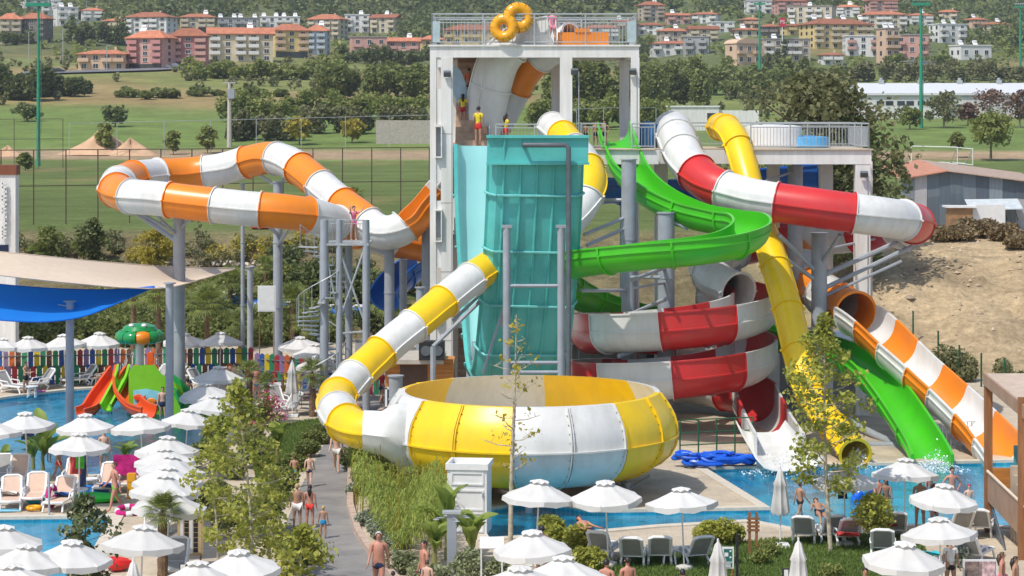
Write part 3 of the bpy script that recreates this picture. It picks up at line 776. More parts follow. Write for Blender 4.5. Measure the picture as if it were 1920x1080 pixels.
# ---------------------------------------------------------------- the bowl
def bowl():
    c = P(993, 830, 82); cx, cy = c.x, 82.0
    root = empty('bowl_slide', (cx, cy, 0)); tag(root, 'huge yellow and white round bowl slide above the landing pool', 'water slide')
    up = [(4.62, 3.68), (4.76, 3.67), (4.82, 3.57), (5.05, 3.25), (5.24, 2.9), (5.34, 2.55), (5.37, 2.2)]
    lo = [(5.37, 2.14), (5.3, 1.8), (5.1, 1.44), (4.75, 1.12), (4.25, .86), (3.6, .67), (2.4, .5), (1.0, .42)]
    def panel(prof, a0, a1, m, nm):
        b = MB(); N = 7; k = len(prof)
        for inn in (0, 1):
            vs = []
            for (r, z) in prof:
                for j in range(N):
                    a = a0 + (a1 - a0) * j / (N - 1); rr = r - .06 * inn
                    vs.append((rr * math.cos(a), rr * math.sin(a), z + (.05 * inn if nm == 'lower_panel' else 0)))
            fs = [(i * N + j, i * N + j + 1, (i + 1) * N + j + 1, (i + 1) * N + j) if inn == 0 else (i * N + j, (i + 1) * N + j, (i + 1) * N + j + 1, i * N + j + 1) for i in range(k - 1) for j in range(N - 1)]
            b.add(vs, fs)
        # upright bolted flanges on both edges and along the equator
        for a, sg in ((a0 + .004, 1), (a1 - .004, -1)):
            vs = []
            for (r, z) in prof:
                for rr, da in ((r - .02, 0), (r + .085, 0), (r + .085, .007 * sg), (r - .02, .007 * sg)):
                    vs.append((rr * math.cos(a + da), rr * math.sin(a + da), z if nm == 'upper_panel' or rr < r else z - .03))
            b.add(vs, [(i * 4 + j, i * 4 + (j + 1) % 4, (i + 1) * 4 + (j + 1) % 4, (i + 1) * 4 + j) for i in range(k - 1) for j in range(4)])
        z0 = 2.2 if nm == 'upper_panel' else 2.14
        dz = -.028 if nm == 'upper_panel' else .028
        vs = []
        for j in range(N):
            a = a0 + (a1 - a0) * j / (N - 1)
            for rr, zz in ((5.34, z0), (5.46, z0), (5.46, z0 + dz), (5.34, z0 + dz)): vs.append((rr * math.cos(a), rr * math.sin(a), zz))
        b.add(vs, [(i * 4 + j, i * 4 + (j + 1) % 4, (i + 1) * 4 + (j + 1) % 4, (i + 1) * 4 + j) for i in range(N - 1) for j in range(4)])
        return b.build(nm, m, root, smooth=True)
    n = 16; st = 2 * math.pi / n; off = rad(-90) + rad(-7)       # joint seen near the thin tree trunk
    for k in range(n):
        m = [W, W, Yl, Yl][k % 4]
        a0 = off + k * st
        panel(up, a0, a0 + st, m, 'upper_panel'); panel(lo, a0, a0 + st, m, 'lower_panel')
        # bolt heads along the joint
        bo = MB()
        for z, r in ((3.4, 5.0), (3.1, 5.18), (2.8, 5.3), (2.5, 5.37), (1.9, 5.35), (1.6, 5.22), (1.3, 4.97), (1.05, 4.68)):
            for da in (-.016, .016):
                a = a0 + da; bo.box((r * math.cos(a) * .995, r * math.sin(a) * .995, z), (.03, .03, .03))
        bo.build('bolt_row', M_steel_dk, root)['kind'] = 'stuff'
    lg = MB(); lg.lathe([(1.05, .1), (1.05, .36), (.95, .36)], n=24); lg.build('drain_ring', W, root, smooth=True)
    for k in range(10):
        a = k * 2 * math.pi / 10 + .3; q = MB(); q.tube([(3.7 * math.cos(a), 3.7 * math.sin(a), -1.1), (3.7 * math.cos(a), 3.7 * math.sin(a), .52)], .14, 10)
        q.tube([(3.7 * math.cos(a), 3.7 * math.sin(a), .2), (4.6 * math.cos(a), 4.6 * math.sin(a), .8)], .06, 6); q.build('support_leg', M_steel, root, smooth=True)
    # entry funnel: from the tube's end to the bowl wall
    st0 = P(682, 808, 79.85); path = [st0, P(715, 812, 79.5), P(736, 813, 79.6), P(760, 822, 79.9), P(800, 826, 80.9)]
    hs = [.74, .78, 1.02, 1.3, 1.36]; ws = [.74, .76, .82, .95, 1.1]
    b = MB(); N = 28; vs = []
    for p, h, w in zip(path, hs, ws):
        p = p - Vector((cx, cy, 0))
        for j in range(N):
            a = 2 * math.pi * j / N
            rid = .07 if j in (0, N // 2) else 0
            vs.append((p.x, p.y + (w + rid) * math.cos(a), p.z + h * math.sin(a)))
    b.add(vs, [(i * N + j, i * N + (j + 1) % N, (i + 1) * N + (j + 1) % N, (i + 1) * N + j) for i in range(4) for j in range(N)])
    b.build('entry_funnel', W, root, smooth=True)
bowl()

# ---------------------------------------------------------------- white concrete tower and platform
def railing(parent, pts, h=1.1, nm='railing', bars=True, step=.14, post=1.6, r=.028):
    """handrail with posts as parts, thin balusters joined into one part"""
    rl = MB(); bal = MB(); ps = MB()
    for a, c in zip(pts, pts[1:]):
        a = Vector(a); c = Vector(c); L = (c - a).length
        rl.tube([a + Vector((0, 0, h)), c + Vector((0, 0, h))], r * 1.2, 6)
        rl.tube([a + Vector((0, 0, h - .16)), c + Vector((0, 0, h - .16))], r * .8, 6)
        rl.tube([a + Vector((0, 0, .12)), c + Vector((0, 0, .12))], r * .8, 6)
        k = max(1, round(L / post))
        for i in range(k + 1):
            q = a.lerp(c, i / k); ps.tube([q, q + Vector((0, 0, h))], r * 1.3, 6)
        if bars:
            k = max(1, round(L / step))
            for i in range(1, k):
                q = a.lerp(c, i / k); bal.tube([q + Vector((0, 0, .12)), q + Vector((0, 0, h - .16))], .012, 4, cap=False)
    o = rl.build(nm, M_galv, parent)
    p2 = ps.build('railing_posts', M_galv, o); p2['kind'] = 'stuff'
    if bars: b2 = bal.build('balusters', M_galv, o); b2['kind'] = 'stuff'
    return o
def tower():
    root = empty('slide_tower', (1, 107, 0)); tag(root, 'white concrete slide tower with open frame and railed top deck', 'tower')
    og = root.location
    def bx(a, b, nm, m=M_conc):
        q = MB(); q.box2(Vector(a) - og, Vector(b) - og); return q.build(nm, m, root)
    X0, X1 = -3.81, 5.9; Y0, Y1 = 104.0, 110.4; zt = 16.95
    bx((X0, Y0, 16.36), (X1, Y0 + .45, zt - .08), 'front_beam'); bx((X0, Y1 - .45, 16.36), (X1, Y1, zt - .08), 'rear_beam')
    bx((X0, Y0 + .46, 16.36), (X0 + .4, Y1 - .46, zt - .08), 'side_beam'); bx((X1 - .4, Y0 + .46, 16.36), (X1, Y1 - .46, zt - .08), 'side_beam')
    bx((X0 - .06, Y0 - .08, zt - .08), (1.5, Y1, zt), 'deck_slab'); bx((4.0, Y0 - .08, zt - .08), (X1 + .06, Y1, zt), 'deck_slab'); bx((1.5, Y0 - .08, zt - .08), (4.0, Y0 + 1.0, zt), 'deck_slab'); bx((1.5, 108, zt - .08), (4.0, Y1, zt), 'deck_slab')
    # columns
    for x0, x1, ya, yb in ((1050, 1073, Y0, Y0 + .5), (1183, 1199, Y0, Y0 + .45)):
        bx((P(x0, 0, Y0).x, ya, 0), (P(x1, 0, Y0).x, yb, 16.36), 'column')
    for x0, x1 in ((1034, 1052), (1162, 1180)):
        bx((P(x0, 0, 110).x, 109.9, 0), (P(x1, 0, 110).x, 110.38, 16.36), 'column')
    # left stair core: two piers with landings, louvred windows and dark slots
    bx((-3.81, Y0, 0), (-3.52, Y0 + .5, 16.36), 'column'); bx((-3.30, Y0 - .02, 0), (-2.75, Y0 + .5, 16.36), 'column')
    bx((-3.81, 109.9, 0), (-3.3, Y1, 16.36), 'column'); bx((-3.0, 109.9, 0), (-2.6, Y1, 16.36), 'column')
    z = [0, 4.0, 8.1, 12.2, 16.36]
    segs = [(16.36, 15.9), (14.9, 13.25), (11.7, 10.6), (9.7, 9.15), (8.0, 6.6), (5.8, 5.3), (4.2, 0)]
    for za, zb in segs: bx((-3.52, Y0 + .05, zb), (-3.30, Y0 + .4, za), 'infill_wall')
    for zc in (12.45, 8.55, 4.75):
        w = MB(); w.box((0, 0, 0), (.2, .06, 1.35)); q = w.build('louvre_window', mat('grey_louvre', (.35, .39, .42), rough=.4), root); q.location = Vector((-3.41, Y0 + .12, zc)) - og
        f = MB(); f.box((0, -.2, .72), (.34, .3, .06)); f.box((0, -.2, -.72), (.34, .3, .06)); f.box((-.14, -.2, 0), (.05, .28, 1.4)); f.box((.14, -.2, 0), (.05, .28, 1.4)); f.build('window_frame', M_conc, q)
    for zb in z[1:4]:
        bx((-3.75, Y0 + .51, zb - .25), (-1.2, 109.85, zb), 'landing', M_conc)
    bx((-2.7, Y0 + .3, 8.1), (-2.0, Y0 + .42, 8.9), 'parapet'); bx((-2.7, Y0 + .3, 4.0), (-2.0, Y0 + .42, 4.9), 'parapet')
    M_brick = mat('brown_stair_tile', (.46, .32, .23), rough=.8, var=.2)
    for i in range(15):
        bx((-2.66, 104.9 + i * .33, 12.2 + i * .31), (-1.15, 104.9 + (i + 1) * .33 + .02, 12.2 + (i + 1) * .31), 'stair_step', M_brick)
    for fl in range(3):
        for i in range(0, 13):
            bx((-2.6, 105.2 + i * .33, z[fl] + i * .31), (-1.4, 105.2 + (i + 1) * .33, z[fl] + (i + 1) * .31), 'stair_step', M_brick)
    bx((-1.1, 104.9, 12.2), (-1.02, 109.8, 13.2), 'stair_wall', M_galv)
    # top deck railing
    zt2 = zt + .005
    rr = railing(root, [Vector(p) - og for p in ((X0 + .1, Y1 - .1, zt2), (X0 + .1, Y0 + .06, zt2), (X1 - .1, Y0 + .06, zt2), (X1 - .1, Y1 - .1, zt2), (X0 + .1, Y1 - .1, zt2))], 1.42, step=.17, post=2.2, r=.032)
    for xa, xb in ((-3.7, -3.35), (5.35, 5.75)):
        q = MB(); q.box2(Vector((xa, Y0 + .03, zt + .12)) - og, Vector((xb, Y0 + .06, zt + 1.1)) - og); q.build('perspex_panel', mat('pale_perspex', (.42, .52, .54), rough=.2), root)
    # orange start basin and yellow steel on the deck
    q = MB(); a = P(1046, 80, 105.2) - og; b = P(1141, 80, 105.2) - og
    q.box2((a.x, a.y, zt + .01), (b.x, a.y + 1.9, zt + .62)); q.box2((a.x + .8, a.y - .05, zt + .62), (a.x + 1.5, a.y + .1, zt + .8)); q.build('start_basin', M_orange, root)
    # lower platform to the right
    z2 = 12.15; pa, pb = P(1092, 0, 102).x, P(1634, 0, 102).x
    bx((pa, 102.0, z2 - .7), (P(1235, 0, 102).x, 102.4, z2 - .06), 'platform_beam'); bx((P(1400, 0, 102).x, 102.0, z2 - .7), (pb, 102.4, z2 - .06), 'platform_beam')
    bx((P(1235, 0, 102).x, 103.0, z2 - .7), (P(1400, 0, 102).x, 103.4, z2 - .06), 'platform_beam')
    bx((pb - .4, 102.41, z2 - .7), (pb, 108.5, z2 - .06), 'platform_beam'); bx((pa, 108.1, z2 - .7), (pb - .41, 108.5, z2 - .06), 'platform_beam')
    bx((pa, 103.0, z2 - .055), (pb + .08, 108.6, z2), 'platform_slab', M_pave); bx((P(1405, 0, 102).x, 101.9, z2 - .055), (pb + .08, 102.99, z2 + .001), 'platform_slab', M_pave); bx((pa, 101.9, z2 - .055), (P(1228, 0, 102).x, 102.99, z2 + .001), 'platform_slab', M_pave)
    for x0, x1, ya in ((1604, 1632, 102.02), (1538, 1562, 107.6), (1620, 1636, 107.6), (1228, 1252, 107.6), (1330, 1352, 107.6), (1440, 1462, 107.6)):
        bx((P(x0, 0, ya).x, ya, 0), (P(x1, 0, ya).x, ya + .6, z2 - .7), 'platform_column')
    railing(root, [Vector(p) - og for p in ((pb - .1, 108.4, z2), (pb - .1, 102.1, z2), (P(1408, 0, 102).x, 102.1, z2))], 1.15, step=.15, post=1.9)
    railing(root, [Vector(p) - og for p in ((pb - .1, 108.4, z2), (6.5, 108.4, z2))], 1.15, step=.15, post=1.9)
    railing(root, [Vector(p) - og for p in ((P(1228, 0, 102).x, 102.1, z2), (P(1185, 0, 102).x, 102.1, z2))], 1.15, step=.15, post=1.0)
    railing(root, [Vector(p) - og for p in ((P(1135, 0, 102).x, 102.1, z2), (pa, 102.1, z2), (pa, 106, z2))], 1.15, step=.15, post=1.0)
    railing(root, [Vector(p) - og for p in ((P(1075, 0, 104).x, 104.3, z2), (P(930, 0, 104).x, 104.3, z2))], 1.1, step=.15, post=1.5)
    bx((-1.0, 104.3, z2 - .4), (pa - .01, 109.8, z2 - .01), 'platform_slab')
    for x, y_, z_ in ((-3.0, 103.9, 15.6), (2.9, 103.9, 15.7), (5.6, 103.9, 15.7), (16.0, 101.9, 11.0)):      # floodlights and cable conduits on the columns
        q = MB(); q.box((0, -.12, 0), (.34, .16, .26), M=Matrix.Rotation(rad(35), 3, 'X')); q.box((0, .02, .1), (.06, .2, .06)); q.build('floodlight', M_steel_dk, root).location = Vector((x, y_, z_)) - og
        q = MB(); q.tube([Vector((x + .2, y_ + .09, .2)) - og, Vector((x + .2, y_ + .09, z_)) - og], .025, 5); q.build('conduit', M_galv, root)
    for i, zj in enumerate((3.2, 6.4, 9.6, 12.8)):
        for x0, x1, yy in ((-3.31, -2.74, Y0 - .03), (P(1049.5, 0, Y0).x, P(1073.5, 0, Y0).x, Y0 - .012)):
            q = MB(); q.box2(Vector((x0, yy, zj)) - og, Vector((x1, yy + .02, zj + .035)) - og); q.build('formwork_joint', mat('joint_grey', (.42, .40, .37), rough=.9), root)
    q = MB(); q.box2(Vector((7.0, 101.96, 11.6)) - og, Vector((7.55, 101.99, 11.98)) - og); q.build('safety_plate', M_blue, root)
tower()
def thing_box(name, label, cat, parts, loc):
    root = empty(name, loc); tag(root, label, cat)
    for nm, a, b, m in parts:
        q = MB(); q.box2(a, b); q.build(nm, m, root)
    return root
def column(x, yt, Y, r, label, collar=True, z0=0.0):
    p = P(x, yt, Y); z0 = max(z0, gz(p.x, Y) - .1)
    root = empty('slide_pillar', (p.x, Y, z0)); tag(root, label, 'steel pillar', 'grey steel pillars holding the slides', 'thing')
    h = p.z - z0
    q = MB(); q.tube([(0, 0, 0), (0, 0, h)], r, 18); q.build('shaft', M_steel, root, smooth=True)
    q = MB(); q.lathe([(0, h), (r + .05, h), (r + .05, h + .05), (0, h + .05)], n=18); q.build('cap_plate', M_steel, root)
    q = MB(); q.box((0, 0, .04), (r * 3.4, r * 3.4, .08)); q.build('base_plate', M_steel, root)
    for hh in (.38, .7):
        q = MB(); q.lathe([(r, h * hh), (r + .025, h * hh), (r + .025, h * hh + .06), (r, h * hh + .06)], n=18); q.build('weld_band', M_steel, root, smooth=True)
    return root
def brace_to(root, pts):
    for a, b, r in pts:
        q = MB(); a = Vector(a) - root.location; b = Vector(b) - root.location
        q.tube([a, b], r, 7); q.build('brace', M_steel, root, smooth=True)
c1 = column(1179, 300, 98.4, .33, 'tall grey steel column just right of the teal half pipe')
brace_to(c1, [(P(1179, 375, 98.4), P(1095, 375, 99), .08), (P(1179, 405, 98.4), P(1095, 440, 97), .08), (P(1179, 425, 98.4), P(1100, 460, 97), .08), (P(1179, 310, 98.4), P(1160, 345, 101), .06), (P(1179, 590, 98.4), P(1250, 560, 96.4), .09), (P(1179, 545, 98.4), P(1090, 545, 94), .08), (P(1179, 520, 98.4), P(1240, 520, 94), .08)])
c2 = column(1249, 400, 97.6, .37, 'short stout grey steel column in the middle of the red spiral')
brace_to(c2, [(P(1249, 500, 97.6), P(1185, 525, 92.2), .09), (P(1249, 480, 97.6), P(1300, 490, 91.6), .08), (P(1249, 530, 97.6), P(1190, 540, 92), .06), (P(1249, 410, 97.6), P(1290, 430, 97.6), .06), (P(1249, 620, 97.6), P(1330, 650, 96), .1), (P(1249, 640, 97.6), P(1160, 668, 96), .1), (P(1249, 720, 97.6), P(1340, 740, 96), .1), (P(1249, 730, 97.6), P(1150, 740, 96), .1), (P(1249, 580, 97.6), P(1330, 600, 101), .06)])
c3 = column(1491, 312, 104.6, .35, 'grey steel column under the platform between yellow tube and red tube')
brace_to(c3, [(P(1491, 320, 104.6), P(1420, 345, 101.6), .06)])
c4 = column(1536, 438, 99.4, .35, 'grey steel column with spread arms under the red and white tube')
brace_to(c4, [(P(1536, 520, 99.4), P(1680, 455, 99.6), .11), (P(1536, 545, 99.4), P(1710, 462, 100.4), .1), (P(1680, 455, 99.6), P(1705, 470, 101), .09), (P(1536, 500, 99.4), P(1575, 440, 97.8), .09), (P(1536, 515, 99.4), P(1460, 440, 98), .1), (P(1536, 530, 99.4), P(1430, 455, 98), .1), (P(1536, 560, 99.4), P(1690, 490, 102), .07), (P(1536, 615, 99.4), P(1490, 618, 95.2), .06), (P(1536, 470, 99.4), P(1640, 448, 104), .06)])
c5 = column(336, 402, 106.5, .29, 'left steel column holding the front run of the orange loop')
brace_to(c5, [(P(336, 455, 106.5), P(245, 392, 107.5), .13), (P(336, 440, 106.5), P(265, 400, 106), .07), (P(336, 430, 106.5), P(365, 405, 104.8), .07), (P(336, 445, 106.5), P(290, 400, 105.2), .07), (P(245, 392, 107.5), P(235, 380, 106.6), .08)])
c6 = column(521, 342, 113.4, .24, 'second steel column of the orange loop carrying its high bend')
brace_to(c6, [(P(521, 350, 113.4), P(490, 330, 114.2), .08), (P(521, 345, 113.4), P(548, 326, 112.6), .08), (P(521, 440, 113.4), P(500, 420, 105), .1), (P(521, 460, 113.4), P(545, 425, 105), .08)])
column(455, 345, 115, .1, 'thin strut under the rear run of the orange loop')
column(801, 418, 106.8, .27, 'grey steel column against the left pier of the white tower')
column(730, 462, 106.6, .24, 'grey steel column under the dip of the orange flume')
column(756, 488, 107.8, .18, 'slimmer steel column behind the dip of the orange flume')
column(788, 540, 104, .2, 'short steel column left of the tower foot beside the palm')
column(1378, 470, 106.6, .3, 'hidden grey steel column under the white part of the red tube')
column(742, 706, 90.5, .28, 'low grey steel post by the wooden kiosk carrying the yellow tube')
kx = empty('tube_bracket', tuple(P(822, 720, 93))); tag(kx, 'slanted steel prop holding the yellow tube over the kiosk', 'prop')
brace_to(kx, [(P(812, 650, 93), P(905, 560, 94), .09), (P(850, 600, 91.6), P(905, 548, 94.4), .07), (P(812, 650, 93), P(812, 650, 93) - Vector((0, 0, 4.1)), .12)])

# ================================================================ background: hillside wood, town, fields, fences, poles
LF_dark = leaf_mat('foliage_dark', (.07, .105, .038), (.20, .225, .08), 0.38)
LF_mid = leaf_mat('foliage_mid', (.10, .145, .04), (.28, .305, .09), 0.42)
LF_light = leaf_mat('foliage_light', (0.16, 0.2, 0.05), (0.33, 0.36, 0.1), 0.45)
LF_olive = leaf_mat('foliage_olive', (0.125, 0.14, 0.06), (0.26, 0.255, 0.11), 0.38)
LF_plane = leaf_mat('foliage_plane_tree', (.19, .235, .035), (.52, .51, .10), 0.45)
LF_yellow = leaf_mat('foliage_yellow', (0.28, 0.26, 0.04), (0.52, 0.42, 0.07), 0.45)
LF_dry = leaf_mat('foliage_dry', (.16, .115, .06), (.30, .22, .11), .2)
LF_reddish = leaf_mat('foliage_reddish', (.15, .09, .07), (.28, .17, .12), .3)
LF_pink = leaf_mat('blossom_pink', (.45, .05, .12), (.70, .16, .28), .4)
LF_palm = leaf_mat('palm_frond', (0.09, 0.13, 0.03), (0.27, 0.31, 0.08), 0.38)
LF_banana = leaf_mat('banana_leaf', (0.14, 0.22, 0.04), (0.34, 0.42, 0.09), 0.45)
LF_magnolia = leaf_mat('foliage_magnolia', (0.05, 0.075, 0.03), (0.16, 0.18, 0.07), 0.25, .35)

def forest(name, label, ymin, ymax, n, m, h, dens, leaf=1.25, per=42, xlim=None, cat='trees'):
    out = []; rng = np.random.default_rng(hash(name) % 1000 if False else n)
    Y = np.sqrt(rng.uniform(ymin ** 2, ymax ** 2, n * 3)); u = rng.uniform(-.27, .27, n * 3)
    X = u * Y
    keep = dens(X, Y) > rng.random(n * 3)
    X, Y = X[keep][:n], Y[keep][:n]
    Z = ground(X, Y); H = rng.uniform(h[0], h[1], len(X))
    px = 960 + X / Y * FPX; pb = HORIZON + (CAM_H - Z) * FPX / Y; pt = HORIZON + (CAM_H - Z - H) * FPX / Y; ok = np.ones(len(X), bool)
    for hh in H_:                                   # nobody plants a wood in front of the windows
        gy = G((hh[1] + hh[2]) / 2, hh[3]).y
        ok &= ~((px > hh[1] - 8) & (px < hh[2] + 8) & (pt < hh[3] - 6) & (Y < gy + 14) & (Y > gy - 260))
    X, Y, Z, H = X[ok], Y[ok], Z[ok], H[ok]
    k = len(X); Rr = H * rng.uniform(.34, .55, k)
    d = rng.normal(size=(k, per, 3)); d /= np.linalg.norm(d, axis=2)[..., None]
    d *= (.62 + .38 * rng.random((k, per)))[..., None]
    C_ = np.stack([X, Y, Z + H * .5], 1)[:, None, :] + d * np.stack([Rr, Rr, H * .52], 1)[:, None, :]
    V, F = leaves(C_.reshape(-1, 3), leaf, .4, .5, 1.2, rng)
    o = fast_mesh(name, V, F, m); tag(o, label, cat, kind='stuff')
    return o
def mass(name, label, spots, m, leaf, per, cat='bushes', seed=1, kind='stuff', flat=.3):
    """spots: (px, base py, width px, height px) of clumps, built where they stand on the ground"""
    rng = np.random.default_rng(seed); out = []
    for (x, yb, w, h) in spots:
        g = G(x, yb); k = g.y / FPX; rw, hh = w * k / 2, h * k
        n = per; cl = max(5, int(6 + rw * 1.2))
        cs = blob_pts(cl, (0, 0, hh * .5), (rw * .75, rw * .6, hh * .34), .2, rng)
        for c in cs:
            p = blob_pts(max(6, n // cl), c, (rw * .42 + .15, rw * .4 + .15, hh * .26 + .1), .5, rng)
            p[:, 2] = np.abs(p[:, 2]); out.append(p + np.array(g))
    V, F = leaves(np.concatenate(out), leaf, .4, flat, 1.4, rng)
    o = fast_mesh(name, V, F, m); tag(o, label, cat, kind=kind)
    return o
rr_ = lambda a, b, n, yb, h, w, s: [(a + (b - a) * (i + .5) / n + R.uniform(-s, s), yb + R.uniform(-4, 4), w * R.uniform(.7, 1.3), h * R.uniform(.7, 1.25)) for i in range(n)]
mass('dark_trees', 'clump of dark trees at the left edge behind the green floodlight mast', rr_(-20, 95, 6, 186, 66, 60, 6) + rr_(80, 165, 5, 178, 34, 40, 5), LF_dark, .9, 1300, 'trees', 2)
mass('meadow_bushes', 'row of dark bushes across the dry meadow on the left', rr_(215, 345, 4, 184, 20, 38, 12) + rr_(360, 600, 6, 182, 16, 40, 14), LF_mid, .7, 600, 'bushes', 3)
mass('reed_band', 'band of light green reeds below the cream apartment block', rr_(355, 650, 18, 147, 36, 44, 8), LF_light, .7, 620, 'reeds', 4)
mass('field_edge_bushes', 'mixed green bushes along the field edge left of the tower', rr_(420, 560, 6, 262, 46, 42, 12) + rr_(560, 800, 8, 250, 48, 46, 12), LF_olive, .5, 900, 'bushes', 5)
mass('pale_canes', 'pale green canes behind the concrete wall left of the tower', rr_(420, 800, 16, 226, 52, 54, 10), LF_light, .55, 700, 'canes', 6)
mass('clump_of_trees', 'dark tree clump left of the tower above the reeds', [(632, 188, 80, 92), (612, 184, 50, 60), (655, 186, 50, 58)] + rr_(690, 800, 4, 190, 66, 60, 6), LF_mid, .7, 1500, 'trees', 7)
mass('trees_behind_tower', 'tall dark trees seen through the open tower frame', rr_(1020, 1180, 7, 205, 92, 52, 10) + rr_(1195, 1330, 7, 200, 80, 48, 10), LF_mid, .7, 1500, 'trees', 8)
mass('bright_bushes', 'bright green bushes behind the slide platform', rr_(990, 1330, 12, 240, 52, 60, 8), LF_light, .55, 800, 'bushes', 9)
mass('town_trees', 'green garden trees between the houses on the right', rr_(1200, 1600, 18, 152, 34, 40, 10) + rr_(1330, 1500, 6, 182, 48, 50, 8) + rr_(1660, 1760, 5, 134, 30, 44, 6) + rr_(1860, 1930, 3, 92, 44, 50, 5), LF_mid, .9, 620, 'trees', 10)
mass('hall_hedge', 'loose hedge of shrubs behind the white hall', rr_(1560, 1925, 16, 152, 36, 40, 8), LF_olive, .8, 460, 'shrubs', 12)
mass('town_trees_left', 'trees around the houses on the left slope', rr_(120, 240, 6, 82, 46, 34, 6) + rr_(640, 830, 8, 122, 40, 44, 8) + rr_(0, 60, 3, 82, 30, 30, 5), LF_dark, .9, 520, 'trees', 13)

# ---------------------------------------------------------------- houses of the town
def wallm(n, c): return mat('render_' + n, c, rough=.9, var=.08, scale=.25, dirt=tuple(v * .6 for v in c), damt=.35, dscale=.12)
WC = {'cream': wallm('cream', (.60, .52, .38)), 'white': wallm('white', (.70, .69, .66)), 'pink': wallm('pink', (.58, .33, .28)), 'peach': wallm('peach', (.62, .43, .30)), 'yellow': wallm('yellow', (.64, .49, .22)),
      'grey': wallm('grey', (.36, .36, .36)), 'brown': wallm('brown', (.22, .19, .17)), 'blue': wallm('blue_grey', (.42, .48, .53)), 'rose': wallm('rose', (.50, .23, .22)), 'beige': wallm('beige', (.50, .42, .33))}
M_tileroof = mat('terracotta_roof', (.40, .145, .075), rough=.85, var=.25, scale=.8, objrand=.35, bump=.3, bscale=3)
M_flatroof = mat('grey_flat_roof', (.30, .29, .28), rough=.9, var=.2)
win_me = {}
def shared(name, key, builder, m):
    if key not in win_me:
        b = MB(); builder(b); o = b.build(name, m); win_me[key] = o.data
        bpy.data.objects.remove(o)
    return win_me[key]
def put(name, me, parent, loc, rz=0, sc=None):
    o = bpy.data.objects.new(name, me); COL.objects.link(o); o.parent = parent; o.location = loc; o.rotation_euler = (0, 0, rz)
    if sc: o.scale = sc
    return o
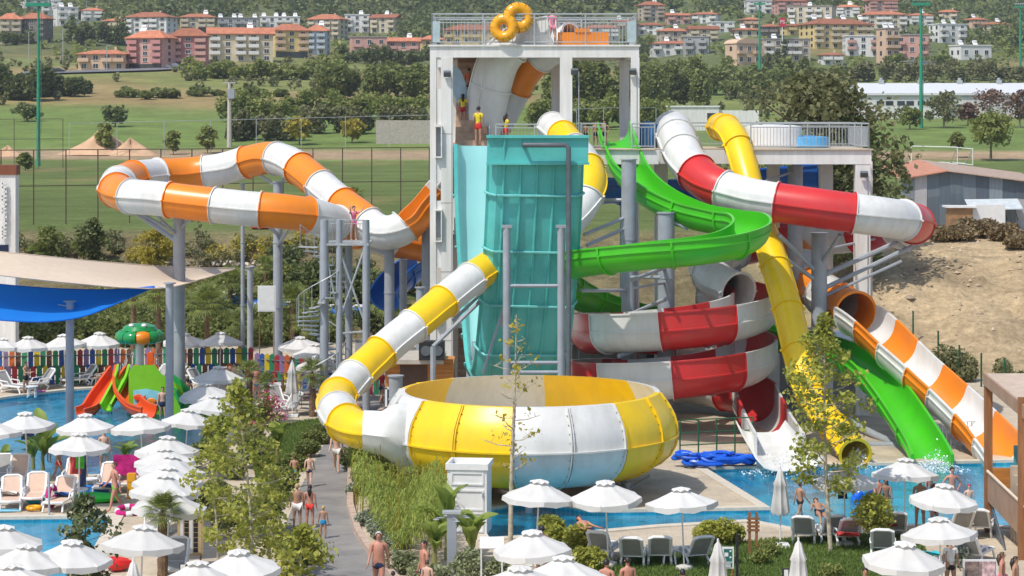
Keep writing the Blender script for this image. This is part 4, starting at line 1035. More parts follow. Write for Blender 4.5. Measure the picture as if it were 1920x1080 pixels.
def house(label, x0, x1, yb, yt, st, wall, roof='hip', trim=None, rz=0.0, balc=True, depth=None, cat='house', tanks=0, dark_ground=False, name=None):
    g = G((x0 + x1) / 2, yb); k = g.y / FPX
    w, h = (x1 - x0) * k, (yb - yt) * k; d = depth or max(7, min(13, w * .7))
    root = empty(name or ('apartment_building' if st > 2 else 'house'), (g.x, g.y + d / 2, g.z - .8), rz); tag(root, label, cat, kind='thing')
    rh = 0 if roof == 'flat' else min(2.6, h * .2)
    hb = h - rh + .8
    m = WC[wall]
    b = MB(); b.box2((-w / 2, -d / 2, 0), (w / 2, d / 2, hb)); b.build('wall', m, root)
    if dark_ground:
        b = MB(); b.box2((-w / 2 + .4, -d / 2 - .05, .5), (w / 2 - .4, -d / 2 - .01, .8 + (hb - .8) / st * .85)); b.build('shopfront', M_glassdk, root)
    if roof == 'flat':
        b = MB(); b.box2((-w / 2 - .25, -d / 2 - .25, hb), (w / 2 + .25, d / 2 + .25, hb + .35)); b.build('roof', M_flatroof if wall != 'white' else m, root)
    elif roof == 'arch':
        b = MB(); n = 10; vs = []
        for i in range(n + 1):
            a = math.pi * i / n; vs += [(-math.cos(a) * (w / 2 + .3), -d / 2 - .3, hb + math.sin(a) * rh), (-math.cos(a) * (w / 2 + .3), d / 2 + .3, hb + math.sin(a) * rh)]
        b.add(vs, [(2 * i, 2 * i + 2, 2 * i + 3, 2 * i + 1) for i in range(n)] + [tuple(2 * i for i in reversed(range(n + 1)))]); b.build('roof', m, root)
    else:
        e = .7; gx = (w / 2 + e); gy = d / 2 + e
        rx = max(.5, w / 2 - d / 2 * .8) if roof == 'hip' else w / 2 + e
        b = MB()
        b.add([(-gx, -gy, hb), (gx, -gy, hb), (gx, gy, hb), (-gx, gy, hb), (-rx, 0, hb + rh), (rx, 0, hb + rh), (-gx, -gy, hb - .18), (gx, -gy, hb - .18), (gx, gy, hb - .18), (-gx, gy, hb - .18)],
              [(0, 1, 5, 4), (1, 2, 5), (2, 3, 4, 5), (3, 0, 4), (0, 6, 7, 1), (1, 7, 8, 2), (2, 8, 9, 3), (3, 9, 6, 0), (6, 9, 8, 7)]); rf = b.build('roof', M_tileroof, root)
        cm = shared('chimney', 'chim', lambda b: b.box((0, 0, .5), (.6, .6, 1.6)), WC['cream'])
        put('chimney', cm, rf, (w * .2, d * .1, hb + rh * .6))
    fh = (hb - .8) / st; nw = max(2, int(w / 3.1)); sp = w / nw
    wm = shared('window', 'win', lambda b: (b.box((0, 0, 0), (1.3, .1, 1.35)),), M_glassdk)
    sm = shared('sill', 'sill', lambda b: (b.box((0, -.06, -.74), (1.6, .22, .1)), b.box((0, -.02, .72), (1.5, .12, .07)), b.box((-.7, -.02, 0), (.08, .12, 1.4)), b.box((.7, -.02, 0), (.08, .12, 1.4)), b.box((0, -.03, 0), (.06, .1, 1.35))), M_wpaint)
    bm_ = shared('balcony', 'bal' + wall + str(trim), lambda b: (b.box((0, -.55, 0), (2.7, 1.3, .16)), b.box((0, -1.15, .5), (2.7, .1, .9)), b.box((-1.3, -.55, .5), (.1, 1.2, .9)), b.box((1.3, -.55, .5), (.1, 1.2, .9))), WC[trim] if trim else m)
    for s in range(st):
        if dark_ground and s == 0: continue
        z = .8 + fh * (s + .52)
        for i in range(nw):
            x = -w / 2 + sp * (i + .5)
            o = put('window', wm, root, (x, -d / 2 - .02, z), 0, (min(1, sp / 2.2), 1, min(1.1, fh / 2.4)))
            put('frame', sm, o, (0, 0, 0))
            if balc and s > 0 and (i % 3 != 1 or nw < 3):
                put('balcony', bm_, root, (x, -d / 2, z - fh * .46), 0, (min(1.1, sp / 2.8), 1, 1))
        if abs(rz) > .15 or abs((x0 + x1) / 2 - 960) > 300:
            sx = 1 if (x0 + x1) / 2 < 960 else -1
            for i in range(max(1, int(d / 4))):
                o = put('window', wm, root, (sx * (w / 2 + .02), -d / 2 + d * (i + .5) / max(1, int(d / 4)), z), rad(90) * sx, (1, 1, min(1.1, fh / 2.4)))
    tk = shared('roof_tank', 'tank', lambda b: (b.tube([(-.7, 0, 1.3), (.7, 0, 1.3)], .38, 8), b.box((0, -.5, .6), (1.8, .08, 1.6), M=Matrix.Rotation(rad(-45), 3, 'X')), b.box((0, .2, .5), (.1, .1, 1.1))), M_wpaint)
    for i in range(tanks):
        put('solar_heater', tk, root, (-w / 2 + w * (i + R.uniform(.25, .75)) / tanks, R.uniform(-.5, 1.5), hb + (.35 if roof == 'flat' else rh * .9)))
    return root
H_ = [
 ('cream four storey block at the far left edge with tiled roof', -6, 35, 82, 24, 4, 'cream', 'hip', None, .1),
 ('dark brown unplastered block beside the left floodlight mast', 37, 90, 80, 24, 4, 'brown', 'hip', None, -.1),
 ('lowest white villa of the stepped row on the left hill', 100, 140, 48, 14, 3, 'white', 'flat', None, .3),
 ('middle white villa of the stepped row on the left hill', 74, 110, 30, 2, 3, 'white', 'flat', None, .3),
 ('upper white villa of the stepped row on the left hill', 38, 76, 18, -8, 3, 'white', 'flat', None, .3),
 ('small peach two storey house with tiled roof beside the road', 148, 237, 132, 93, 2, 'peach', 'hip', None, -.05),
 ('white apartment house with tiled roof behind the pink block', 237, 320, 72, 22, 4, 'white', 'hip', None, -.15),
 ('pink apartment block with red balconies above dark shops', 243, 317, 130, 56, 5, 'pink', 'hip', 'rose', -.08),
 ('rose apartment block with tower bay between pink and cream blocks', 317, 386, 128, 52, 5, 'rose', 'hip', 'pink', 0),
 ('wide cream apartment block with white balconies and gable', 386, 506, 116, 50, 4, 'cream', 'gable', 'white', 0),
 ('yellow striped apartment block with orange roof right of the cream block', 508, 573, 108, 44, 4, 'yellow', 'hip', 'peach', .1),
 ('narrow blue grey apartment block right of the yellow one', 574, 614, 103, 46, 4, 'blue', 'hip', None, .1),
 ('cream house with red roof behind the narrow blue grey block', 580, 645, 76, 26, 4, 'cream', 'hip', None, 0),
 ('cream house peeking over the rose apartment block', 335, 400, 60, 25, 3, 'cream', 'hip', None, .1),
 ('low grey house with solar heaters above the cream apartment block', 405, 480, 56, 34, 2, 'grey', 'flat', None, 0),
 ('white house with solar heaters above the yellow apartment block', 486, 560, 54, 32, 2, 'white', 'flat', None, 0),
 ('white modern house left of the tower with flat roof', 646, 692, 62, 28, 3, 'white', 'flat', None, .1),
 ('cream modern house left of the tower with red gable', 698, 748, 62, 26, 3, 'cream', 'gable', None, -.1),
 ('left half of the low pink row left of the tower', 656, 722, 108, 70, 2, 'pink', 'flat', None, .05),
 ('right half of the low pink row left of the tower', 726, 786, 108, 70, 2, 'pink', 'gable', None, .05),
 ('small yellow house just left of the tower column', 788, 830, 106, 66, 2, 'yellow', 'hip', None, 0),
 ('long yellow hotel with tiled roof behind the top deck railing', 832, 950, 100, 45, 3, 'yellow', 'hip', None, 0),
 ('tall unfinished beige block right of the top deck', 1200, 1242, 40, 2, 4, 'beige', 'hip', None, .15),
 ('white house with red roof nearest the right end of the top deck', 1196, 1246, 66, 42, 2, 'white', 'hip', None, .1),
 ('beige house with red roof second from the top deck', 1236, 1290, 82, 52, 2, 'beige', 'hip', None, -.1),
 ('long white house with rust roof low beside the dark trees', 1222, 1300, 104, 76, 2, 'white', 'hip', None, .1),
 ('cream gabled house right of the beige red roofed house', 1292, 1346, 82, 48, 3, 'cream', 'gable', None, .1),
 ('grey flat roofed house left of the second floodlight mast', 1284, 1332, 104, 70, 3, 'grey', 'flat', None, -.05),
 ('small peach house high behind the second floodlight mast', 1392, 1424, 54, 32, 2, 'peach', 'hip', None, 0),
 ('peach house with rounded roof behind the green mast', 1368, 1424, 122, 72, 2, 'peach', 'arch', None, .25),
 ('long beige hotel wing with dark roof and cypress in front', 1426, 1516, 116, 74, 3, 'beige', 'flat', 'white', 0),
 ('red roofed dark house just left of the red sign', 1428, 1462, 72, 44, 2, 'brown', 'hip', None, 0),
 ('pink block with red roof on the upper right slope', 1454, 1512, 26, -4, 3, 'pink', 'hip', None, .1),
 ('cream terrace row on the upper right slope', 1484, 1568, 44, 12, 3, 'cream', 'flat', 'white', -.1),
 ('big yellow apartment block with orange roof and solar panels', 1512, 1632, 92, 34, 4, 'yellow', 'hip', 'cream', .06),
 ('pink tower block with stacked red roofs on the upper right slope', 1626, 1680, 28, -6, 4, 'pink', 'hip', None, .05),
 ('wide cream block below the stacked red roofs', 1616, 1702, 56, 20, 3, 'cream', 'hip', 'white', -.05),
 ('white house with pink balconies below the yellow apartment block', 1586, 1652, 106, 68, 3, 'white', 'flat', 'pink', .05),
 ('peach tower wing of the house with the pink facade', 1654, 1682, 128, 54, 4, 'peach', 'flat', None, .05),
 ('low pink facade beside the peach tower wing', 1684, 1745, 120, 66, 3, 'pink', 'flat', None, .05),
 ('grey and white modern villa behind the third floodlight mast', 1752, 1810, 82, 46, 3, 'white', 'flat', None, .1),
 ('small white shed house above the white hall', 1792, 1856, 112, 86, 1, 'white', 'flat', None, .1),
 ('little cream house with orange roof near the right edge', 1850, 1892, 66, 40, 2, 'cream', 'hip', None, .2),
 ('white villa with red roof on the slope above the left cream block', 150, 190, 40, 14, 3, 'white', 'hip', None, 0.2),
 ('cream villa half hidden in the wood above the white apartment house', 196, 232, 58, 34, 2, 'cream', 'hip', None, 0.1),
 ('beige house with flat roof below the slope behind the top deck', 1040, 1090, 64, 40, 2, 'beige', 'flat', None, 0),
 ('white house behind the orange basin on the top deck', 1095, 1160, 76, 46, 3, 'white', 'hip', None, 0.1),
 ('red roofed cream house behind the right end of the top deck', 1150, 1192, 58, 36, 2, 'cream', 'hip', None, 0),
 ('pink gabled house between beige block and cream gabled house', 1250, 1292, 46, 24, 2, 'pink', 'gable', None, 0.1),
 ('white row house with rust roof above the grey flat house', 1300, 1350, 44, 22, 2, 'white', 'hip', None, -0.1),
 ('long rust roofed bungalow beside the second floodlight mast', 1376, 1428, 70, 52, 1, 'cream', 'hip', None, 0),
 ('white block on the upper slope left of the pink block', 1400, 1446, 26, 2, 3, 'white', 'flat', None, 0.1),
 ('yellow house behind the red sign', 1470, 1512, 66, 44, 2, 'yellow', 'hip', None, 0),
 ('white villa above the third floodlight mast', 1706, 1748, 48, 24, 3, 'white', 'hip', None, 0.1),
 ('cream villa with red roof right of the third floodlight mast', 1762, 1800, 40, 18, 2, 'cream', 'hip', None, -0.1),
 ('white house with rust roof between yellow block and stacked roofs', 1570, 1614, 32, 8, 3, 'white', 'hip', None, 0.1),
 ('grey block low behind the hall hedge', 1700, 1752, 140, 116, 2, 'grey', 'flat', None, 0),
 ('small white house low between the hedge trees', 1540, 1580, 122, 98, 2, 'white', 'hip', None, 0),
 ('peach villa high on the right hill', 1816, 1848, 54, 32, 2, 'peach', 'hip', None, 0.15),
 ('white house with flat roof on the hillside above the beige hotel wing', 1330, 1376, 62, 42, 2, 'white', 'flat', None, .1),
]
for h in H_:
    house(h[0], *h[1:6], h[6], h[7], h[8], h[9] + R.uniform(-.28, .28), dark_ground=('shops' in h[0] or 'rose apart' in h[0] or 'yellow striped' in h[0]), tanks=(4 if 'solar' in h[0] else R.choice((0, 0, 1, 2, 3) if h[7] == 'flat' else (0, 0, 1, 1))), cat='house' if h[5] < 3 else 'apartment block')

wood_n = lambda x, y: np.sin(x * .017 + y * .011) * .5 + np.sin(x * .041 - y * .017) * .5
forest('hillside_wood', 'dense dark wood covering the hillside behind the town', 800, 1750, 5200, LF_dark, (5, 10), lambda x, y: np.where(x < .06 * y, .95, .42) * (1 - .75 * ss(.6, .95, wood_n(x, y))), 1.7, 40)
forest('hillside_scrub', 'mid green scrub and small trees scattered over the slope between the houses', 690, 1500, 2600, LF_light, (2.5, 6), lambda x, y: .75, 1.3, 26)
forest('meadow_scrub', 'low olive bushes dotted over the dry meadow below the town', 470, 700, 520, LF_olive, (1.2, 3.2), lambda x, y: .5 + .5 * np.sin(x * .05 + y * .03), .75, 40)


# ---------------------------------------------------------------- white sports hall, shed, small buildings
def hall():
    g = G(1765, 222); k = g.y / FPX; w = 330 * k; h = 50 * k; d = 26
    root = empty('sports_hall', (g.x + 2, g.y + d / 2, g.z - .3), -.03); tag(root, 'long white metal hall with low gable and strip windows on the right', 'hall', kind='thing')
    mw = mat('white_sheet_metal', (.62, .62, .61), rough=.55, var=.05, scale=.4, aniso=(4, 4, .2)); mr = mat('pale_metal_roof', (.66, .665, .67), rough=.4, var=.06)
    b = MB(); b.box2((-w / 2, -d / 2, 0), (w / 2, d / 2, h)); b.build('wall', mw, root)
    b = MB(); e = .5; rh = 2.4
    b.add([(-w / 2 - e, -d / 2 - e, h), (w / 2 + e, -d / 2 - e, h), (w / 2 + e, 0, h + rh), (-w / 2 - e, 0, h + rh), (-w / 2 - e, d / 2 + e, h), (w / 2 + e, d / 2 + e, h), (-w / 2 - e, -d / 2 - e, h - .5), (w / 2 + e, -d / 2 - e, h - .5)], [(0, 1, 2, 3), (3, 2, 5, 4), (0, 6, 7, 1), (0, 3, 4), (1, 5, 2)]); rf = b.build('roof', mr, root)
    for i in range(4):
        q = MB(); q.box((0, 0, .4), (1.2, 1.2, .9)); q.tube([(0, 0, .8), (0, 0, 1.4)], .4, 8); q.build('roof_vent', M_galv, rf).location = (-w / 2 + w * (i + .7) / 4.4, -1, h + rh - .2)
    wm = shared('hall_window', 'hallwin', lambda b: b.box((0, 0, 0), (1.7, .1, 1.0)), M_glassdk)
    for i in range(8): put('window', wm, root, (-w / 2 + 4.6 + i * 2.05 + (i // 2) * .55, -d / 2 - .03, h * .62))
    for i in range(2): put('window', wm, root, (w / 2 - 6 + i * 2.1, -d / 2 - .03, h * .62))
    q = MB(); q.box((0, 0, 1.6), (3.4, .1, 3.2)); q.build('gate', mat('grey_gate', (.3, .31, .32)), root).location = (-w / 2 + 20.5, -d / 2 - .04, .2)
    q = MB()
    for i in range(1, 12): q.box((-w / 2 + w * i / 12, -d / 2 - .02, h / 2 - .2), (.12, .06, h - .6))
    q.build('wall_rib', mw, root)['kind'] = 'stuff'
hall()
def shed():
    g = G(1800, 430); k = g.y / FPX; root = empty('corrugated_shed', (P(1800, 0, g.y).x, g.y + 4, g.z - .1), 0); tag(root, 'blue grey patchwork tin shed with low red gable on the sand bank', 'shed', kind='thing')
    cols = [(.10, .135, .165), (.14, .18, .21), (.075, .10, .13), (.2, .23, .25), (.42, .42, .43), (.12, .155, .175)]
    ms = [mat('tin_%d' % i, c, rough=.5, var=.12, scale=1.5, aniso=(5, 5, .3), dirt=(.2, .13, .09), damt=.3) for i, c in enumerate(cols)]
    xs = [1690, 1715, 1738, 1762, 1782, 1805, 1830, 1855, 1880, 1905, 1935, 1965]
    apex = 1775; R2 = random.Random(4)
    def top(x): return 318 + (abs(x - apex) * (.17 if x < apex else .13))
    for a, b in zip(xs, xs[1:]):
        xa, xb = P(a, 0, g.y).x - root.location.x, P(b, 0, g.y).x - root.location.x
        za, zb = (430 - top(a)) * k, (430 - top(b)) * k; dy = -4 + R2.uniform(-.03, .03)
        sp = R2.uniform(.35, .65)
        for (f0, f1) in ((0, sp), (sp, 1)):
            q = MB(); q.add([(xa, dy, za * f0), (xb, dy, zb * f0), (xb, dy, zb * f1), (xa, dy, za * f1), (xa, dy + .06, za * f0), (xb, dy + .06, zb * f0), (xb, dy + .06, zb * f1), (xa, dy + .06, za * f1)], [(0, 1, 2, 3), (4, 7, 6, 5), (0, 4, 5, 1), (1, 5, 6, 2), (2, 6, 7, 3), (3, 7, 4, 0)])
            q.build('tin_sheet', R2.choice(ms), root)
    X = [P(v, 0, g.y).x - root.location.x for v in (1684, apex, 1975)]; Z = [(430 - top(v)) * k + .04 for v in (1684, apex, 1975)]
    for i, m in ((0, mat('rusty_tin_roof', (.50, .22, .13), rough=.6, var=.2)), (1, mat('tan_tin_roof', (.42, .30, .22), rough=.6, var=.2))):
        q = MB(); q.add([(X[i], -4.4, Z[i]), (X[i + 1], -4.4, Z[i + 1]), (X[i + 1], 6, Z[i + 1] + .5), (X[i], 6, Z[i] + .5), (X[i], -4.4, Z[i] - .07), (X[i + 1], -4.4, Z[i + 1] - .07)], [(0, 1, 2, 3), (0, 4, 5, 1)]); q.build('roof', m, root)
    q = MB(); a = P(1808, 0, g.y).x - root.location.x; b = P(1908, 0, g.y).x - root.location.x; q.add([(a, -5.6, 1.5), (b, -5.6, 1.55), (b, -4.06, 2.15), (a, -4.06, 2.1), (a, -5.6, 1.44), (b, -5.6, 1.49)], [(0, 1, 2, 3), (0, 4, 5, 1)]); q.build('awning', mat('pale_tarp', (.5, .55, .58)), root)
    for i in range(5):
        q = MB(); x = a + (b - a) * (i + .3) / 5; q.tube([(x, -5.5, 1.48), (x + .5, -4.1, .7)], .03, 5); q.build('awning_strut', M_steel_dk, root)
    # white van-like tank and plywood hut in front
    t = thing_box('site_hut', 'small plywood hut with white lean-to below the tin shed', 'hut', [('plywood_box', (-.75, -.7, 0), (.75, .7, 1.75), mat('plywood', (.30, .17, .08), var=.3)), ('roof_sheet', (-.95, -.9, 1.75), (.95, .9, 1.86), M_wpaint), ('white_wall', (.76, -.55, 0), (2.9, .7, 1.95), M_wpaint)], (P(1803, 0, g.y - 4).x, g.y - 3.2, g.z - .15))
shed()
def car(label, x, y, rz, col, s=1.0):
    g = G(x, y); root = empty('parked_car', g, rz); tag(root, label, 'car', 'cars parked in the background', 'thing')
    b = MB(); prof = [(-2.1, .35), (-2.15, .75), (-1.9, .95), (-1.3, 1.0), (-.75, 1.45), (.7, 1.48), (1.4, 1.05), (2.0, .9), (2.15, .6), (2.1, .35)]
    n = len(prof); vs = [(px, sy * (.85 if pz < 1.1 else .68), pz) for sy in (-1, 1) for px, pz in prof]
    b.add(vs, [tuple(range(n)), tuple(reversed(range(n, 2 * n)))] + [(i, n + i, n + (i + 1) % n, (i + 1) % n) for i in range(n)]); b.build('body', col, root)
    for sy in (-1, 1):
        q = MB(); q.add([(-1.15, sy * .80, 1.03), (1.2, sy * .80, 1.06), (.6, sy * .71, 1.4), (-.65, sy * .71, 1.38)], [(0, 1, 2, 3)]); q.build('side_window', M_glassdk, root)
        for px in (-1.35, 1.35):
            w = MB(); w.tube([(px, sy * .72, .33), (px, sy * .9, .33)], .33, 12); w.build('wheel', M_black, root)
    return root
M_cw = mat('white_car_paint', (.7, .7, .7), rough=.25); M_cb = mat('black_car_paint', (.02, .025, .035), rough=.2)
car('black car parked on the sand bank at the right edge', 1916, 424, .2, M_cb)
car('white car left of the pair parked before the pink block', 305, 130, .1, M_cw); car('white car right of the pair parked before the pink block', 326, 129, -.1, M_cw)
car('white car parked high on the road above the peach house', 226, 82, 0, M_cw)
car('dark car on the road left of the peach house', 107, 138, 0, M_cb)
# road in front of the apartment blocks
rd = [G(x, y) for x, y in ((40, 139), (105, 139), (200, 136), (300, 133), (370, 129), (420, 124))]
b = MB(); vs = []
for p in rd: vs += [(p.x, p.y - 5, gz(p.x, p.y - 5) + .5), (p.x, p.y + 7, gz(p.x, p.y + 7) + .5)]
b.add(vs, [(2 * i, 2 * i + 2, 2 * i + 3, 2 * i + 1) for i in range(len(rd) - 1)]); b.build('road', mat('far_asphalt', (.16, .16, .165), rough=.9))['kind'] = 'structure'
# dirt mounds and concrete wall beyond the pitch
def mound(label, x, yb, w, h, m, seed):
    g = G(x, yb); k = g.y / FPX; W_, H2 = w * k / 2, h * k; rng = random.Random(seed); n = 28; mm = 10; vs = []; 
    for i in range(mm + 1):
        for j in range(n):
            a = 2 * math.pi * j / n; t = i / mm; r = t
            z = H2 * (1 - t) ** 1.1 * (1 + .25 * math.sin(3 * a + seed)) + .25 * mnoise.noise(Vector((r * 4 * math.cos(a), r * 4 * math.sin(a), seed))) * (1 - t)
            vs.append((W_ * r * math.cos(a), W_ * .7 * r * math.sin(a), z - .15 * t))
    b = MB(); b.add(vs, [(i * n + j, i * n + (j + 1) % n, (i + 1) * n + (j + 1) % n, (i + 1) * n + j) for i in range(mm) for j in range(n)])
    o = b.build('earth_mound', m, None, smooth='all'); o.location = g; tag(o, label, 'mound', kind='thing')
M_earth = mat('pink_tan_earth', (.52, .33, .20), rough=.95, var=.15, scale=.6, bump=.5, bscale=2)
mound('pinkish earth mound beyond the pitch right of the floodlight mast', 188, 288, 170, 38, M_earth, 1); mound('low flat earth mound tailing off to the right', 245, 290, 110, 26, M_earth, 2); mound('small earth mound at the left edge behind the pitch', 14, 292, 70, 16, M_earth, 3)
g = G(750, 270); b = MB(); b.box2((P(705, 0, g.y).x, g.y, g.z - .3), (P(808, 0, g.y).x, g.y + .5, g.z + 3.9)); tag(b.build('concrete_wall', mat('grey_block_wall', (.40, .36, .31), rough=.95, var=.15)), 'grey concrete wall beyond the pitch just left of the tower', 'wall', kind='thing')
g = G(1310, 245)
thing_box('white_annexe', 'low white flat roofed building behind the slide platform', 'building', [('wall', (-6, 0, -1), (3.8, 8, 4.2), M_conc), ('wall', (3.9, 1.0, -1), (11.5, 8, 3.6), M_conc), ('doorway', (1.6, -.05, 0), (3.2, .02, 3.1), M_glassdk), ('roof_edge', (-6.2, -.2, 4.2), (4.0, 8.2, 4.5), M_conc)], (g.x, g.y, g.z + .2))['kind'] = 'thing'
# ---------------------------------------------------------------- floodlight masts, power pole, sign
M_mast = mat('green_mast_paint', (.02, .27, .16), rough=.45, var=.15)
def mast(label, x, yb, top, head, r=.35):
    g = G(x, yb); k = g.y / FPX; h = (yb - top) * k
    root = empty('floodlight_mast', g); tag(root, label, 'floodlight mast', 'green floodlight masts round the pitch')
    b = MB(); b.tube([(0, 0, -.2), (0, 0, h)], [r, r * .5], 12); b.build('pole', M_mast, root, smooth=True)
    if head:
        b = MB(); b.box((0, 0, h - .2), (3.4, .9, .5)); b.box((0, 0, h + .35), (3.4, .1, .1)); b.tube([(-1.6, 0, h), (-1.6, 0, h + 1)], .05, 5); b.tube([(1.6, 0, h), (1.6, 0, h + 1)], .05, 5); b.build('lamp_frame', M_mast, root)
        for i in range(5):
            q = MB(); q.box((0, -.35, 0), (.5, .28, .45)); q.build('lamp', M_galv, root).location = (-1.4 + i * .7, 0, h + .75)
    q = MB(); q.tube([(.42, -.2, h * .2), (.42, -.2, h)], .04, 4); q.build('ladder', M_mast, root)
mast('green floodlight mast standing at the left edge of the pitch', 72, 312, 6, True, .3); mast('green floodlight mast above the platform railing beside the red sign', 1424, 158, 6, True, .42)
mast('green floodlight mast in front of the white hall', 1727, 240, 6, True, .42); mast('green floodlight mast at the right edge behind the hall', 1913, 145, 12, True, .42); mast('green mast behind the yellow rubber rings on the top deck', 974, 120, -4, True, .4)
def pole_():
    g = G(430, 276); k = g.y / FPX; h = 122 * k; root = empty('power_pole', g); tag(root, 'pale concrete power pole with transformer platform beyond the pitch', 'power pole')
    m = mat('pale_concrete', (.50, .46, .40)); b = MB(); b.tube([(0, 0, -.2), (0, 0, h)], [.42, .26], 8); b.build('pole', m, root)
    b = MB(); b.box((0, 0, h - .1), (2.0, .2, .2)); b.build('crossarm', m, root)
    for x in (-.9, 0, .9):
        q = MB(); q.tube([(x, 0, h), (x, 0, h + .5)], .1, 6); q.build('insulator', M_steel_dk, root)
    b = MB(); b.box((.35, -.4, h - 1.9), (1.1, .8, 1.5)); b.build('transformer', M_steel, root)
pole_()
def sign_pole():
    g = G(1467, 118); k = g.y / FPX; h = 84 * k; root = empty('pylon_sign', g); tag(root, 'red pylon sign with white letters rising among the houses', 'sign', kind='thing')
    b = MB(); b.tube([(0, 0, 0), (0, 0, h - 2.8)], .18, 8); b.build('post', M_wpaint, root)
    b = MB(); b.box((0, 0, h - 1.5), (2.2, .4, 3.0)); bd = b.build('board', mat('red_sign', (.55, .02, .06), rough=.4), root)
    cu = bpy.data.curves.new('lettering', 'FONT'); cu.body = 'PS'; cu.size = 1.7; cu.extrude = .03; cu.align_x = 'CENTER'; cu.materials.append(M_wpaint)
    t0 = bpy.data.objects.new('lettering', cu); COL.objects.link(t0)
    me = bpy.data.meshes.new_from_object(t0.evaluated_get(bpy.context.evaluated_depsgraph_get())); bpy.data.objects.remove(t0)
    t = bpy.data.objects.new('lettering', me); COL.objects.link(t); t.parent = bd; t.location = (0, -.24, h - 1.9); t.rotation_euler = (math.pi / 2, 0, 0)
sign_pole()
for i, (x, yb, yt) in enumerate(((54, 118, 60), (118, 126, 56), (162, 60, 4), (200, 135, 86), (232, 130, 96), (354, 145, 100), (384, 118, 72), (1160, 200, 140))):
    g = G(x, yb); h = (yb - yt) * g.y / FPX; root = empty('street_light', g)
    tag(root, 'thin grey street light ' + ['by the cream block at the left edge', 'on the meadow left of the peach house', 'high on the hill beside the white villas', 'in front of the peach house', 'at the right corner of the peach house', 'before the rose apartment block', 'at the left corner of the cream block', 'seen through the open tower frame'][i], 'street light', 'street lights of the town')
    b = MB(); b.tube([(0, 0, 0), (0, 0, h)], .12, 6); b.build('pole', M_galv, root); b = MB(); b.tube([(0, 0, h), (1.2, 0, h + .15)], .08, 5); b.build('arm', M_galv, root)
# ---------------------------------------------------------------- pitch fences
M_fence = mat('rusty_fence_steel', (.085, .055, .04), rough=.8, var=.2)
def fence(label, pts, h, n, rails=(1.0, .5), name='sports_fence', m=M_fence, r=.045, cat='fence'):
    root = empty(name, pts[0]); tag(root, label, cat, kind='thing'); og = Vector(pts[0])
    ps = resample([Vector(p) for p in pts], (Vector(pts[-1]) - Vector(pts[0])).length / n)
    pm = MB(); pm.tube([(0, 0, 0), (0, 0, h)], r, 6); o0 = None
    for p in ps:
        z = gz(p.x, p.y)
        if o0 is None: o0 = pm.build('post', m, root); o0.location = Vector((p.x, p.y, z)) - og
        else: put('post', o0.data, root, Vector((p.x, p.y, z)) - og)
    for f in rails:
        q = MB(); q.tube([Vector((p.x, p.y, gz(p.x, p.y) + h * f)) - og for p in ps], r * .75, 5); q.build('rail', m, root)
    return root
fl = [Vector((P(x, 0, Y).x, Y, 5.9)) for x, Y in ((-60, 154), (805, 166))]
fence('tall rusty mesh fence posts along the near side of the pitch', fl, 5.2, 15, (1.0, .52))
fence('tall fence frame at the far left corner of the pitch', [G(-20, 318), G(118, 316)], 6.6, 3, (1.0, .6))
fence('white wire fence posts on the far side of the pitch', [G(130, 296), G(810, 276)], 5.2, 8, (1.0,), m=M_galv, r=.06)
fence('thin fence along the bushes behind the platform', [G(1030, 262), G(1230, 256)], 5.0, 4, (1.0,), m=M_galv, r=.06)
fence('green post fence at the foot of the sand bank', [PZ(1712, 690, .1), PZ(1760, 700, .1), PZ(1842, 722, .1), PZ(1930, 745, .1)], 1.7, 5, (), 'bank_fence', mat('green_fence_paint', (.01, .09, .04)), .05)
# goals
def goal(label, x0, x1, yb, hpx, dep):
    a, c = G(x0, yb), G(x1, yb + 3); root = empty('football_goal', a); tag(root, label, 'goal'); k = a.y / FPX; h = hpx * k; d = c - a
    for nm, pts in (('goal_post', [(0, 0, 0), (0, 0, h)]), ('goal_post', [d, d + Vector((0, 0, h))]), ('crossbar', [(0, 0, h), d + Vector((0, 0, h))]), ('rear_frame', [(0, 0, h), Vector((.2, dep, .1)), d + Vector((.2, dep, .1)), d + Vector((0, 0, h))]), ('ground_bar', [(0, 0, .06), d + Vector((0, 0, .06))])):
        q = MB(); q.tube(pts, .07, 6); q.build(nm, M_wpaint, root)
goal('white football goal on the pitch right of the big dark tree', 1709, 1795, 305, 31, 6)
goal('second smaller goal frame near the right of the pitch', 1795, 1824, 307, 30, 6)
q = PZ(477, 450, 5.9)
thing_box('red_cabin', 'small red kiosk cabin standing at the pitch edge', 'cabin', [('cabin_body', (-.55, -.5, 0), (.7, .6, 1.25), mat('red_cabin_paint', (.52, .03, .03))), ('window', (-.3, -.52, .55), (.3, -.5, 1.0), M_glassdk), ('roof_board', (-.65, -.6, 1.25), (.8, .7, 1.33), mat('red_cabin_paint', (.52, .03, .03)))], (P(487, 0, 152).x, 152, 5.9))
# white building with raised letters at the left edge
def entrance():
    x1 = P(29, 0, 128).x; root = empty('entrance_building', (x1, 128, 0)); tag(root, 'white building corner with brown roof band and raised lettering at the left edge', 'building', kind='thing')
    b = MB(); b.box2((-8, 0, 0), (0, .9, 10.2)); b.build('wall', M_conc, root)
    b = MB(); b.box2((-8.1, -.08, 10.2), (.06, 1.0, 10.75)); b.build('roof_band', mat('brown_fascia', (.20, .06, .025)), root)
    b = MB(); b.box2((-3, -.06, 4.9), (-.4, -.01, 6.2)); b.build('window', mat('navy_glass', (.01, .02, .06), rough=.15), root)
    R3 = random.Random(3)
    for i in range(9):
        q = MB(); w = R3.uniform(.22, .34); q.box((0, 0, .11), (w, .1, .08)); q.box((0, 0, -.11), (w, .1, .08)); q.box((R3.choice((-.1, .1)), 0, 0), (.09, .1, .28))
        q.build('raised_letter', M_wpaint, root).location = (-.6, -.16, 9.6 - i * .36)
entrance()
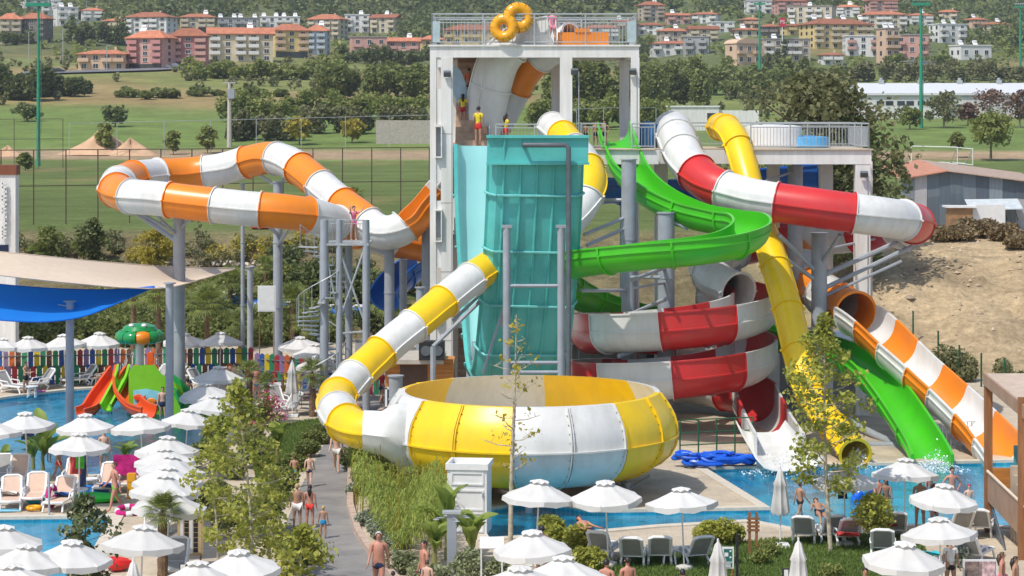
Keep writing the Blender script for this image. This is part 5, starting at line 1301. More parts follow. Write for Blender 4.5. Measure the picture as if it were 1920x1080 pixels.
# stones and clods on the cut bank
def clods():
    rng = np.random.default_rng(8); n = 420; X = rng.uniform(17, 36, n); Y = rng.uniform(117, 137, n); Z = ground(X, Y); b = MB()
    for x, y, z in zip(X, Y, Z):
        r = abs(rng.normal()) * .07 + .04; v = [(x + r * a * rng.uniform(.6, 1.4), y + r * c * rng.uniform(.6, 1.4), z + r * d * rng.uniform(.5, 1)) for a, c, d in ((1, 0, 0), (0, 1, 0), (-1, 0, 0), (0, -1, 0), (0, 0, 1), (0, 0, -.6))]
        b.add(v, [(0, 1, 4), (1, 2, 4), (2, 3, 4), (3, 0, 4), (1, 0, 5), (2, 1, 5), (3, 2, 5), (0, 3, 5)])
    tag(b.build('bank_stones', mat('pale_clods', (.46, .36, .25), rough=.95, island=.35)), 'scattered stones and clods on the cut sand bank', 'stones', kind='stuff')
clods()
# shed-side brush heap
mass('brush_heap', 'heap of dry brown brushwood on top of the sand bank', [(1780, 452, 110, 30), (1830, 446, 90, 36), (1885, 452, 90, 30), (1910, 466, 60, 26)], LF_dry, .16, 2600, 'brushwood', 21, flat=0)

# ================================================================ parasols
def make_parasol(seed):
    rn = random.Random(seed); sg = [rn.uniform(.6, 2.2) for _ in range(8)]; ds = [rn.uniform(-.035, .035) for _ in range(9)]
    root = empty('parasol'); r, z0, z1 = 1.1, 2.05, 2.45 + rn.uniform(-.05, .05)
    b = MB(); N = 8; sub = 6; rows = 8; vs = []; n = N * sub
    def cor(a): # octagon radius with slightly hollow panels
        k = (a / (2 * math.pi / N)) % 1
        return math.cos(math.pi / N) / math.cos(math.pi / N * (2 * k - 1)) , 1 - abs(2 * k - 1)
    for i in range(rows + 1):
        t = i / rows
        for j in range(n):
            a = 2 * math.pi * j / n; c, s = cor(a)
            rr = (.17 + (r - .17) * t) * c
            q8 = int(a / (2 * math.pi / N) + 1e-6) % N; kk = (a / (2 * math.pi / N)) % 1
            z = z1 + (z0 - z1) * (t ** .9) - .045 * sg[q8] * s * t * (1.25 - t) + t * t * (ds[q8] * (1 - kk) + ds[(q8 + 1) % N] * kk) + rn.uniform(-.006, .006) * (t > 0.1)
            vs.append((rr * math.cos(a), rr * math.sin(a), z))
    fs = [(i * n + j, (i + 1) * n + j, (i + 1) * n + (j + 1) % n, i * n + (j + 1) % n) for i in range(rows) for j in range(n)]
    b.add(vs, fs); b.build('canopy', M_canvas, root, smooth=True)
    b = MB(); vs = []
    for j in range(n):
        a = 2 * math.pi * j / n; c, s = cor(a); rr = r * c
        q8 = int(a / (2 * math.pi / N) + 1e-6) % N; kk = (a / (2 * math.pi / N)) % 1
        zt = z0 - .045 * sg[q8] * s * .25 + ds[q8] * (1 - kk) + ds[(q8 + 1) % N] * kk
        vs += [(rr * math.cos(a), rr * math.sin(a), zt + .002), (rr * 1.012 * math.cos(a), rr * 1.012 * math.sin(a), zt - .13 - .05 * s + rn.uniform(-.012, .012))]
    b.add(vs, [(2 * j, 2 * j + 1, 2 * ((j + 1) % n) + 1, 2 * ((j + 1) % n)) for j in range(n)]); b.build('valance', M_canvas, root, smooth=True)
    b = MB(); vs = [(0, 0, z1 + .10)]
    for j in range(n):
        a = 2 * math.pi * j / n; c, s = cor(a); vs.append((.31 * c * math.cos(a), (.31 * c * math.sin(a)), z1 + .005 + .05 * (s - .5)))
    b.add(vs, [(0, 1 + j, 1 + (j + 1) % n) for j in range(n)]); b.build('vent_cap', M_canvas, root)
    b = MB(); b.tube([(0, 0, .05), (0, 0, z1 + .02)], .024, 8); b.build('pole', M_wpaint, root)
    b = MB(); b.lathe([(0, .14), (.08, .14), (.26, .09), (.28, .015), (0, .015)], n=16); b.build('base', mat('pale_concrete_base', (.55, .53, .48)), root)
    b = MB()
    for j in range(N):
        a = 2 * math.pi * j / N; b.tube([(0, 0, z1 - .06), (r * .99 * math.cos(a), r * .99 * math.sin(a), z0 - .01)], .012, 4); b.tube([(0, 0, z0 - .25), (r * .5 * math.cos(a), r * .5 * math.sin(a), z0 + .22)], .01, 4)
    b.build('ribs', M_wpaint, root)
    return root
PAR = [
 (1003, 938, 'white parasol dappled by tree shade just right of the white shower cabin'), (1141, 938, 'second white parasol from the shower cabin in the row before the bowl'), (1283, 943, 'third white parasol of the row before the bowl nearest the pool corner'),
 (1585, 905, 'white parasol half hidden by the leafy tree at the landing pool'), (1695, 889, 'white parasol standing directly below the end of the green flume'), (1761, 938, 'white parasol with bathers beneath it right of the blue rubber ring'),
 (1770, 1000, 'white parasol left of the stairs of the timber deck'), (1687, 1056, 'large white parasol nearest the bottom right above the lawn edge'), (1005, 1034, 'white parasol above the small white notice table'), (1060, 1086, 'white parasol cut by the bottom edge right of the notice table'), (978, 1098, 'white parasol lowest at the bottom edge below the notice table'),
 (52, 800, 'white parasol over the children pool at the far left'), (164, 806, 'white parasol behind the one with the hanging red and green towels'), (148, 842, 'white parasol with red and green towels hanging from it'), (270, 806, 'white parasol below the children slide before the pool'), (345, 795, 'white parasol with a fallen leaf shadow beside the right sail pole'), (-10, 815, 'white parasol cut by the left edge beside the children pool'),
 (310, 848, 'furthest parasol of the tight column of white parasols'), (313, 866, 'second furthest parasol of the tight column of white parasols'), (313, 884, 'third parasol from the back of the tight column'), (312, 904, 'third parasol from the front of the tight column'), (308, 926, 'second parasol from the front of the tight column'), (310, 958, 'front parasol of the tight column behind the small palm'),
 (262, 1024, 'white parasol left of the small fan palm in front'), (128, 1046, 'white parasol behind the dark magnolia tree'), (40, 1058, 'white parasol in the lower left corner over the pool edge'), (2, 1024, 'white parasol cut by the left edge above the lower pool'), (32, 1098, 'white parasol lowest at the left bottom edge'), (455, 1068, 'white parasol under the plane trees at the bottom edge'), (370, 1100, 'white parasol cut by the bottom edge beside the price board'),
 (8, 654, 'back row parasol at the left edge before the coloured fence'), (53, 652, 'back row parasol second from the left edge'), (124, 650, 'back row parasol just left of the left sail pole'), (184, 645, 'back row parasol between left sail pole and green water mushroom'), (345, 643, 'back row parasol right of the middle sail pole'), (412, 645, 'back row parasol left of the rear sail pole'),
 (410, 708, 'white parasol with a lounger beside it before the coloured fence'), (388, 742, 'white parasol right of the children slide by the pool rim'), (563, 648, 'rear parasol of the group at the spiral stair'), (588, 666, 'middle parasol of the group at the spiral stair'), (597, 688, 'front parasol of the group at the spiral stair'), (395, 770, 'white parasol above the broad banana leaves')]
pars = [make_parasol(k) for k in range(4)]; pused = set()
for i, (x, y, lb) in enumerate(PAR):
    src = pars[i % 4]; o = src if i < 4 else copy_tree(src)
    p = PZ(x, y, 2.0); o.location = (p.x, p.y, 0); s = R.uniform(.97, 1.04); o.scale = (s, s, R.uniform(.97, 1.03)); o.rotation_euler = (rad(R.uniform(-4, 4)), rad(R.uniform(-4, 4)), R.uniform(0, 6))
    tag(o, lb, 'parasol', 'open white parasols')
def closed_parasol(x, yt, lb):
    p = PZ(x, yt, 2.55); root = empty('closed_parasol', (p.x, p.y, 0)); tag(root, lb, 'parasol', 'closed white parasols')
    b = MB(); n = 24; prof = [(0.02, 2.5), (.08, 2.42), (.13, 2.2), (.20, 2.0), (.17, 1.95), (.22, 1.5), (.27, 1.1), (.25, 1.06)]; vs = []
    for r, z in prof:
        for j in range(n):
            a = 2 * math.pi * j / n; k = 1 + .16 * math.cos(8 * a) * min(1, r * 6); vs.append((r * k * math.cos(a), r * k * math.sin(a), z + (.05 * math.cos(8 * a) if r > .2 else 0)))
    b.add(vs, [(i * n + j, (i + 1) * n + j, (i + 1) * n + (j + 1) % n, i * n + (j + 1) % n) for i in range(len(prof) - 1) for j in range(n)]); b.build('folded_canopy', M_canvas, root, smooth=True)
    b = MB(); b.tube([(0, 0, .05), (0, 0, 2.58)], .026, 8); b.build('pole', M_wpaint, root)
    b = MB(); b.box((0, 0, .06), (.55, .55, .1)); b.build('base', M_wpaint, root)
closed_parasol(1463, 876, 'closed white parasol standing at the edge of the landing pool'); closed_parasol(1497, 1010, 'closed white parasol on the lawn at the bottom edge, right one'); closed_parasol(1346, 1012, 'closed white parasol beside the green notice on the lawn'); closed_parasol(250, 1048, 'closed white parasol at the bottom left beside the red float'); closed_parasol(548, 676, 'closed white parasol among loungers by the coloured fence')

# ================================================================ loungers
def make_lounger(sling):
    root = empty('sun_lounger')
    def part(nm, m, f): b = MB(); f(b); return b.build(nm, m, root)
    fr = M_wpaint; a = rad(52)
    bx_, bz = -.75 * math.cos(a), .75 * math.sin(a)
    part('seat_frame', fr, lambda b: (b.tube([(0, -.33, .34), (1.25, -.33, .34), (1.32, 0, .34), (1.25, .33, .34), (0, .33, .34)], .048, 6), b.tube([(0, -.33, .34), (0, .33, .34)], .03, 6)))
    part('seat_sling', sling, lambda b: b.box((.63, 0, .35), (1.24, .58, .025)))
    part('back_frame', fr, lambda b: b.tube([(0, -.33, .34), (bx_, -.32, .34 + bz), (bx_ * 1.08, -.2, .34 + bz * 1.08), (bx_ * 1.08, .2, .34 + bz * 1.08), (bx_, .32, .34 + bz), (0, .33, .34)], .055, 6))
    part('back_sling', sling, lambda b: b.box((bx_ * .52, 0, .34 + bz * .52), (.76, .58, .025), M=Matrix.Rotation(math.pi - a, 3, 'Y') if False else Matrix.Rotation(a, 3, 'Y')))
    for s in (-1, 1):
        part('leg', fr, lambda b: b.tube([(.15, s * .33, .34), (-.08, s * .35, .16), (.02, s * .35, .02)], .038, 6)); part('leg', fr, lambda b: b.tube([(1.1, s * .33, .34), (1.28, s * .35, .02)], .038, 6))
        part('armrest', fr, lambda b: b.tube([(.5, s * .35, .36), (.42, s * .38, .55), (-.05, s * .38, .58), (-.25, s * .36, .5)], .032, 6))
    return root
lg_g, lg_b = make_lounger(M_chairgrey), make_lounger(M_chairbeige)
used = set()
def lounger(x, y, rz, lb, beige=False):
    src = lg_b if beige else lg_g
    o = src if src.name not in used else copy_tree(src); used.add(src.name)
    p = PZ(x, y, 0); o.location = (p.x, p.y, .012); o.rotation_euler = (0, 0, rad(rz)); tag(o, lb, 'sun lounger', 'sun loungers')
# rz: direction the feet point to; -90 is towards the camera, 90 away from it
LG = [(1507, 1022, 78, 'grey lounger seen from behind beside the closed parasol at the pool'), (1560, 1020, 95, 'grey lounger seen from behind left of the tree trunk', ), (1590, 1026, 95, 'grey lounger half hidden behind the tree trunk on the lawn edge'), (1678, 1014, 85, 'grey lounger right of the round bush by the pool'), (1655, 1048, 80, 'grey lounger behind the round bush at the parasol'), (1838, 1008, 70, 'grey lounger with raised back left of the timber stairs'), (1820, 1060, 60, 'grey lounger below the timber stairs beside the photo stand'),
 (1186, 1064, 80, 'grey lounger left of the pair seen from behind at the lawn'), (1237, 1062, 88, 'grey lounger right of the pair seen from behind at the lawn'), (1308, 1062, 110, 'grey lounger turned right beside the green shrub'), (1128, 1052, 70, 'grey lounger next to the bright green shrub under the parasol'), (1800, 1010, 100, 'grey lounger behind the parasol nearest the timber post'),
 (22, 948, -80, 'beige lounger with patterned towel at the left edge', 1), (68, 942, -85, 'empty beige lounger second from the left edge', 1), (118, 950, -95, 'beige lounger with towel left of the pole', 1), (36, 905, -85, 'beige lounger in the second row at the left', 1), (5, 905, -85, 'grey lounger cut by the left edge second row'), (140, 912, -90, 'beige lounger under the hanging towels', 1), (205, 922, -92, 'beige lounger with pink towel beside the yellow crate', 1), (240, 915, -95, 'beige lounger with magenta towel next to the parasol column', 1),
 (14, 735, -35, 'white lounger nearest the left edge on the children pool rim'), (82, 730, -140, 'white lounger with red bag on the children pool rim'), (160, 722, -145, 'white lounger right of the left sail pole at the pool rim'), (205, 718, -140, 'grey lounger before the yellow fence planks'), (330, 720, -140, 'white lounger behind the children slide'), (372, 730, -35, 'white lounger left of the tall white parasol pole'), (300, 722, -130, 'white lounger beside the small white table'), (455, 735, -40, 'white lounger behind the pink blossom'),
 (545, 778, -130, 'grey lounger above the little lawn facing left'), (520, 765, -60, 'grey lounger beside the blossoms'), (585, 745, -120, 'grey lounger behind the dark palm by the path'), (560, 730, -140, 'white lounger among bathers before the coloured fence'), (615, 720, -100, 'white lounger nearest the yellow and white tube'), (505, 725, -45, 'white lounger under the rear sail pole'),
 (300, 1000, -100, 'white lounger under the parasol left of the fan palm'), (330, 1075, -90, 'white lounger behind the price board')]
for l in LG: lounger(*l[:4], beige=len(l) > 4)
M_tow = [mat('towel_' + n, c, rough=.95, var=.25, scale=5) for n, c in (('magenta', (.45, .01, .16)), ('blue', (.02, .10, .34)), ('red', (.55, .06, .06)), ('green', (.10, .50, .04)), ('turquoise', (.03, .40, .48)), ('navy', (.015, .03, .09)), ('pink', (.62, .16, .30)), ('white', (.68, .66, .64)))]
def towel(x, y, z, ci, lb, w=.62, l=.9, rz=0, hang=False):
    p = PZ(x, y, z); b = MB(); n = 8; vs = []
    for i in range(n + 1):
        for j in range(5):
            u, v = i / n - .5, j / 4 - .5
            if hang: vs.append((v * w, .04 * math.sin(7 * v + i), -u * l))
            else: vs.append((v * w, u * l, .05 + .05 * math.sin(u * 9 + v * 5) + (.2 * max(0, -u - .2))))
    b.add(vs, [(i * 5 + j, i * 5 + j + 1, (i + 1) * 5 + j + 1, (i + 1) * 5 + j) for i in range(n) for j in range(4)])
    k = len(vs); b.add([(a, c + (.03 if hang else 0), d - (0 if hang else .03)) for a, c, d in vs], [(i * 5 + j, (i + 1) * 5 + j, (i + 1) * 5 + j + 1, i * 5 + j + 1) for i in range(n) for j in range(4)])
    o = b.build('towel', M_tow[ci], None, smooth='all'); o.location = p; o.rotation_euler = (0, 0, rz); tag(o, lb, 'towel', 'towels by the pools')
for a in ((142, 868, 1.35, 2, 'red towel hanging under the parasol', .4, .8, 0, True), (150, 864, 1.45, 3, 'bright green towel hanging under the parasol', .3, .55, 0, True), (155, 880, 1.0, 5, 'dark towel hanging behind the green one', .25, 1.3, 0, True), (237, 872, .95, 0, 'magenta towel draped over a lounger back by the parasol column', .95, .75, 0, True), (226, 885, .6, 6, 'pink towel lying on the lounger beside the yellow crate', .5, .8), (205, 912, .42, 1, 'blue patterned towel on the lounger left of the yellow crate', .6, .9), (18, 926, .42, 7, 'white and blue patterned towel on the leftmost beige lounger', .6, .7), (118, 928, .42, 1, 'blue towel on the beige lounger left of the pole', .5, .6), (52, 810, 1.5, 5, 'dark clothes hanging below the far left parasol', .5, .6, 0, True),
          (103, 700, .42, 2, 'red towel on the lounger left of the left sail pole', .8, .9), (68, 712, .42, 1, 'blue towel draped over the lounger behind the standing man', .7, .9), (75, 735, .1, 6, 'magenta bag lying on the rim of the children pool', .5, .5), (1660, 985, .5, 2, 'red towels heaped on the lounger right of the round bush', .7, .7), (1590, 1004, .5, 2, 'red towel on the lounger behind the tree trunk', .7, .6), (1735, 1040, .5, 4, 'turquoise towel below the parasol left of the stairs', .8, .6), (590, 712, .6, 2, 'red towel on a lounger near the yellow tube', .5, .6), (1580, 925, 1.6, 5, 'black bag hanging under the shaded parasol at the pool', .3, .35, 0, True)):
    towel(*a)
def side_table(x, y, lb):
    p = PZ(x, y, 0); root = empty('side_table', (p.x, p.y, .01)); tag(root, lb, 'table', 'small white side tables')
    b = MB(); b.lathe([(0, .5), (.3, .5), (.3, .54), (0, .54)], n=16); b.build('table_top', M_wpaint, root)
    for k in range(4):
        a = rad(45 + 90 * k); b = MB(); b.tube([(.2 * math.cos(a), .2 * math.sin(a), .5), (.27 * math.cos(a), .27 * math.sin(a), 0)], .025, 5); b.build('leg', M_wpaint, root)
for a in ((170, 925, 'round white side table under the towel parasol'), (150, 945, 'white side table between two beige loungers'), (187, 722, 'white side table before the coloured fence left of the slide'), (345, 724, 'white side table under the back row parasol'), (1640, 996, 'white side table behind the round bush'), (1255, 1060, 'white side table between loungers at the lawn'), (60, 745, 'white side table at the left pool rim')): side_table(*a)

# ================================================================ sails and their poles
M_bluesail = leaf_mat('blue_sail', (.008, .22, .78), (.012, .25, .85), .4, .7)
def sail(name, lb, top, bot, m):
    A = resample(cat_rom([P(*p) for p in top], 10), 1.0); B_ = cat_rom([P(*p) for p in bot], 10)
    n = 30; A = [A[round(i * (len(A) - 1) / n)] for i in range(n + 1)]; B_ = resample(B_, .01 + sum((B_[i + 1] - B_[i]).length for i in range(len(B_) - 1)) / n)
    k = min(len(A), len(B_)); A, B_ = A[:k], B_[:k]; mrow = 10; vs = []
    for j in range(mrow + 1):
        t = j / mrow
        for a, c in zip(A, B_): vs.append(a.lerp(c, t) - Vector((0, 0, .35 * math.sin(math.pi * t) * min(1, (a - c).length / 4))))
    b = MB(); fs = [(j * k + i, j * k + i + 1, (j + 1) * k + i + 1, (j + 1) * k + i) for j in range(mrow) for i in range(k - 1)]
    b.add(vs, fs); root = empty(name, A[0]); tag(root, lb, 'shade sail')
    b.v = [tuple(Vector(v) - A[0]) for v in b.v]; b.build('sail_cloth', m, root, smooth='all')
    e = MB(); e.tube([q - A[0] for q in A], .03, 5); e.tube([q - A[0] for q in B_], .03, 5); e.build('hem_cable', m, root)
sail('beige_sail', 'beige shade sail stretched above the blue one on the left', [(-70, 466, 92), (60, 478, 94), (180, 490, 99), (320, 500, 109), (440, 503, 121.8)], [(-70, 508, 88), (60, 523, 88.6), (170, 534, 89.8), (296, 541, 91.6), (370, 526, 106), (440, 504, 121.6)], M_beigesail)
sail('blue_sail', 'bright blue shade sail sagging below the beige one on the left', [(-70, 526, 91), (40, 537, 91.4), (140, 543, 91.6), (220, 543, 91.8), (290, 537, 92)], [(-70, 592, 85), (10, 601, 85.6), (90, 603, 86.6), (160, 592, 88), (230, 564, 90), (290, 538, 91.9)], M_bluesail)
for x, yt, yb, lb in ((131, 566, 856, 'left grey pole of the shade sails standing by the children pool'), (318, 532, 842, 'middle grey pole of the shade sails right of the children slide'), (469, 501, 686, 'rear grey pole of the beige sail before the coloured fence')):
    p = PZ(x, yb, 0); top = P(x, yt, p.y); root = empty('sail_pole', (p.x, p.y, -.4)); tag(root, lb, 'pole', 'grey poles of the shade sails')
    b = MB(); b.tube([(0, 0, 0), (0, 0, top.z + .4)], .165, 14); b.build('shaft', M_steel, root, smooth=True)
    b = MB(); b.lathe([(0, 0), (.26, 0), (.26, .05), (0, .05)], n=14); b.build('cap', M_steel, root).location = (0, 0, top.z + .4)
    b = MB(); b.tube([(0, 0, 0), (-.5, .1, .08)], .02, 5); b.build('shackle', M_galv, root).location = (0, 0, top.z + .2)

# ================================================================ coloured picket fence
PC = [(.02, .22, .10), (.62, .13, .02), (.02, .09, .36), (.42, .03, .04), (.13, .06, .035), (.66, .48, .015), (.26, .17, .34), (.03, .30, .14)]
PM = [mat('plank_paint_%d' % i, c, rough=.7, var=.15, scale=4, dirt=tuple(v * .6 for v in c), damt=.5, dscale=3) for i, c in enumerate(PC)]
pk = empty('picket_fence', tuple(PZ(240, 722, 0))); tag(pk, 'picket fence of many coloured planks behind the children pool', 'fence', kind='thing')
pb = MB(); pb.add([(-.13, -.015, 0), (.13, -.015, 0), (.13, -.015, .86), (0, -.015, .96), (-.13, -.015, .86), (-.13, .015, 0), (.13, .015, 0), (.13, .015, .86), (0, .015, .96), (-.13, .015, .86)], [(0, 1, 2, 3, 4), (9, 8, 7, 6, 5), (0, 5, 6, 1), (1, 6, 7, 2), (2, 7, 8, 3), (3, 8, 9, 4), (4, 9, 5, 0)])
pmesh = []
for m in PM: o = pb.build('plank', m); pmesh.append(o.data); bpy.data.objects.remove(o)
pp = resample([Vector((*PZ(x, y, 0)[:2], 0)) for x, y in ((-60, 724), (200, 719), (470, 716))], .31) + [None] + resample([Vector((*PZ(x, y, 0)[:2], 0)) for x, y in ((482, 728), (600, 738), (700, 740))], .31)
ci = 0
for p in pp:
    if p is None: continue
    ci += 1
    put('plank', pmesh[(ci * 3 + ci // 7) % 8], pk, p - pk.location + Vector((0, .06, .82 + R.uniform(-.03, .03))), R.uniform(-.04, .04)); put('plank', pmesh[(ci * 5 + 2 + ci // 5) % 8], pk, p - pk.location + Vector((.15, -.02, R.uniform(-.02, .04))), R.uniform(-.04, .04))
for seg in (pp[:pp.index(None)], pp[pp.index(None) + 1:]):
    for z in (.5, .9, 1.45):
        b = MB(); b.tube([q - pk.location + Vector((0, .03, z)) for q in seg], .035, 5); b.build('rail', M_steel_dk, pk)

# ================================================================ children slide and water mushroom
def kids():
    z0 = -.3
    def L(x, y, Y): return P(x, y, Y)
    M_lime = mat('fibreglass_lime', (.20, .52, .015), rough=.2, var=.06); M_or2 = mat('fibreglass_red_orange', (.72, .09, .02), rough=.2, var=.06); M_dg = mat('fibreglass_dark_green', (.015, .25, .07), rough=.2, var=.06)
    Y = 104.5
    root = empty('children_slide', tuple(L(250, 775, Y))); tag(root, 'small green and red children slide block standing in the shallow pool', 'children slide'); og = root.location
    def fl(pts, r, m, wall=.18, nm='flume_section'):
        q = resample(cat_rom([P(*p) - og for p in pts], 8), .2); section(frames(q), r, 'flume', m, root, wall, nm, fl=.03)
    fl([(222, 692, 105.6), (205, 715, 104.8), (185, 742, 104), (170, 764, 103.4), (150, 772, 103)], .34, M_or2)
    fl([(232, 690, 105.4), (225, 715, 104.4), (212, 742, 103.6), (200, 764, 103)], .2, M_lime, .22, 'lime_ridge')
    fl([(236, 690, 105.4), (232, 715, 104.4), (236, 738, 103.4), (255, 760, 102.4), (280, 770, 101.8)], .42, M_or2, .2)
    # big green arch block with sloping shoulder and blue picture panel
    b = MB(); prof = [(246, 770), (246, 700), (252, 690), (288, 689), (300, 705), (318, 716), (335, 728), (344, 745), (346, 775)]
    vs = [P(x, y, 103.2) - og for x, y in prof] + [P(x, y, 105.6) - og for x, y in prof]; n = len(prof)
    b.add(vs, [tuple(range(n)), tuple(reversed(range(n, 2 * n)))] + [(i, (i + 1) % n, n + (i + 1) % n, n + i) for i in range(n)]); o = b.build('green_block', M_lime, root)
    bv = o.modifiers.new('round', 'BEVEL'); bv.width = .12; bv.segments = 3
    b = MB(); vs = [P(x, y, 103.12) - og for x, y in ((250, 732), (275, 729), (300, 735), (302, 762), (250, 768))]; b.add(vs + [v + Vector((0, .05, 0)) for v in vs], [tuple(range(5)), (0, 5, 6, 1), (1, 6, 7, 2), (2, 7, 8, 3), (3, 8, 9, 4), (4, 9, 5, 0)]); pn = b.build('picture_panel', mat('pale_blue_panel', (.25, .62, .72), rough=.3), root)
    for x, y, c in ((259, 745, M_or2), (284, 752, M_orange)):
        q = MB(); ctr = P(x, y, 103.08) - og; q.lathe([(0, 0), (.2, .02), (.16, .05), (0, .06)], n=12); q.v = [(ctr.x + v[0] * 1.1, ctr.y - v[2], ctr.z + v[1] * .75) for v in q.v]; q.add([(ctr.x + .2, ctr.y - .02, ctr.z), (ctr.x + .36, ctr.y - .02, ctr.z + .12), (ctr.x + .36, ctr.y - .02, ctr.z - .12)], [(0, 1, 2)]); q.build('painted_fish', c, pn)
    b = MB(); vs = [P(x, y, Yd) - og for x, y, Yd in ((246, 770, 103), (230, 775, 101.8), (270, 782, 101.4), (292, 765, 102.4), (246, 745, 103), (262, 752, 102.6))]; b.add(vs, [(0, 1, 2, 3, 5, 4)]); 
    fl([(300, 705, 104.6), (322, 720, 104), (340, 738, 103.4), (352, 760, 102.8)], .28, M_dg, .25)
    b = MB(); b.box2(P(275, 700, 105.8) - og, P(288, 660, 106) - og); b.build('red_post', M_or2, root)
    b = MB()
    for i in range(5): b.box(P(258 + i * 3, 700, 106) - og - Vector((0, 0, i * .22)), (.8, .25, .05))
    b.build('steps', M_dg, root)
    m = empty('water_mushroom', tuple(L(262, 762, 107))); tag(m, 'green and orange water mushroom pouring above the children slide', 'water feature'); og2 = m.location; top = P(262, 630, 107) - og2
    b = MB(); b.tube([(0, 0, 0), top], .2, 14); b.build('stem', M_wpaint, m, smooth=True)
    n = 10
    for k in range(n):
        a = 2 * math.pi * k / n; q = MB(); 
        pts = [top + Vector((.86 * math.cos(a + d), .86 * math.sin(a + d), -.02)) for d in (-.31, -.16, 0, .16, .31)]
        q.tube(pts, [.27, .31, .32, .31, .27], 12); q.build('ring_lobe', [M_dg, M_dg, M_dg, M_orange, M_dg][k % 5] if k in (3, 8) or k % 5 != 3 else M_orange, m, smooth=True)
    q = MB(); q.lathe([(0, .62), (.4, .6), (.75, .48), (.85, .3), (.75, .15), (0, .1)], c=top, n=18); q.build('crown', M_dg, m, smooth=True)
    for sx in (-.3, .3):
        q = MB(); q.lathe([(0, .1), (.1, .08), (.14, 0), (.1, -.08), (0, -.1)], c=top + Vector((sx, -.55, .55)), n=10); q.build('eye', M_wpaint, m, smooth=True)
    w = MB(); rn = random.Random(2)
    for k in range(90):
        a = rn.uniform(0, 6.28); r = rn.uniform(.75, 1.05); z = rn.uniform(.15, top.z - .4); w.tube([(r * math.cos(a), r * math.sin(a), z), (r * math.cos(a), r * math.sin(a), z - rn.uniform(.08, .3))], .012, 4, cap=False)
    o = w.build('falling_water', mat('water_drops', (.75, .8, .82), rough=.1), m); o['kind'] = 'stuff'
kids()

# ================================================================ spiral stair tower, kiosk, cabin, shower, signs, deck
def stair_tower():
    Y = 102.0; c = P(650, 640, Y); root = empty('launch_stair', (c.x, Y, 0)); tag(root, 'slim grey steel launch platform with spiral stair left of the tower', 'stair tower', kind='thing'); og = root.location
    for x, yt, r, dy in ((608, 412, .19, 0), (636, 412, .15, 0), (686, 412, .16, 0), (654, 460, .17, 2.2), (612, 440, .1, 2.2), (690, 440, .1, 2.2)):
        p = P(x, yt, Y + dy); b = MB(); b.tube([(p.x - og.x, dy, 0), (p.x - og.x, dy, p.z)], r, 12); b.build('post', M_steel, root, smooth=True)
    a, d = P(606, 456, Y), P(692, 456, Y); b = MB(); b.box2((a.x - og.x, -.15, a.z - .1), (d.x - og.x, 2.4, a.z)); b.build('platform', M_galv, root)
    railing(root, [Vector((a.x - og.x, 0, a.z)), Vector((d.x - og.x, 0, a.z))], 1.05, step=.2, post=2, r=.02)
    for (x0, y0, x1, y1) in ((640, 590, 682, 470), (640, 480, 682, 600), (612, 480, 634, 590), (640, 625, 682, 622)):
        b = MB(); b.tube([P(x0, y0, Y) - og, P(x1, y1, Y) - og], .05, 6); b.build('cross_brace', M_galv, root)
    st = MB(); st.box((.62, 0, 0), (1.0, .32, .05)); o0 = st.build('tread', M_galv, root); cx = P(607, 0, Y).x - og.x - .15
    k = 0; zt = a.z; n = 34
    for i in range(n):
        z = .2 + (zt - .2) * i / n; an = rad(150 + i * 22)
        if i == 0: o0.location = (cx, .6, z); o0.rotation_euler = (0, 0, an)
        else: put('tread', o0.data, root, (cx, .6, z), an)
    rl = MB(); pts = [Vector((cx + 1.12 * math.cos(rad(150 + i * 22)), .6 + 1.12 * math.sin(rad(150 + i * 22)), .2 + (zt - .2) * i / n + 1.0)) for i in range(n)]; rl.tube(pts, .025, 6)
    for i in range(n): rl.tube([pts[i], pts[i] - Vector((0, 0, 1.0))], .014, 4)
    rl.build('spiral_handrail', M_galv, root); b = MB(); b.tube([(cx, .6, 0), (cx, .6, zt)], .09, 8); b.build('newel', M_steel, root)
stair_tower()
def kiosk():
    Y = 96.0; a, d = P(722, 730, Y), P(850, 730, Y); root = empty('wooden_kiosk', ((a.x + d.x) / 2, Y, 0)); tag(root, 'orange timber kiosk with flat grey roof behind the bowl', 'kiosk', kind='thing'); w = d.x - a.x
    for i in range(11):
        b = MB(); b.box((0, 0, 0), (w, .06, .19)); b.build('wall_board', M_wood_or, root).location = (0, -.02 * (i % 2), 1.15 + i * .2 if i > 4 else .1 + i * .2)
    b = MB(); b.box2((-w / 2, .05, 0), (w / 2, 3, 3.05)); b.build('wall', M_wood_or, root)
    b = MB(); b.box2((-w / 2 - .3, -.6, 3.1), (w / 2 - .4, 3.2, 3.28)); b.build('roof', mat('pale_roof_felt', (.45, .4, .34)), root)
    b = MB(); b.box2((-w * .28, -.08, 1.7), (w * .12, -.05, 3.0)); b.build('dark_panel', mat('brown_panel', (.10, .05, .03)), root)
    for x in (-.9, .55):
        b = MB(); b.box((0, 0, 0), (.95, .06, .75)); q = b.build('window', M_glassdk, root); q.location = (x, -.1, 1.6); f = MB(); f.box((0, -.02, .42), (1.1, .06, .09)); f.box((0, -.02, -.42), (1.1, .06, .09)); f.box((-.51, -.02, 0), (.09, .06, .9)); f.box((.51, -.02, 0), (.09, .06, .9)); f.build('window_frame', M_wpaint, q)
    sp = empty('loudspeaker', (d.x - .9, Y - .4, 3.28)); tag(sp, 'black loudspeaker box on the roof of the timber kiosk', 'loudspeaker'); b = MB(); b.box((0, 0, .4), (1.1, .6, .8)); b.build('cabinet', M_black, sp)
    for x in (-.25, .25): b = MB(); b.lathe([(0, .02), (.2, 0), (.22, .03), (0, .03)], n=14); b.v = [(v[0] + x, -.31 - v[2], .4 + v[1]) for v in b.v]; b.build('cone', M_steel_dk, sp)
kiosk()
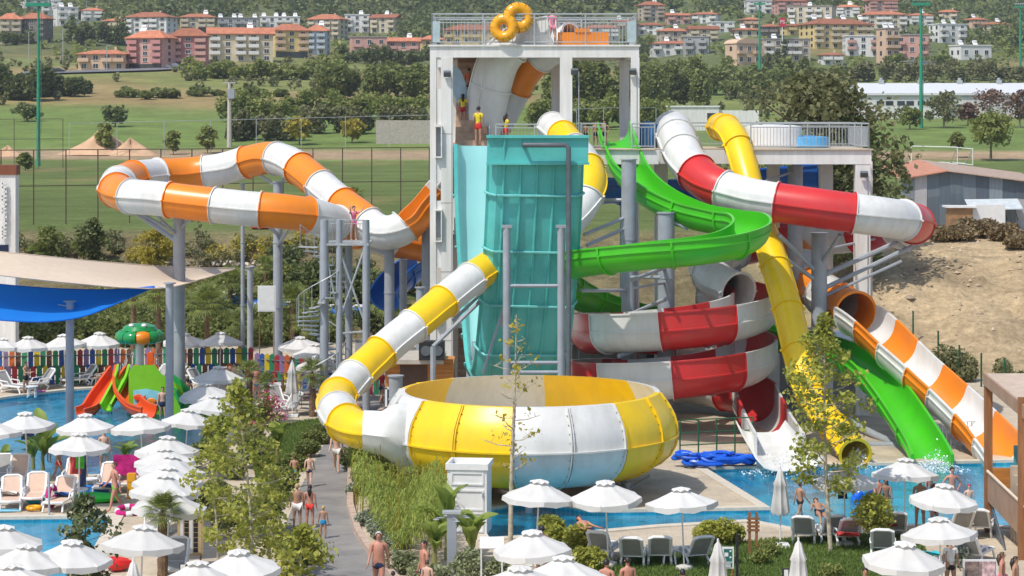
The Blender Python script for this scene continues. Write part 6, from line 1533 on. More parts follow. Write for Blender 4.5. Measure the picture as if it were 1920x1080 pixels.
def cabin():
    Y = 73.5; a, d = P(838, 0, Y), P(913, 0, Y); w = d.x - a.x; z1 = P(0, 874, Y).z; root = empty('shower_cabin', ((a.x + d.x) / 2, Y, 0), -.12); tag(root, 'tall white panelled cabin beside the banana plants', 'cabin', kind='thing'); h = z1
    b = MB(); b.box2((-w / 2, 0, 0), (w / 2, 1.2, h - .1)); b.build('wall', M_wpaint, root)
    for z0, zz in ((h - .62, h - .2), (h * .36, h - .78), (.1, h * .33)):
        b = MB(); t = .05
        for q in (((-w / 2 + .12, zz - t), (w / 2 - .1, zz)), ((-w / 2 + .12, z0), (w / 2 - .1, z0 + t)), ((-w / 2 + .12, z0 + t), (-w / 2 + .18, zz - t)), ((w / 2 - .16, z0 + t), (w / 2 - .1, zz - t))): b.box2((q[0][0], -.035, q[0][1]), (q[1][0], .0, q[1][1]))
        b.build('door_moulding', M_wpaint, root)
    b = MB()
    for q in (((-w / 2 - .05, -.06), (w / 2 + .05, .02)), ((-w / 2 - .05, 1.2), (w / 2 + .05, 1.28)), ((-w / 2 - .05, .021), (-w / 2 + .03, 1.199)), ((w / 2 - .03, .021), (w / 2 + .05, 1.199))): b.box2((q[0][0], q[0][1], h - .12), (q[1][0], q[1][1], h + .08))
    b.build('cornice', M_wpaint, root)
    b = MB(); b.tube([(w / 2 - .13, -.06, h * .55), (w / 2 - .13, -.06, h * .62)], .02, 6); b.build('handle', M_steel, root)
    p = PZ(847, 1110, 0); s = empty('shower_pillar', (p.x, 66.5, 0)); p = P(847, 962, 66.5); s.location = (p.x, 66.5, 0); tag(s, 'square grey shower pillar with four overhead roses', 'shower'); b = MB(); b.box2((-.14, -.14, 0), (.14, .14, p.z)); b.build('pillar', M_steel, s); b = MB(); b.box((0, 0, p.z + .03), (.55, .4, .06)); b.build('top_plate', M_galv, s)
    for k in range(4): a_ = rad(20 + 90 * k); b = MB(); b.tube([(0, 0, p.z - .12), (.48 * math.cos(a_), .48 * math.sin(a_), p.z - .12)], .02, 6); b.lathe([(0, .03), (.1, 0), (0, -.01)], c=(.48 * math.cos(a_), .48 * math.sin(a_), p.z - .16), n=10); b.build('shower_rose', M_galv, s)
    p = P(922, 1018, 64.5); t = empty('notice_stand', (p.x, 64.5, 0)); tag(t, 'small white slanted notice board on two thin posts below the cabin', 'notice board'); b = MB(); b.box((0, 0, p.z), (.68, .45, .04), M=Matrix.Rotation(rad(35), 3, 'X')); b.build('board', M_wpaint, t)
    for x in (-.3, .3): b = MB(); b.tube([(x, 0, 0), (x, 0, p.z)], .025, 6); b.build('post', M_wpaint, t)
cabin()
def board(lb, x, y, w, h, Y, frame, face, cells=None, name='notice_board', tilt=0.0):
    p = P(x, y, Y); root = empty(name, (p.x, Y, 0), tilt); tag(root, lb, 'sign'); b = MB(); b.box2((-w / 2, 0, p.z - h / 2), (w / 2, .06, p.z + h / 2)); b.build('panel', frame, root)
    b = MB(); b.box2((-w / 2 + .05, -.012, p.z - h / 2 + .05), (w / 2 - .05, -.002, p.z + h / 2 - .05)); b.build('face', face, root)
    for sx in (-1, 1): b = MB(); b.tube([(sx * w * .4, .03, 0), (sx * w * .4, .03, p.z - h / 2)], .03, 6); b.build('post', M_wood, root)
    for (cx, cz, cw, ch, m) in cells or (): b = MB(); b.box2((cx - cw / 2, -.02, p.z + cz - ch / 2), (cx + cw / 2, -.014, p.z + cz + ch / 2)); b.build('print', m, root)
M_ply = mat('pale_board_wood', (.55, .40, .22), rough=.7, var=.15); M_sgreen = mat('dark_green_sign', (.01, .14, .10), rough=.4)
board('wooden price board with two columns of dark photo squares', 357, 1004, .78, 1.25, 68.5, M_ply, M_ply, [(x, .48 - i * .155, .13, .13, M_black) for x in (-.12, .16) for i in range(7)] + [(.02, 0, .1, 1.1, M_wpaint), (-.26, 0, .09, 1.1, M_wpaint)], tilt=.15)
board('dark green safety notice beside the closed parasol on the lawn', 1365, 1046, .34, .62, 65, M_wpaint, M_sgreen, [(-.05, .1, .11, .11, M_wpaint), (.07, .2, .05, .05, M_wpaint), (.07, .02, .05, .05, M_wpaint), (0, -.12, .24, .02, M_wpaint), (-.02, -.17, .2, .02, M_wpaint), (-.02, -.21, .2, .02, M_wpaint), (-.02, -.25, .2, .02, M_wpaint)])
board('small black notice with a white sheet at the right lawn edge', 1474, 1076, .22, .3, 64, M_black, M_black, [(0, .02, .12, .2, M_wpaint)]); board('small dark notice in front of the price board', 343, 1070, .2, .4, 64.5, M_black, M_black, [(0, .1, .14, .16, M_wpaint)])
board('photo stand with large picture prints below the timber stairs', 1838, 1072, 1.0, .7, 65, M_wpaint, mat('photo_prints', (.32, .25, .24), rough=.4, var=.6, scale=5), [(-.24, 0, .4, .6, mat('photo_brown', (.22, .16, .14), var=.6, scale=8)), (.24, 0, .38, .6, mat('photo_pink', (.55, .38, .38), var=.6, scale=8))])
board('white cut-out board on a thin post among the palms', 500, 560, .9, 1.3, 112, M_wpaint, M_wpaint, name='cut_out_board'); 
for i, (x, y) in enumerate(((1412, 960), (1382, 1000))):
    p = PZ(x, y, 1.35); t = empty('bin_post', (p.x, p.y, 0)); tag(t, ['pair of brown timber posts with slatted bin at the pool corner', 'slim dark lamp bollard left of the slatted bin'][i], 'bin' if i == 0 else 'bollard')
    for sx in ((-.11, .11) if i == 0 else (0,)): b = MB(); b.box2((sx - .04, -.04, 0), (sx + .04, .04, 1.35)); b.build('post', M_wood if i == 0 else M_black, t)
    for k in range(4 if i == 0 else 0): b = MB(); b.box2((-.2, -.06, .75 + k * .12), (.2, -.045, .83 + k * .12)); b.build('slat', M_wood, t)
def deck():
    Y = 74.0; og = Vector((P(1845, 0, Y).x, Y, 0)); root = empty('timber_deck', og); tag(root, 'brown timber veranda with boarded balustrade and stairs at the right edge', 'veranda', kind='thing')
    mt = mat('tan_deck_fascia', (.34, .22, .15), rough=.6, var=.12, scale=2); mr = mat('tan_membrane_roof', (.50, .39, .30), rough=.7)
    def Lp(x, y, d=0.0): return P(x, y, Y + d) - og
    def post(x, y0, y1, d=0): a, c = Lp(x, y0, d), Lp(x, y1, d); b = MB(); b.box2((a.x - .12, a.y - .12, c.z), (a.x + .12, a.y + .12, a.z)); b.build('post', M_wood, root)
    post(1853, 716, 1010); post(1917, 745, 1090, -4.5); post(2010, 716, 1010)
    a, c = Lp(1846, 700), Lp(1926, 764, -5)
    b = MB(); b.add([a, c, c + Vector((9, 0, 0)), a + Vector((9, 0, 0)), a - Vector((0, 0, .32)), c - Vector((0, 0, .36)), c + Vector((9, 0, -.36)), a + Vector((9, 0, -.32))], [(0, 1, 2, 3), (0, 4, 5, 1), (1, 5, 6, 2), (4, 7, 6, 5), (3, 7, 4, 0)]); b.build('roof', mr, root)
    b = MB(); b.add([a + Vector((-.06, 0, .02)), c + Vector((-.06, 0, .02)), c + Vector((-.06, 0, -.4)), a + Vector((-.06, 0, -.36)), a + Vector((.02, 0, .02)), c + Vector((.02, 0, .02)), c + Vector((.02, 0, -.4)), a + Vector((.02, 0, -.36))], [(0, 1, 2, 3), (4, 7, 6, 5), (0, 4, 5, 1), (3, 2, 6, 7), (0, 3, 7, 4), (1, 5, 6, 2)]); b.build('roof_edge', mt, root)
    # boarded balustrade running towards the camera
    A, B2 = Lp(1850, 884), Lp(1928, 958, -5); A2, B3 = Lp(1850, 938), Lp(1928, 1022, -5); n = 9
    for i in range(n):
        t0, t1 = i / n, (i + .97) / n; q = [A.lerp(B2, t0), A.lerp(B2, t1), A2.lerp(B3, t1), A2.lerp(B3, t0)]; b = MB(); b.add(q + [v + Vector((.05, .02, 0)) for v in q], [(0, 1, 2, 3), (4, 7, 6, 5), (0, 4, 5, 1), (3, 2, 6, 7), (0, 3, 7, 4), (1, 5, 6, 2)]); b.build('board', mt, root)
    b = MB(); b.tube([A + Vector((0, 0, .04)), B2 + Vector((0, 0, .04))], .05, 6); b.build('handrail', M_beigesail, root)
    b = MB(); b.add([A2 + Vector((.05, 0, .1)), B3 + Vector((.05, 0, .1)), B3 + Vector((9, 0, .1)), A2 + Vector((9, 0, .1))], [(0, 1, 2, 3)]); b.build('deck_floor', M_wood, root)
    b = MB(); b.box2(Lp(1856, 878, 1.5), Lp(1902, 915, 1.6)); b.build('timber_panel', M_wood_or, root)
    b = MB(); b.box2(Lp(1901, 835, .2), Lp(1918, 925, .25)); b.build('glass_pane', mat('teal_glass', (.12, .34, .36), rough=.08), root)
    # stairs below with stone cheek and iron balustrade
    sm = mat('tan_stone', (.46, .37, .28), rough=.85, var=.12)
    for i in range(9):
        p = Lp(1862, 1000, .0); b = MB(); b.box2((p.x + .3 + i * .02, -1.2 - i * .3, 0), (p.x + 3.2, -1.2 - (i + 1) * .3 + .01, 2.4 - i * .26)); b.build('step', sm, root)
    b = MB(); a, c = Lp(1848, 994), Lp(1868, 1078, -3.5); b.add([Vector((a.x, -.9, a.z)), Vector((c.x - .1, -4.2, c.z - .2)), Vector((c.x - .1, -4.2, 0)), Vector((a.x, -.9, 0)), Vector((a.x + .3, -.9, a.z)), Vector((c.x + .2, -4.2, c.z - .2)), Vector((c.x + .2, -4.2, 0)), Vector((a.x + .3, -.9, 0))], [(0, 1, 2, 3), (4, 7, 6, 5), (0, 4, 5, 1), (0, 3, 7, 4), (1, 5, 6, 2)]); b.build('stair_cheek', mat('white_cheek', (.62, .60, .57)), root)
    b = MB(); t0, t1 = Lp(1858, 940), Lp(1890, 1050, -3.6); u0, u1 = Lp(1858, 1000), Lp(1890, 1090, -3.6); b.tube([t0, t1], .035, 6); b.tube([u0, u1], .025, 6)
    for i in range(15): b.tube([t0.lerp(t1, i / 14), u0.lerp(u1, i / 14)], .018, 5)
    b.build('iron_balustrade', M_steel_dk, root)
deck()
# ================================================================ small loose things
def ring(lb, x, y, z, R_, r, m, rot, name='rubber_ring', loc=None, m2=None):
    root = empty(name, loc or PZ(x, y, z)); root.rotation_euler = rot; tag(root, lb, 'rubber ring', 'inflatable rings'); n = 12
    for k in range(n):
        b = MB(); a0, a1 = 2 * math.pi * k / n, 2 * math.pi * (k + 1) / n
        b.tube([(R_ * math.cos(a0 + (a1 - a0) * t), R_ * math.sin(a0 + (a1 - a0) * t), 0) for t in (0, .25, .5, .75, 1)], r, 12, cap=False)
        b.v = b.v; b.build('ring_panel', (m2 if m2 and k % 3 == 0 else m), root, smooth='all')
p = P(1626, 944, 81); ring('big blue rubber ring held upright at the pool edge', 0, 0, 0, .48, .17, mat('blue_vinyl', (.01, .12, .60), rough=.2), (rad(90), 0, rad(15)), loc=p, m2=mat('pale_blue_vinyl', (.10, .35, .62), rough=.2))
M_yv = mat('yellow_vinyl', (.78, .36, .01), rough=.25)
ring('upper yellow rubber ring held over the top deck railing', 0, 0, 0, .46, .27, M_yv, (rad(85), 0, rad(10)), loc=P(972, 33, 104.2)); ring('lower yellow rubber ring held over the top deck railing', 0, 0, 0, .42, .25, M_yv, (rad(85), 0, rad(-10)), loc=P(945, 52, 103.9))
def floaty(lb, x, y, l, w, h, m, rz=0, lobes=5, name='air_mattress'):
    p = PZ(x, y, 0); b = MB()
    for k in range(lobes): b.tube([(-l / 2, (k + .5) * w / lobes - w / 2, h), (-l * .35, (k + .5) * w / lobes - w / 2, h * 1.1), (0, (k + .5) * w / lobes - w / 2, h), (l / 2, (k + .5) * w / lobes - w / 2, h)], [h * .5, h, h * 1.05, h * .55], 8)
    o = b.build(name, m, None, smooth=True); o.location = (p.x, p.y, .01); o.rotation_euler = (0, 0, rz); tag(o, lb, 'float')
floaty('bright green inflatable lying at the pool edge below the loungers', 182, 942, 1.6, .55, .16, mat('green_vinyl', (.02, .55, .03), rough=.25), .1, 3); floaty('blue inflatable boat beside the green inflatable', 176, 928, 1.0, .6, .16, mat('blue_vinyl2', (.02, .2, .55), rough=.3), .3, 3); floaty('pale blue swim board at the left pool edge', 14, 960, .9, .5, .05, mat('pale_blue_foam', (.2, .5, .65)), .1, 2)
floaty('turquoise float under the striped lounger', 66, 944, .6, .5, .12, M_tow[4], .4, 2); floaty('red inflatable at the bottom edge left of the closed parasol', 222, 1070, .7, .5, .2, mat('red_vinyl', (.65, .02, .02), rough=.25), .5, 2)
ring('small yellow swim ring on the paving below the loungers', 64, 952, .1, .22, .07, M_yv, (0, 0, 0)); ring('pink and white swim ring standing against the pole by the loungers', 97, 930, .45, .34, .09, M_tow[0], (rad(90), 0, rad(80)), m2=M_wpaint); ring('pink and white swim ring on the paving before the parasol column', 240, 957, .14, .36, .1, M_tow[0], (.2, 0, 0), m2=M_wpaint)
p = PZ(247, 934, 0); thing_box('yellow_crate', 'stack of yellow plastic crates beside the parasol column', 'crate', [('crate', (-.15, -.15, i * .3), (.15 - .02 * (i % 2), .15, i * .3 + .28), M_yv) for i in range(3)], (p.x, p.y, .01))
p = PZ(92, 968, 0); b = MB(); b.tube([(0, 0, -.4), (0, 0, 1.5)], .035, 8); tag(b.build('pool_pole', M_galv, None, loc=(p.x, p.y, 0)), 'thin steel pole standing in the left pool', 'pole')
def hose(x, lb, seed):
    p = PZ(x, 862, .3); rn = random.Random(seed); b = MB()
    for k in range(16):
        c = Vector((rn.uniform(-.7, .7), rn.uniform(-.3, .3), .12 + rn.uniform(0, .42))); rr = rn.uniform(.2, .45); a0 = rn.uniform(0, 6)
        b.tube([c + Vector((rr * 1.6 * math.cos(a0 + t * .5), rr * .6 * math.sin(a0 + t * .5), .06 * math.sin(t))) for t in range(8)], .075, 7)
    tag(b.build('blue_inflatable_pile', mat('blue_rings', (.01, .11, .62), rough=.35), None, smooth=True, loc=(p.x, p.y, .02)), lb, 'inflatables')
hose(1322, 'left heap of blue tubing on the pad behind the pool', 1); hose(1368, 'right heap of blue tubing on the pad behind the pool', 2)
fence('dark green mesh fence behind the heaps of blue tubing', [PZ(1275, 858, 0), PZ(1412, 852, 0)], 1.5, 4, (1.0, .66, .33), 'pad_fence', mat('green_fence_paint', (.01, .09, .04)), .035)
fence('pale fence at the back of the pool right of the green flume', [PZ(1752, 845, 0), PZ(1860, 838, 0)], 1.1, 14, (1.0, .1), 'pool_fence', M_galv, .02)
def pump():
    p = PZ(1650, 830, 0); root = empty('pump_pipes', (p.x, p.y, 0)); tag(root, 'grey pump pipes lying behind the pool left of the green flume', 'pipes')
    for a in ([P(1590, 790, 98), P(1640, 815, 95), P(1690, 838, 93)], [P(1600, 834, 93), P(1690, 836, 93)], [P(1660, 850, 92), P(1690, 840, 93), P(1700, 846, 92)]): b = MB(); b.tube([q - root.location for q in a], .16, 10); b.build('pipe', M_steel, root, smooth=True)
pump()
# retaining wall and machine room under the tower
thing_box('machine_room', 'grey machine room under the slide tower behind the spiral', 'building', [('wall', (-6.5, 0, 0), (8, 4, 2.6), mat('grey_room_wall', (.24, .24, .23), rough=.9)), ('roof_slab', (-6.7, -.3, 2.6), (8.2, 4.2, 2.85), M_conc), ('doorway', (-2, -.05, 0), (-.8, .02, 2.1), M_black), ('doorway', (3, -.05, 0), (4.4, .02, 2.1), M_black)], (8.5, 108.2, 0))['kind'] = 'thing'
# items on the platform
for lb, x, y, w, h, m in (('blue plastic barrel behind the platform railing', 1410, 275, .6, .8, M_blue), ('white water tank behind the platform railing', 1450, 275, 2.6, 1.0, M_wpaint), ('pile of pale blue rafts at the right end of the platform', 1515, 275, 1.9, .5, mat('pale_blue_raft', (.10, .38, .68), rough=.35)), ('blue portable cabin behind the railing left of the white tube', 1212, 275, 1.0, 1.1, mat('cabin_blue', (.05, .16, .35)))):
    p = P(x, y, 105); t = empty('platform_item', (p.x, 105, 12.16)); tag(t, lb, 'container'); b = MB(); b.lathe([(0, 0), (w / 2, 0), (w / 2 * 1.04, h * .1), (w / 2, h * .2), (w / 2 * 1.04, h * .8), (w / 2, h), (w * .35, h * 1.05), (0, h * 1.05)], n=20); b.v = [(v[0], v[1] * .7 if w > 1 else v[1], v[2]) for v in b.v]; b.build('body', m, t, smooth=True); b = MB(); b.lathe([(0, h * 1.06), (w * .2, h * 1.06), (w * .2, h * 1.12), (0, h * 1.12)], n=12); b.build('lid', m, t)

def splash(lb, x, y, w, seed):
    p = PZ(x, y, -.1); rng = np.random.default_rng(seed); n = 1500; q = rng.normal(size=(n, 3)) * [w * .45, w * .38, .0]; q[:, 2] = np.abs(rng.normal(size=n)) * .34 * np.exp(-(q[:, 0] ** 2 + q[:, 1] ** 2) / (w * w * .5)) - .02
    V, F = leaves(q, .05, .6, .2, 1.2, rng); o = fast_mesh('splash_foam', V, F, mat('white_foam', (.8, .84, .86), rough=.4)); o.location = p; tag(o, lb, 'foam', kind='stuff')
splash('white foam where the red spiral meets the pool', 1470, 884, 1.5, 1); splash('white foam at the end of the green flume', 1752, 880, 1.1, 2); splash('white foam at the mouth of the yellow tube', 1612, 872, .8, 3); splash('ripple foam under the water mushroom', 262, 768, 1.2, 5)

# ================================================================ planting
def tree(name, lb, base, h, r, tr, lm, leaf, n, clumps=16, bark=M_bark, lean=(0, 0), low=.25, seed=1, cr=.3, bend=.0, cat='tree', group=None, shape=1.0, bare=0):
    rng = np.random.default_rng(seed); rn = random.Random(seed)
    root = empty(name, base); tag(root, lb, cat, group)
    tp = [Vector((lean[0] * t + bend * math.sin(t * 5 + seed), lean[1] * t, h * .93 * t)) for t in np.linspace(0, 1, 9)]
    b = MB(); b.tube(tp, [tr * (1 - .85 * i / 8) for i in range(9)], 9)
    pts = []; m = clumps
    for k in range(m):
        t = low + (1 - low) * (k + rn.random()) / m
        i = t * 8; p0 = tp[min(7, int(i))].lerp(tp[min(8, int(i) + 1)], i - int(i))
        a = k * 2.4 + rn.uniform(-.5, .5); prof = math.sin(math.pi * min(1, (t - low) / (1 - low) * .86 + .16)) ** shape
        rr = r * prof * rn.uniform(.55, 1.0)
        e = p0 + Vector((rr * math.cos(a), rr * math.sin(a), rr * rn.uniform(.15, .6)))
        mid = p0.lerp(e, .5) + Vector((0, 0, -.06 * rr))
        b.tube([p0, mid, e], [tr * .38 * (1.1 - t), tr * .22, tr * .07], 5)
        for s in range(3):
            q = p0.lerp(e, rn.uniform(.4, .95)); e2 = q + Vector((rn.uniform(-1, 1), rn.uniform(-1, 1), rn.uniform(0, .8))) * rr * .45
            b.tube([q, e2], [tr * .12, tr * .03], 4)
            if rn.random() > bare: pts.append(blob_pts(max(3, n // m // 4), e2, np.array((1, 1, .8)) * (r * cr * .7 + .08), .3, rng))
        if rn.random() > bare: pts.append(blob_pts(max(3, n // m // 4), e, np.array((1, 1, .85)) * (r * cr * (.6 + .5 * prof) + .05), .3, rng))
    b.build('trunk', bark, root, smooth=True)
    V, F = leaves(np.concatenate(pts), leaf, .4, .25, 1.25, rng)
    fast_mesh('crown', V, F, lm, root)
    return root
g2 = lambda x, y: PZ(x, y, 0)
# foreground plane trees
tree('plane_tree', 'tall young plane tree with yellow green leaves before the parasol column', g2(474, 1125), 6.6, 1.4, .07, LF_plane, .12, 2300, 30, M_barkw, (-.4, .3), .14, 31, .24, .08)
tree('plane_tree', 'second plane tree crown leaning left over the parasol column', g2(408, 1100), 5.2, .95, .05, LF_plane, .12, 1100, 20, M_barkw, (-.2, .2), .2, 32, .24, .05)
tree('plane_tree', 'low bushy plane tree at the left side of the path', g2(560, 1135), 2.3, .85, .04, LF_plane, .13, 1100, 16, M_barkw, (.1, .1), .12, 33, .34)
tree('plane_tree', 'slender plane tree between the blossom shrub and the plane trees', g2(505, 1085), 3.6, .8, .045, LF_plane, .12, 900, 16, M_barkw, (.05, 0), .15, 37, .32)
tree('plane_tree', 'narrow plane tree in front of the yellow tube at the landing pool', g2(1556, 1034), 7.9, 1.45, .08, LF_plane, .12, 3600, 36, M_barkw, (-.2, .2), .22, 34, .2, .05)
tree('bare_sapling', 'nearly bare pale sapling in front of the bowl', g2(958, 1018), 7.9, 1.15, .085, LF_yellow, .13, 560, 26, M_barkw, (.15, .1), .3, 35, .2, .03, bare=.62)
tree('magnolia_tree', 'small dark glossy magnolia in the lower left corner', g2(160, 1150), 3.4, .85, .045, LF_magnolia, .15, 900, 16, M_bark, (0, 0), .2, 36, .3)
tree('round_bush', 'round bright green bush on the lawn beside the loungers', g2(1638, 1030), 1.75, .72, .05, LF_plane, .10, 2200, 16, M_bark, (0, 0), .35, 38, .42, cat='bush')
# mid distance trees
def tat(name, lb, x, yb, yt, rpx, lm, leaf, n, seed, Y=None, **k):
    g = G(x, yb) if Y is None else Vector((P(x, 0, Y).x, Y, gz(P(x, 0, Y).x, Y)))
    s = g.y / FPX; top = CAM_H - (yt - HORIZON) * s
    return tree(name, lb, g, top - g.z, rpx * s, max(.06, rpx * s * .07), lm, leaf, n, seed=seed, **k)
tat('big_dark_tree', 'big dark olive tree rising behind the slide platform railing', 1535, 0, 126, 165, LF_olive, .28, 8200, 41, Y=128, clumps=46, cr=.28, low=.12, shape=.5)
tat('big_dark_tree', 'dark tree filling the gap under the right end of the platform', 1600, 0, 205, 78, LF_dark, .26, 3200, 42, Y=126, clumps=24, cr=.36, low=.12, shape=.5)
tat('grey_green_tree', 'smaller grey green tree left of the tin shed', 1680, 0, 268, 34, LF_olive, .2, 1100, 43, Y=134, clumps=14, cr=.36, low=.1)
tat('umbrella_pine', 'round clipped pine on the pitch right of the goals', 1858, 302, 218, 38, LF_light, .45, 2200, 44, clumps=20, cr=.42, low=.4, shape=.5)
tat('young_pine', 'little round tree left of the clipped pine', 1794, 296, 252, 18, LF_mid, .4, 500, 45, clumps=10, cr=.45, low=.5, shape=.5)
for i, (x, yb, yt, r_, lm, lb) in enumerate(((1770, 240, 178, 34, LF_olive, 'olive tree before the hall right of the floodlight mast'), (1706, 243, 205, 24, LF_mid, 'round grey green shrub left of the floodlight mast at the hall'), (1856, 222, 172, 34, LF_reddish, 'reddish brown tree before the right part of the hall'), (1815, 236, 195, 20, LF_reddish, 'small reddish tree beside the olive tree at the hall'), (1912, 240, 170, 30, LF_reddish, 'reddish tree at the right edge of the hall'), (197, 290, 228, 18, LF_light, 'yellow green young tree in front of the earth mound'), (325, 290, 246, 13, LF_light, 'small yellow green tree right of the earth mound'), (389, 288, 236, 16, LF_light, 'small yellow green tree left of the power pole'), (561, 272, 222, 24, LF_yellow, 'yellow leaved tree beyond the pitch left of the concrete wall'), (660, 268, 226, 20, LF_yellow, 'second yellow leaved tree next to the concrete wall'), (48, 320, 290, 12, LF_mid, 'small bush at the foot of the left floodlight mast'), (216, 238, 206, 22, LF_dark, 'dark round tree on the meadow above the earth mound'), (50, 228, 200, 24, LF_dark, 'dark bush on the meadow behind the left floodlight mast'), (1365, 175, 105, 24, LF_mid, 'upright green tree left of the second floodlight mast'), (1218, 240, 190, 30, LF_light, 'bright bushy tree beside the right tower column'))):
    tat('field_tree', lb, x, yb, yt, r_, lm, .55, 700, 60 + i, clumps=12, cr=.45, low=.2, shape=.6, group='trees around the pitch')
for x, yb, yt, lb in ((1470, 122, 70, 'dark slim cypress below the red sign'), (1458, 126, 96, 'shorter cypress left of the slim cypress'), (1440, 130, 100, 'small cypress beside the rounded peach house'), (135, 62, 28, 'slim cypress below the white villas')):
    tat('cypress', lb, x, yb, yt, 7, LF_dark, .6, 420, int(x), clumps=14, cr=.7, low=.05, shape=.4, group='cypresses of the town')
# planting on the bank behind the children pool
def band(name, lb, pts, n, h, m, leaf, per, seed, w=2.0, cat='shrubs'):
    rng = np.random.default_rng(seed); out = []
    for i in range(n):
        x0, y0 = pts[i % len(pts)]; g = G(x0 + rng.uniform(-26, 26), y0 + rng.uniform(-9, 9)); hh = h * rng.uniform(.5, 1.3); r_ = w * rng.uniform(.4, .8)
        p = blob_pts(per, (g.x, g.y, g.z + hh * .45), (r_, r_, hh * .55), .35, rng); out.append(p)
    V, F = leaves(np.concatenate(out), leaf, .4, .2, 1.5, rng); tag(fast_mesh(name, V, F, m), lb, cat, kind='stuff')
xs = lambda a, b, y0, y1, n: [(a + (b - a) * i / (n - 1), y0 + (y1 - y0) * i / (n - 1)) for i in range(n)]
band('bank_hedge', 'dense dark green planting on the bank behind the coloured fence', xs(60, 640, 645, 640, 24) + xs(120, 620, 625, 610, 20), 100, 1.7, LF_mid, .17, 420, 71, 1.9)
band('bank_shrubs', 'mixed lighter shrubs higher on the bank under the orange loop', xs(40, 660, 590, 560, 22) + xs(380, 700, 540, 520, 10), 60, 1.2, LF_light, .15, 300, 72, 1.4)
band('bank_olive', 'grey green shrubs and weeds near the top of the bank', xs(40, 800, 470, 470, 24) + xs(60, 700, 500, 505, 18), 46, .9, LF_olive, .15, 200, 73, 1.1)
band('bank_dry', 'dry yellow brown shrubs around the foot of the orange loop', xs(260, 330, 505, 470, 6) + xs(420, 560, 490, 470, 6), 14, 1.3, LF_yellow, .14, 240, 74, 1.2)
band('stair_bushes', 'dark green bushes behind the spiral stair and tower foot', xs(540, 620, 520, 560, 6) + xs(690, 820, 620, 640, 6) + xs(640, 760, 560, 560, 6), 34, 2.0, LF_dark, .2, 380, 75, 1.6)
band('sand_bank_shrubs', 'green shrubs along the green post fence below the sand bank', xs(1765, 1935, 690, 742, 8), 18, 1.0, LF_olive, .14, 240, 76, .9)
tat('bank_tree', 'dark bushy tamarisk at the top of the left bank', 172, 500, 410, 32, LF_dark, .2, 1500, 51, clumps=16, cr=.4, low=.1, shape=.6)
tat('bank_tree', 'golden brown leaved tree beside the left loop pillar', 292, 520, 425, 36, LF_yellow, .17, 1500, 52, clumps=18, cr=.34, low=.1)
tat('bank_tree', 'thin bare stemmed tree right of the left loop pillar', 372, 520, 405, 14, LF_olive, .14, 160, 53, clumps=10, cr=.3, low=.3)
tat('bank_tree', 'dark green shrub between the loop pillars', 92, 500, 428, 30, LF_mid, .2, 900, 54, clumps=14, cr=.4, low=.05, shape=.5)
mass('slope_rubble', 'pale stones and litter on the upper bank', [(130, 505, 200, 8), (450, 500, 160, 8), (300, 500, 120, 8)], mat('pale_rubble', (.45, .38, .30), island=.3), .22, 200, 'rubble', 77)
# near hedges
mass('path_hedge', 'clipped green hedge between the little lawn and the path', [(612, 812, 40, 26), (592, 832, 44, 30), (572, 858, 44, 32), (556, 884, 44, 34), (600, 815, 30, 20)], LF_mid, .08, 2600, 'hedge', 81)
mass('bowl_shade_bushes', 'dark bushes under the white entry funnel of the bowl', [(668, 880, 60, 40), (690, 905, 60, 44), (720, 915, 60, 36)], LF_dark, .1, 1500, 'bushes', 82)
mass('understorey', 'dark green shrubs under the plane trees', [(400, 960, 70, 60), (440, 1010, 90, 70), (500, 1000, 80, 80), (520, 940, 70, 70), (560, 1060, 80, 70), (430, 900, 70, 70), (480, 880, 70, 80), (390, 880, 60, 60)], LF_mid, .1, 1700, 'shrubs', 83)
mass('variegated_shrubs', 'pale flowering shrubs below the shower pillar', [(800, 1098, 80, 50), (870, 1096, 90, 60), (930, 1092, 70, 56), (760, 1075, 60, 50)], leaf_mat('foliage_variegated', (.12, .16, .05), (.40, .42, .24), .3), .07, 2200, 'shrubs', 84)
mass('green_shrub', 'bright green shrub beside the parasol pole before the bowl', [(1050, 1030, 70, 50), (1090, 1040, 60, 56), (1040, 1010, 50, 40), (1105, 1075, 50, 50)], LF_plane, .1, 1500, 'shrub', 85)
mass('green_shrub', 'loose green shrub left of the slatted bin', [(1345, 1025, 62, 52), (1372, 1022, 44, 40), (1325, 1020, 36, 44)], LF_plane, .1, 900, 'shrub', 86)
mass('lavender_clump', 'grey green lavender along the kerb', [(690, 985, 50, 26), (715, 1010, 60, 30), (740, 1030, 50, 30), (662, 930, 24, 24)], leaf_mat('lavender', (.16, .20, .13), (.30, .34, .24), .2), .07, 1300, 'lavender', 87)
mass('garden_flowers', 'white flowering shrub beside the photo stand', [(1802, 1062, 40, 36)], leaf_mat('foliage_white_flower', (.10, .17, .05), (.62, .62, .52), .3), .07, 900, 'shrub', 88)
mass('deck_bush', 'small green plants on the lawn by the closed parasols', [(1440, 1045, 40, 30), (1425, 1060, 30, 26), (1560, 1082, 36, 20)], LF_light, .07, 700, 'plants', 89)
for i, (x, y, w, h) in enumerate(((500, 800, 70, 66), (470, 835, 50, 50))):
    mass('blossom_shrub', ['pink blossoming shrub behind the plane trees', 'smaller pink blossoms left of the pink shrub'][i], [(x, y, w, h)], LF_pink, .10, 420, 'shrub', 90 + i); mass('blossom_leaves', ['green leaves of the pink blossoming shrub', 'green leaves under the smaller pink blossoms'][i], [(x, y + 4, w, h * .9)], LF_mid, .10, 900, 'shrub', 92 + i)
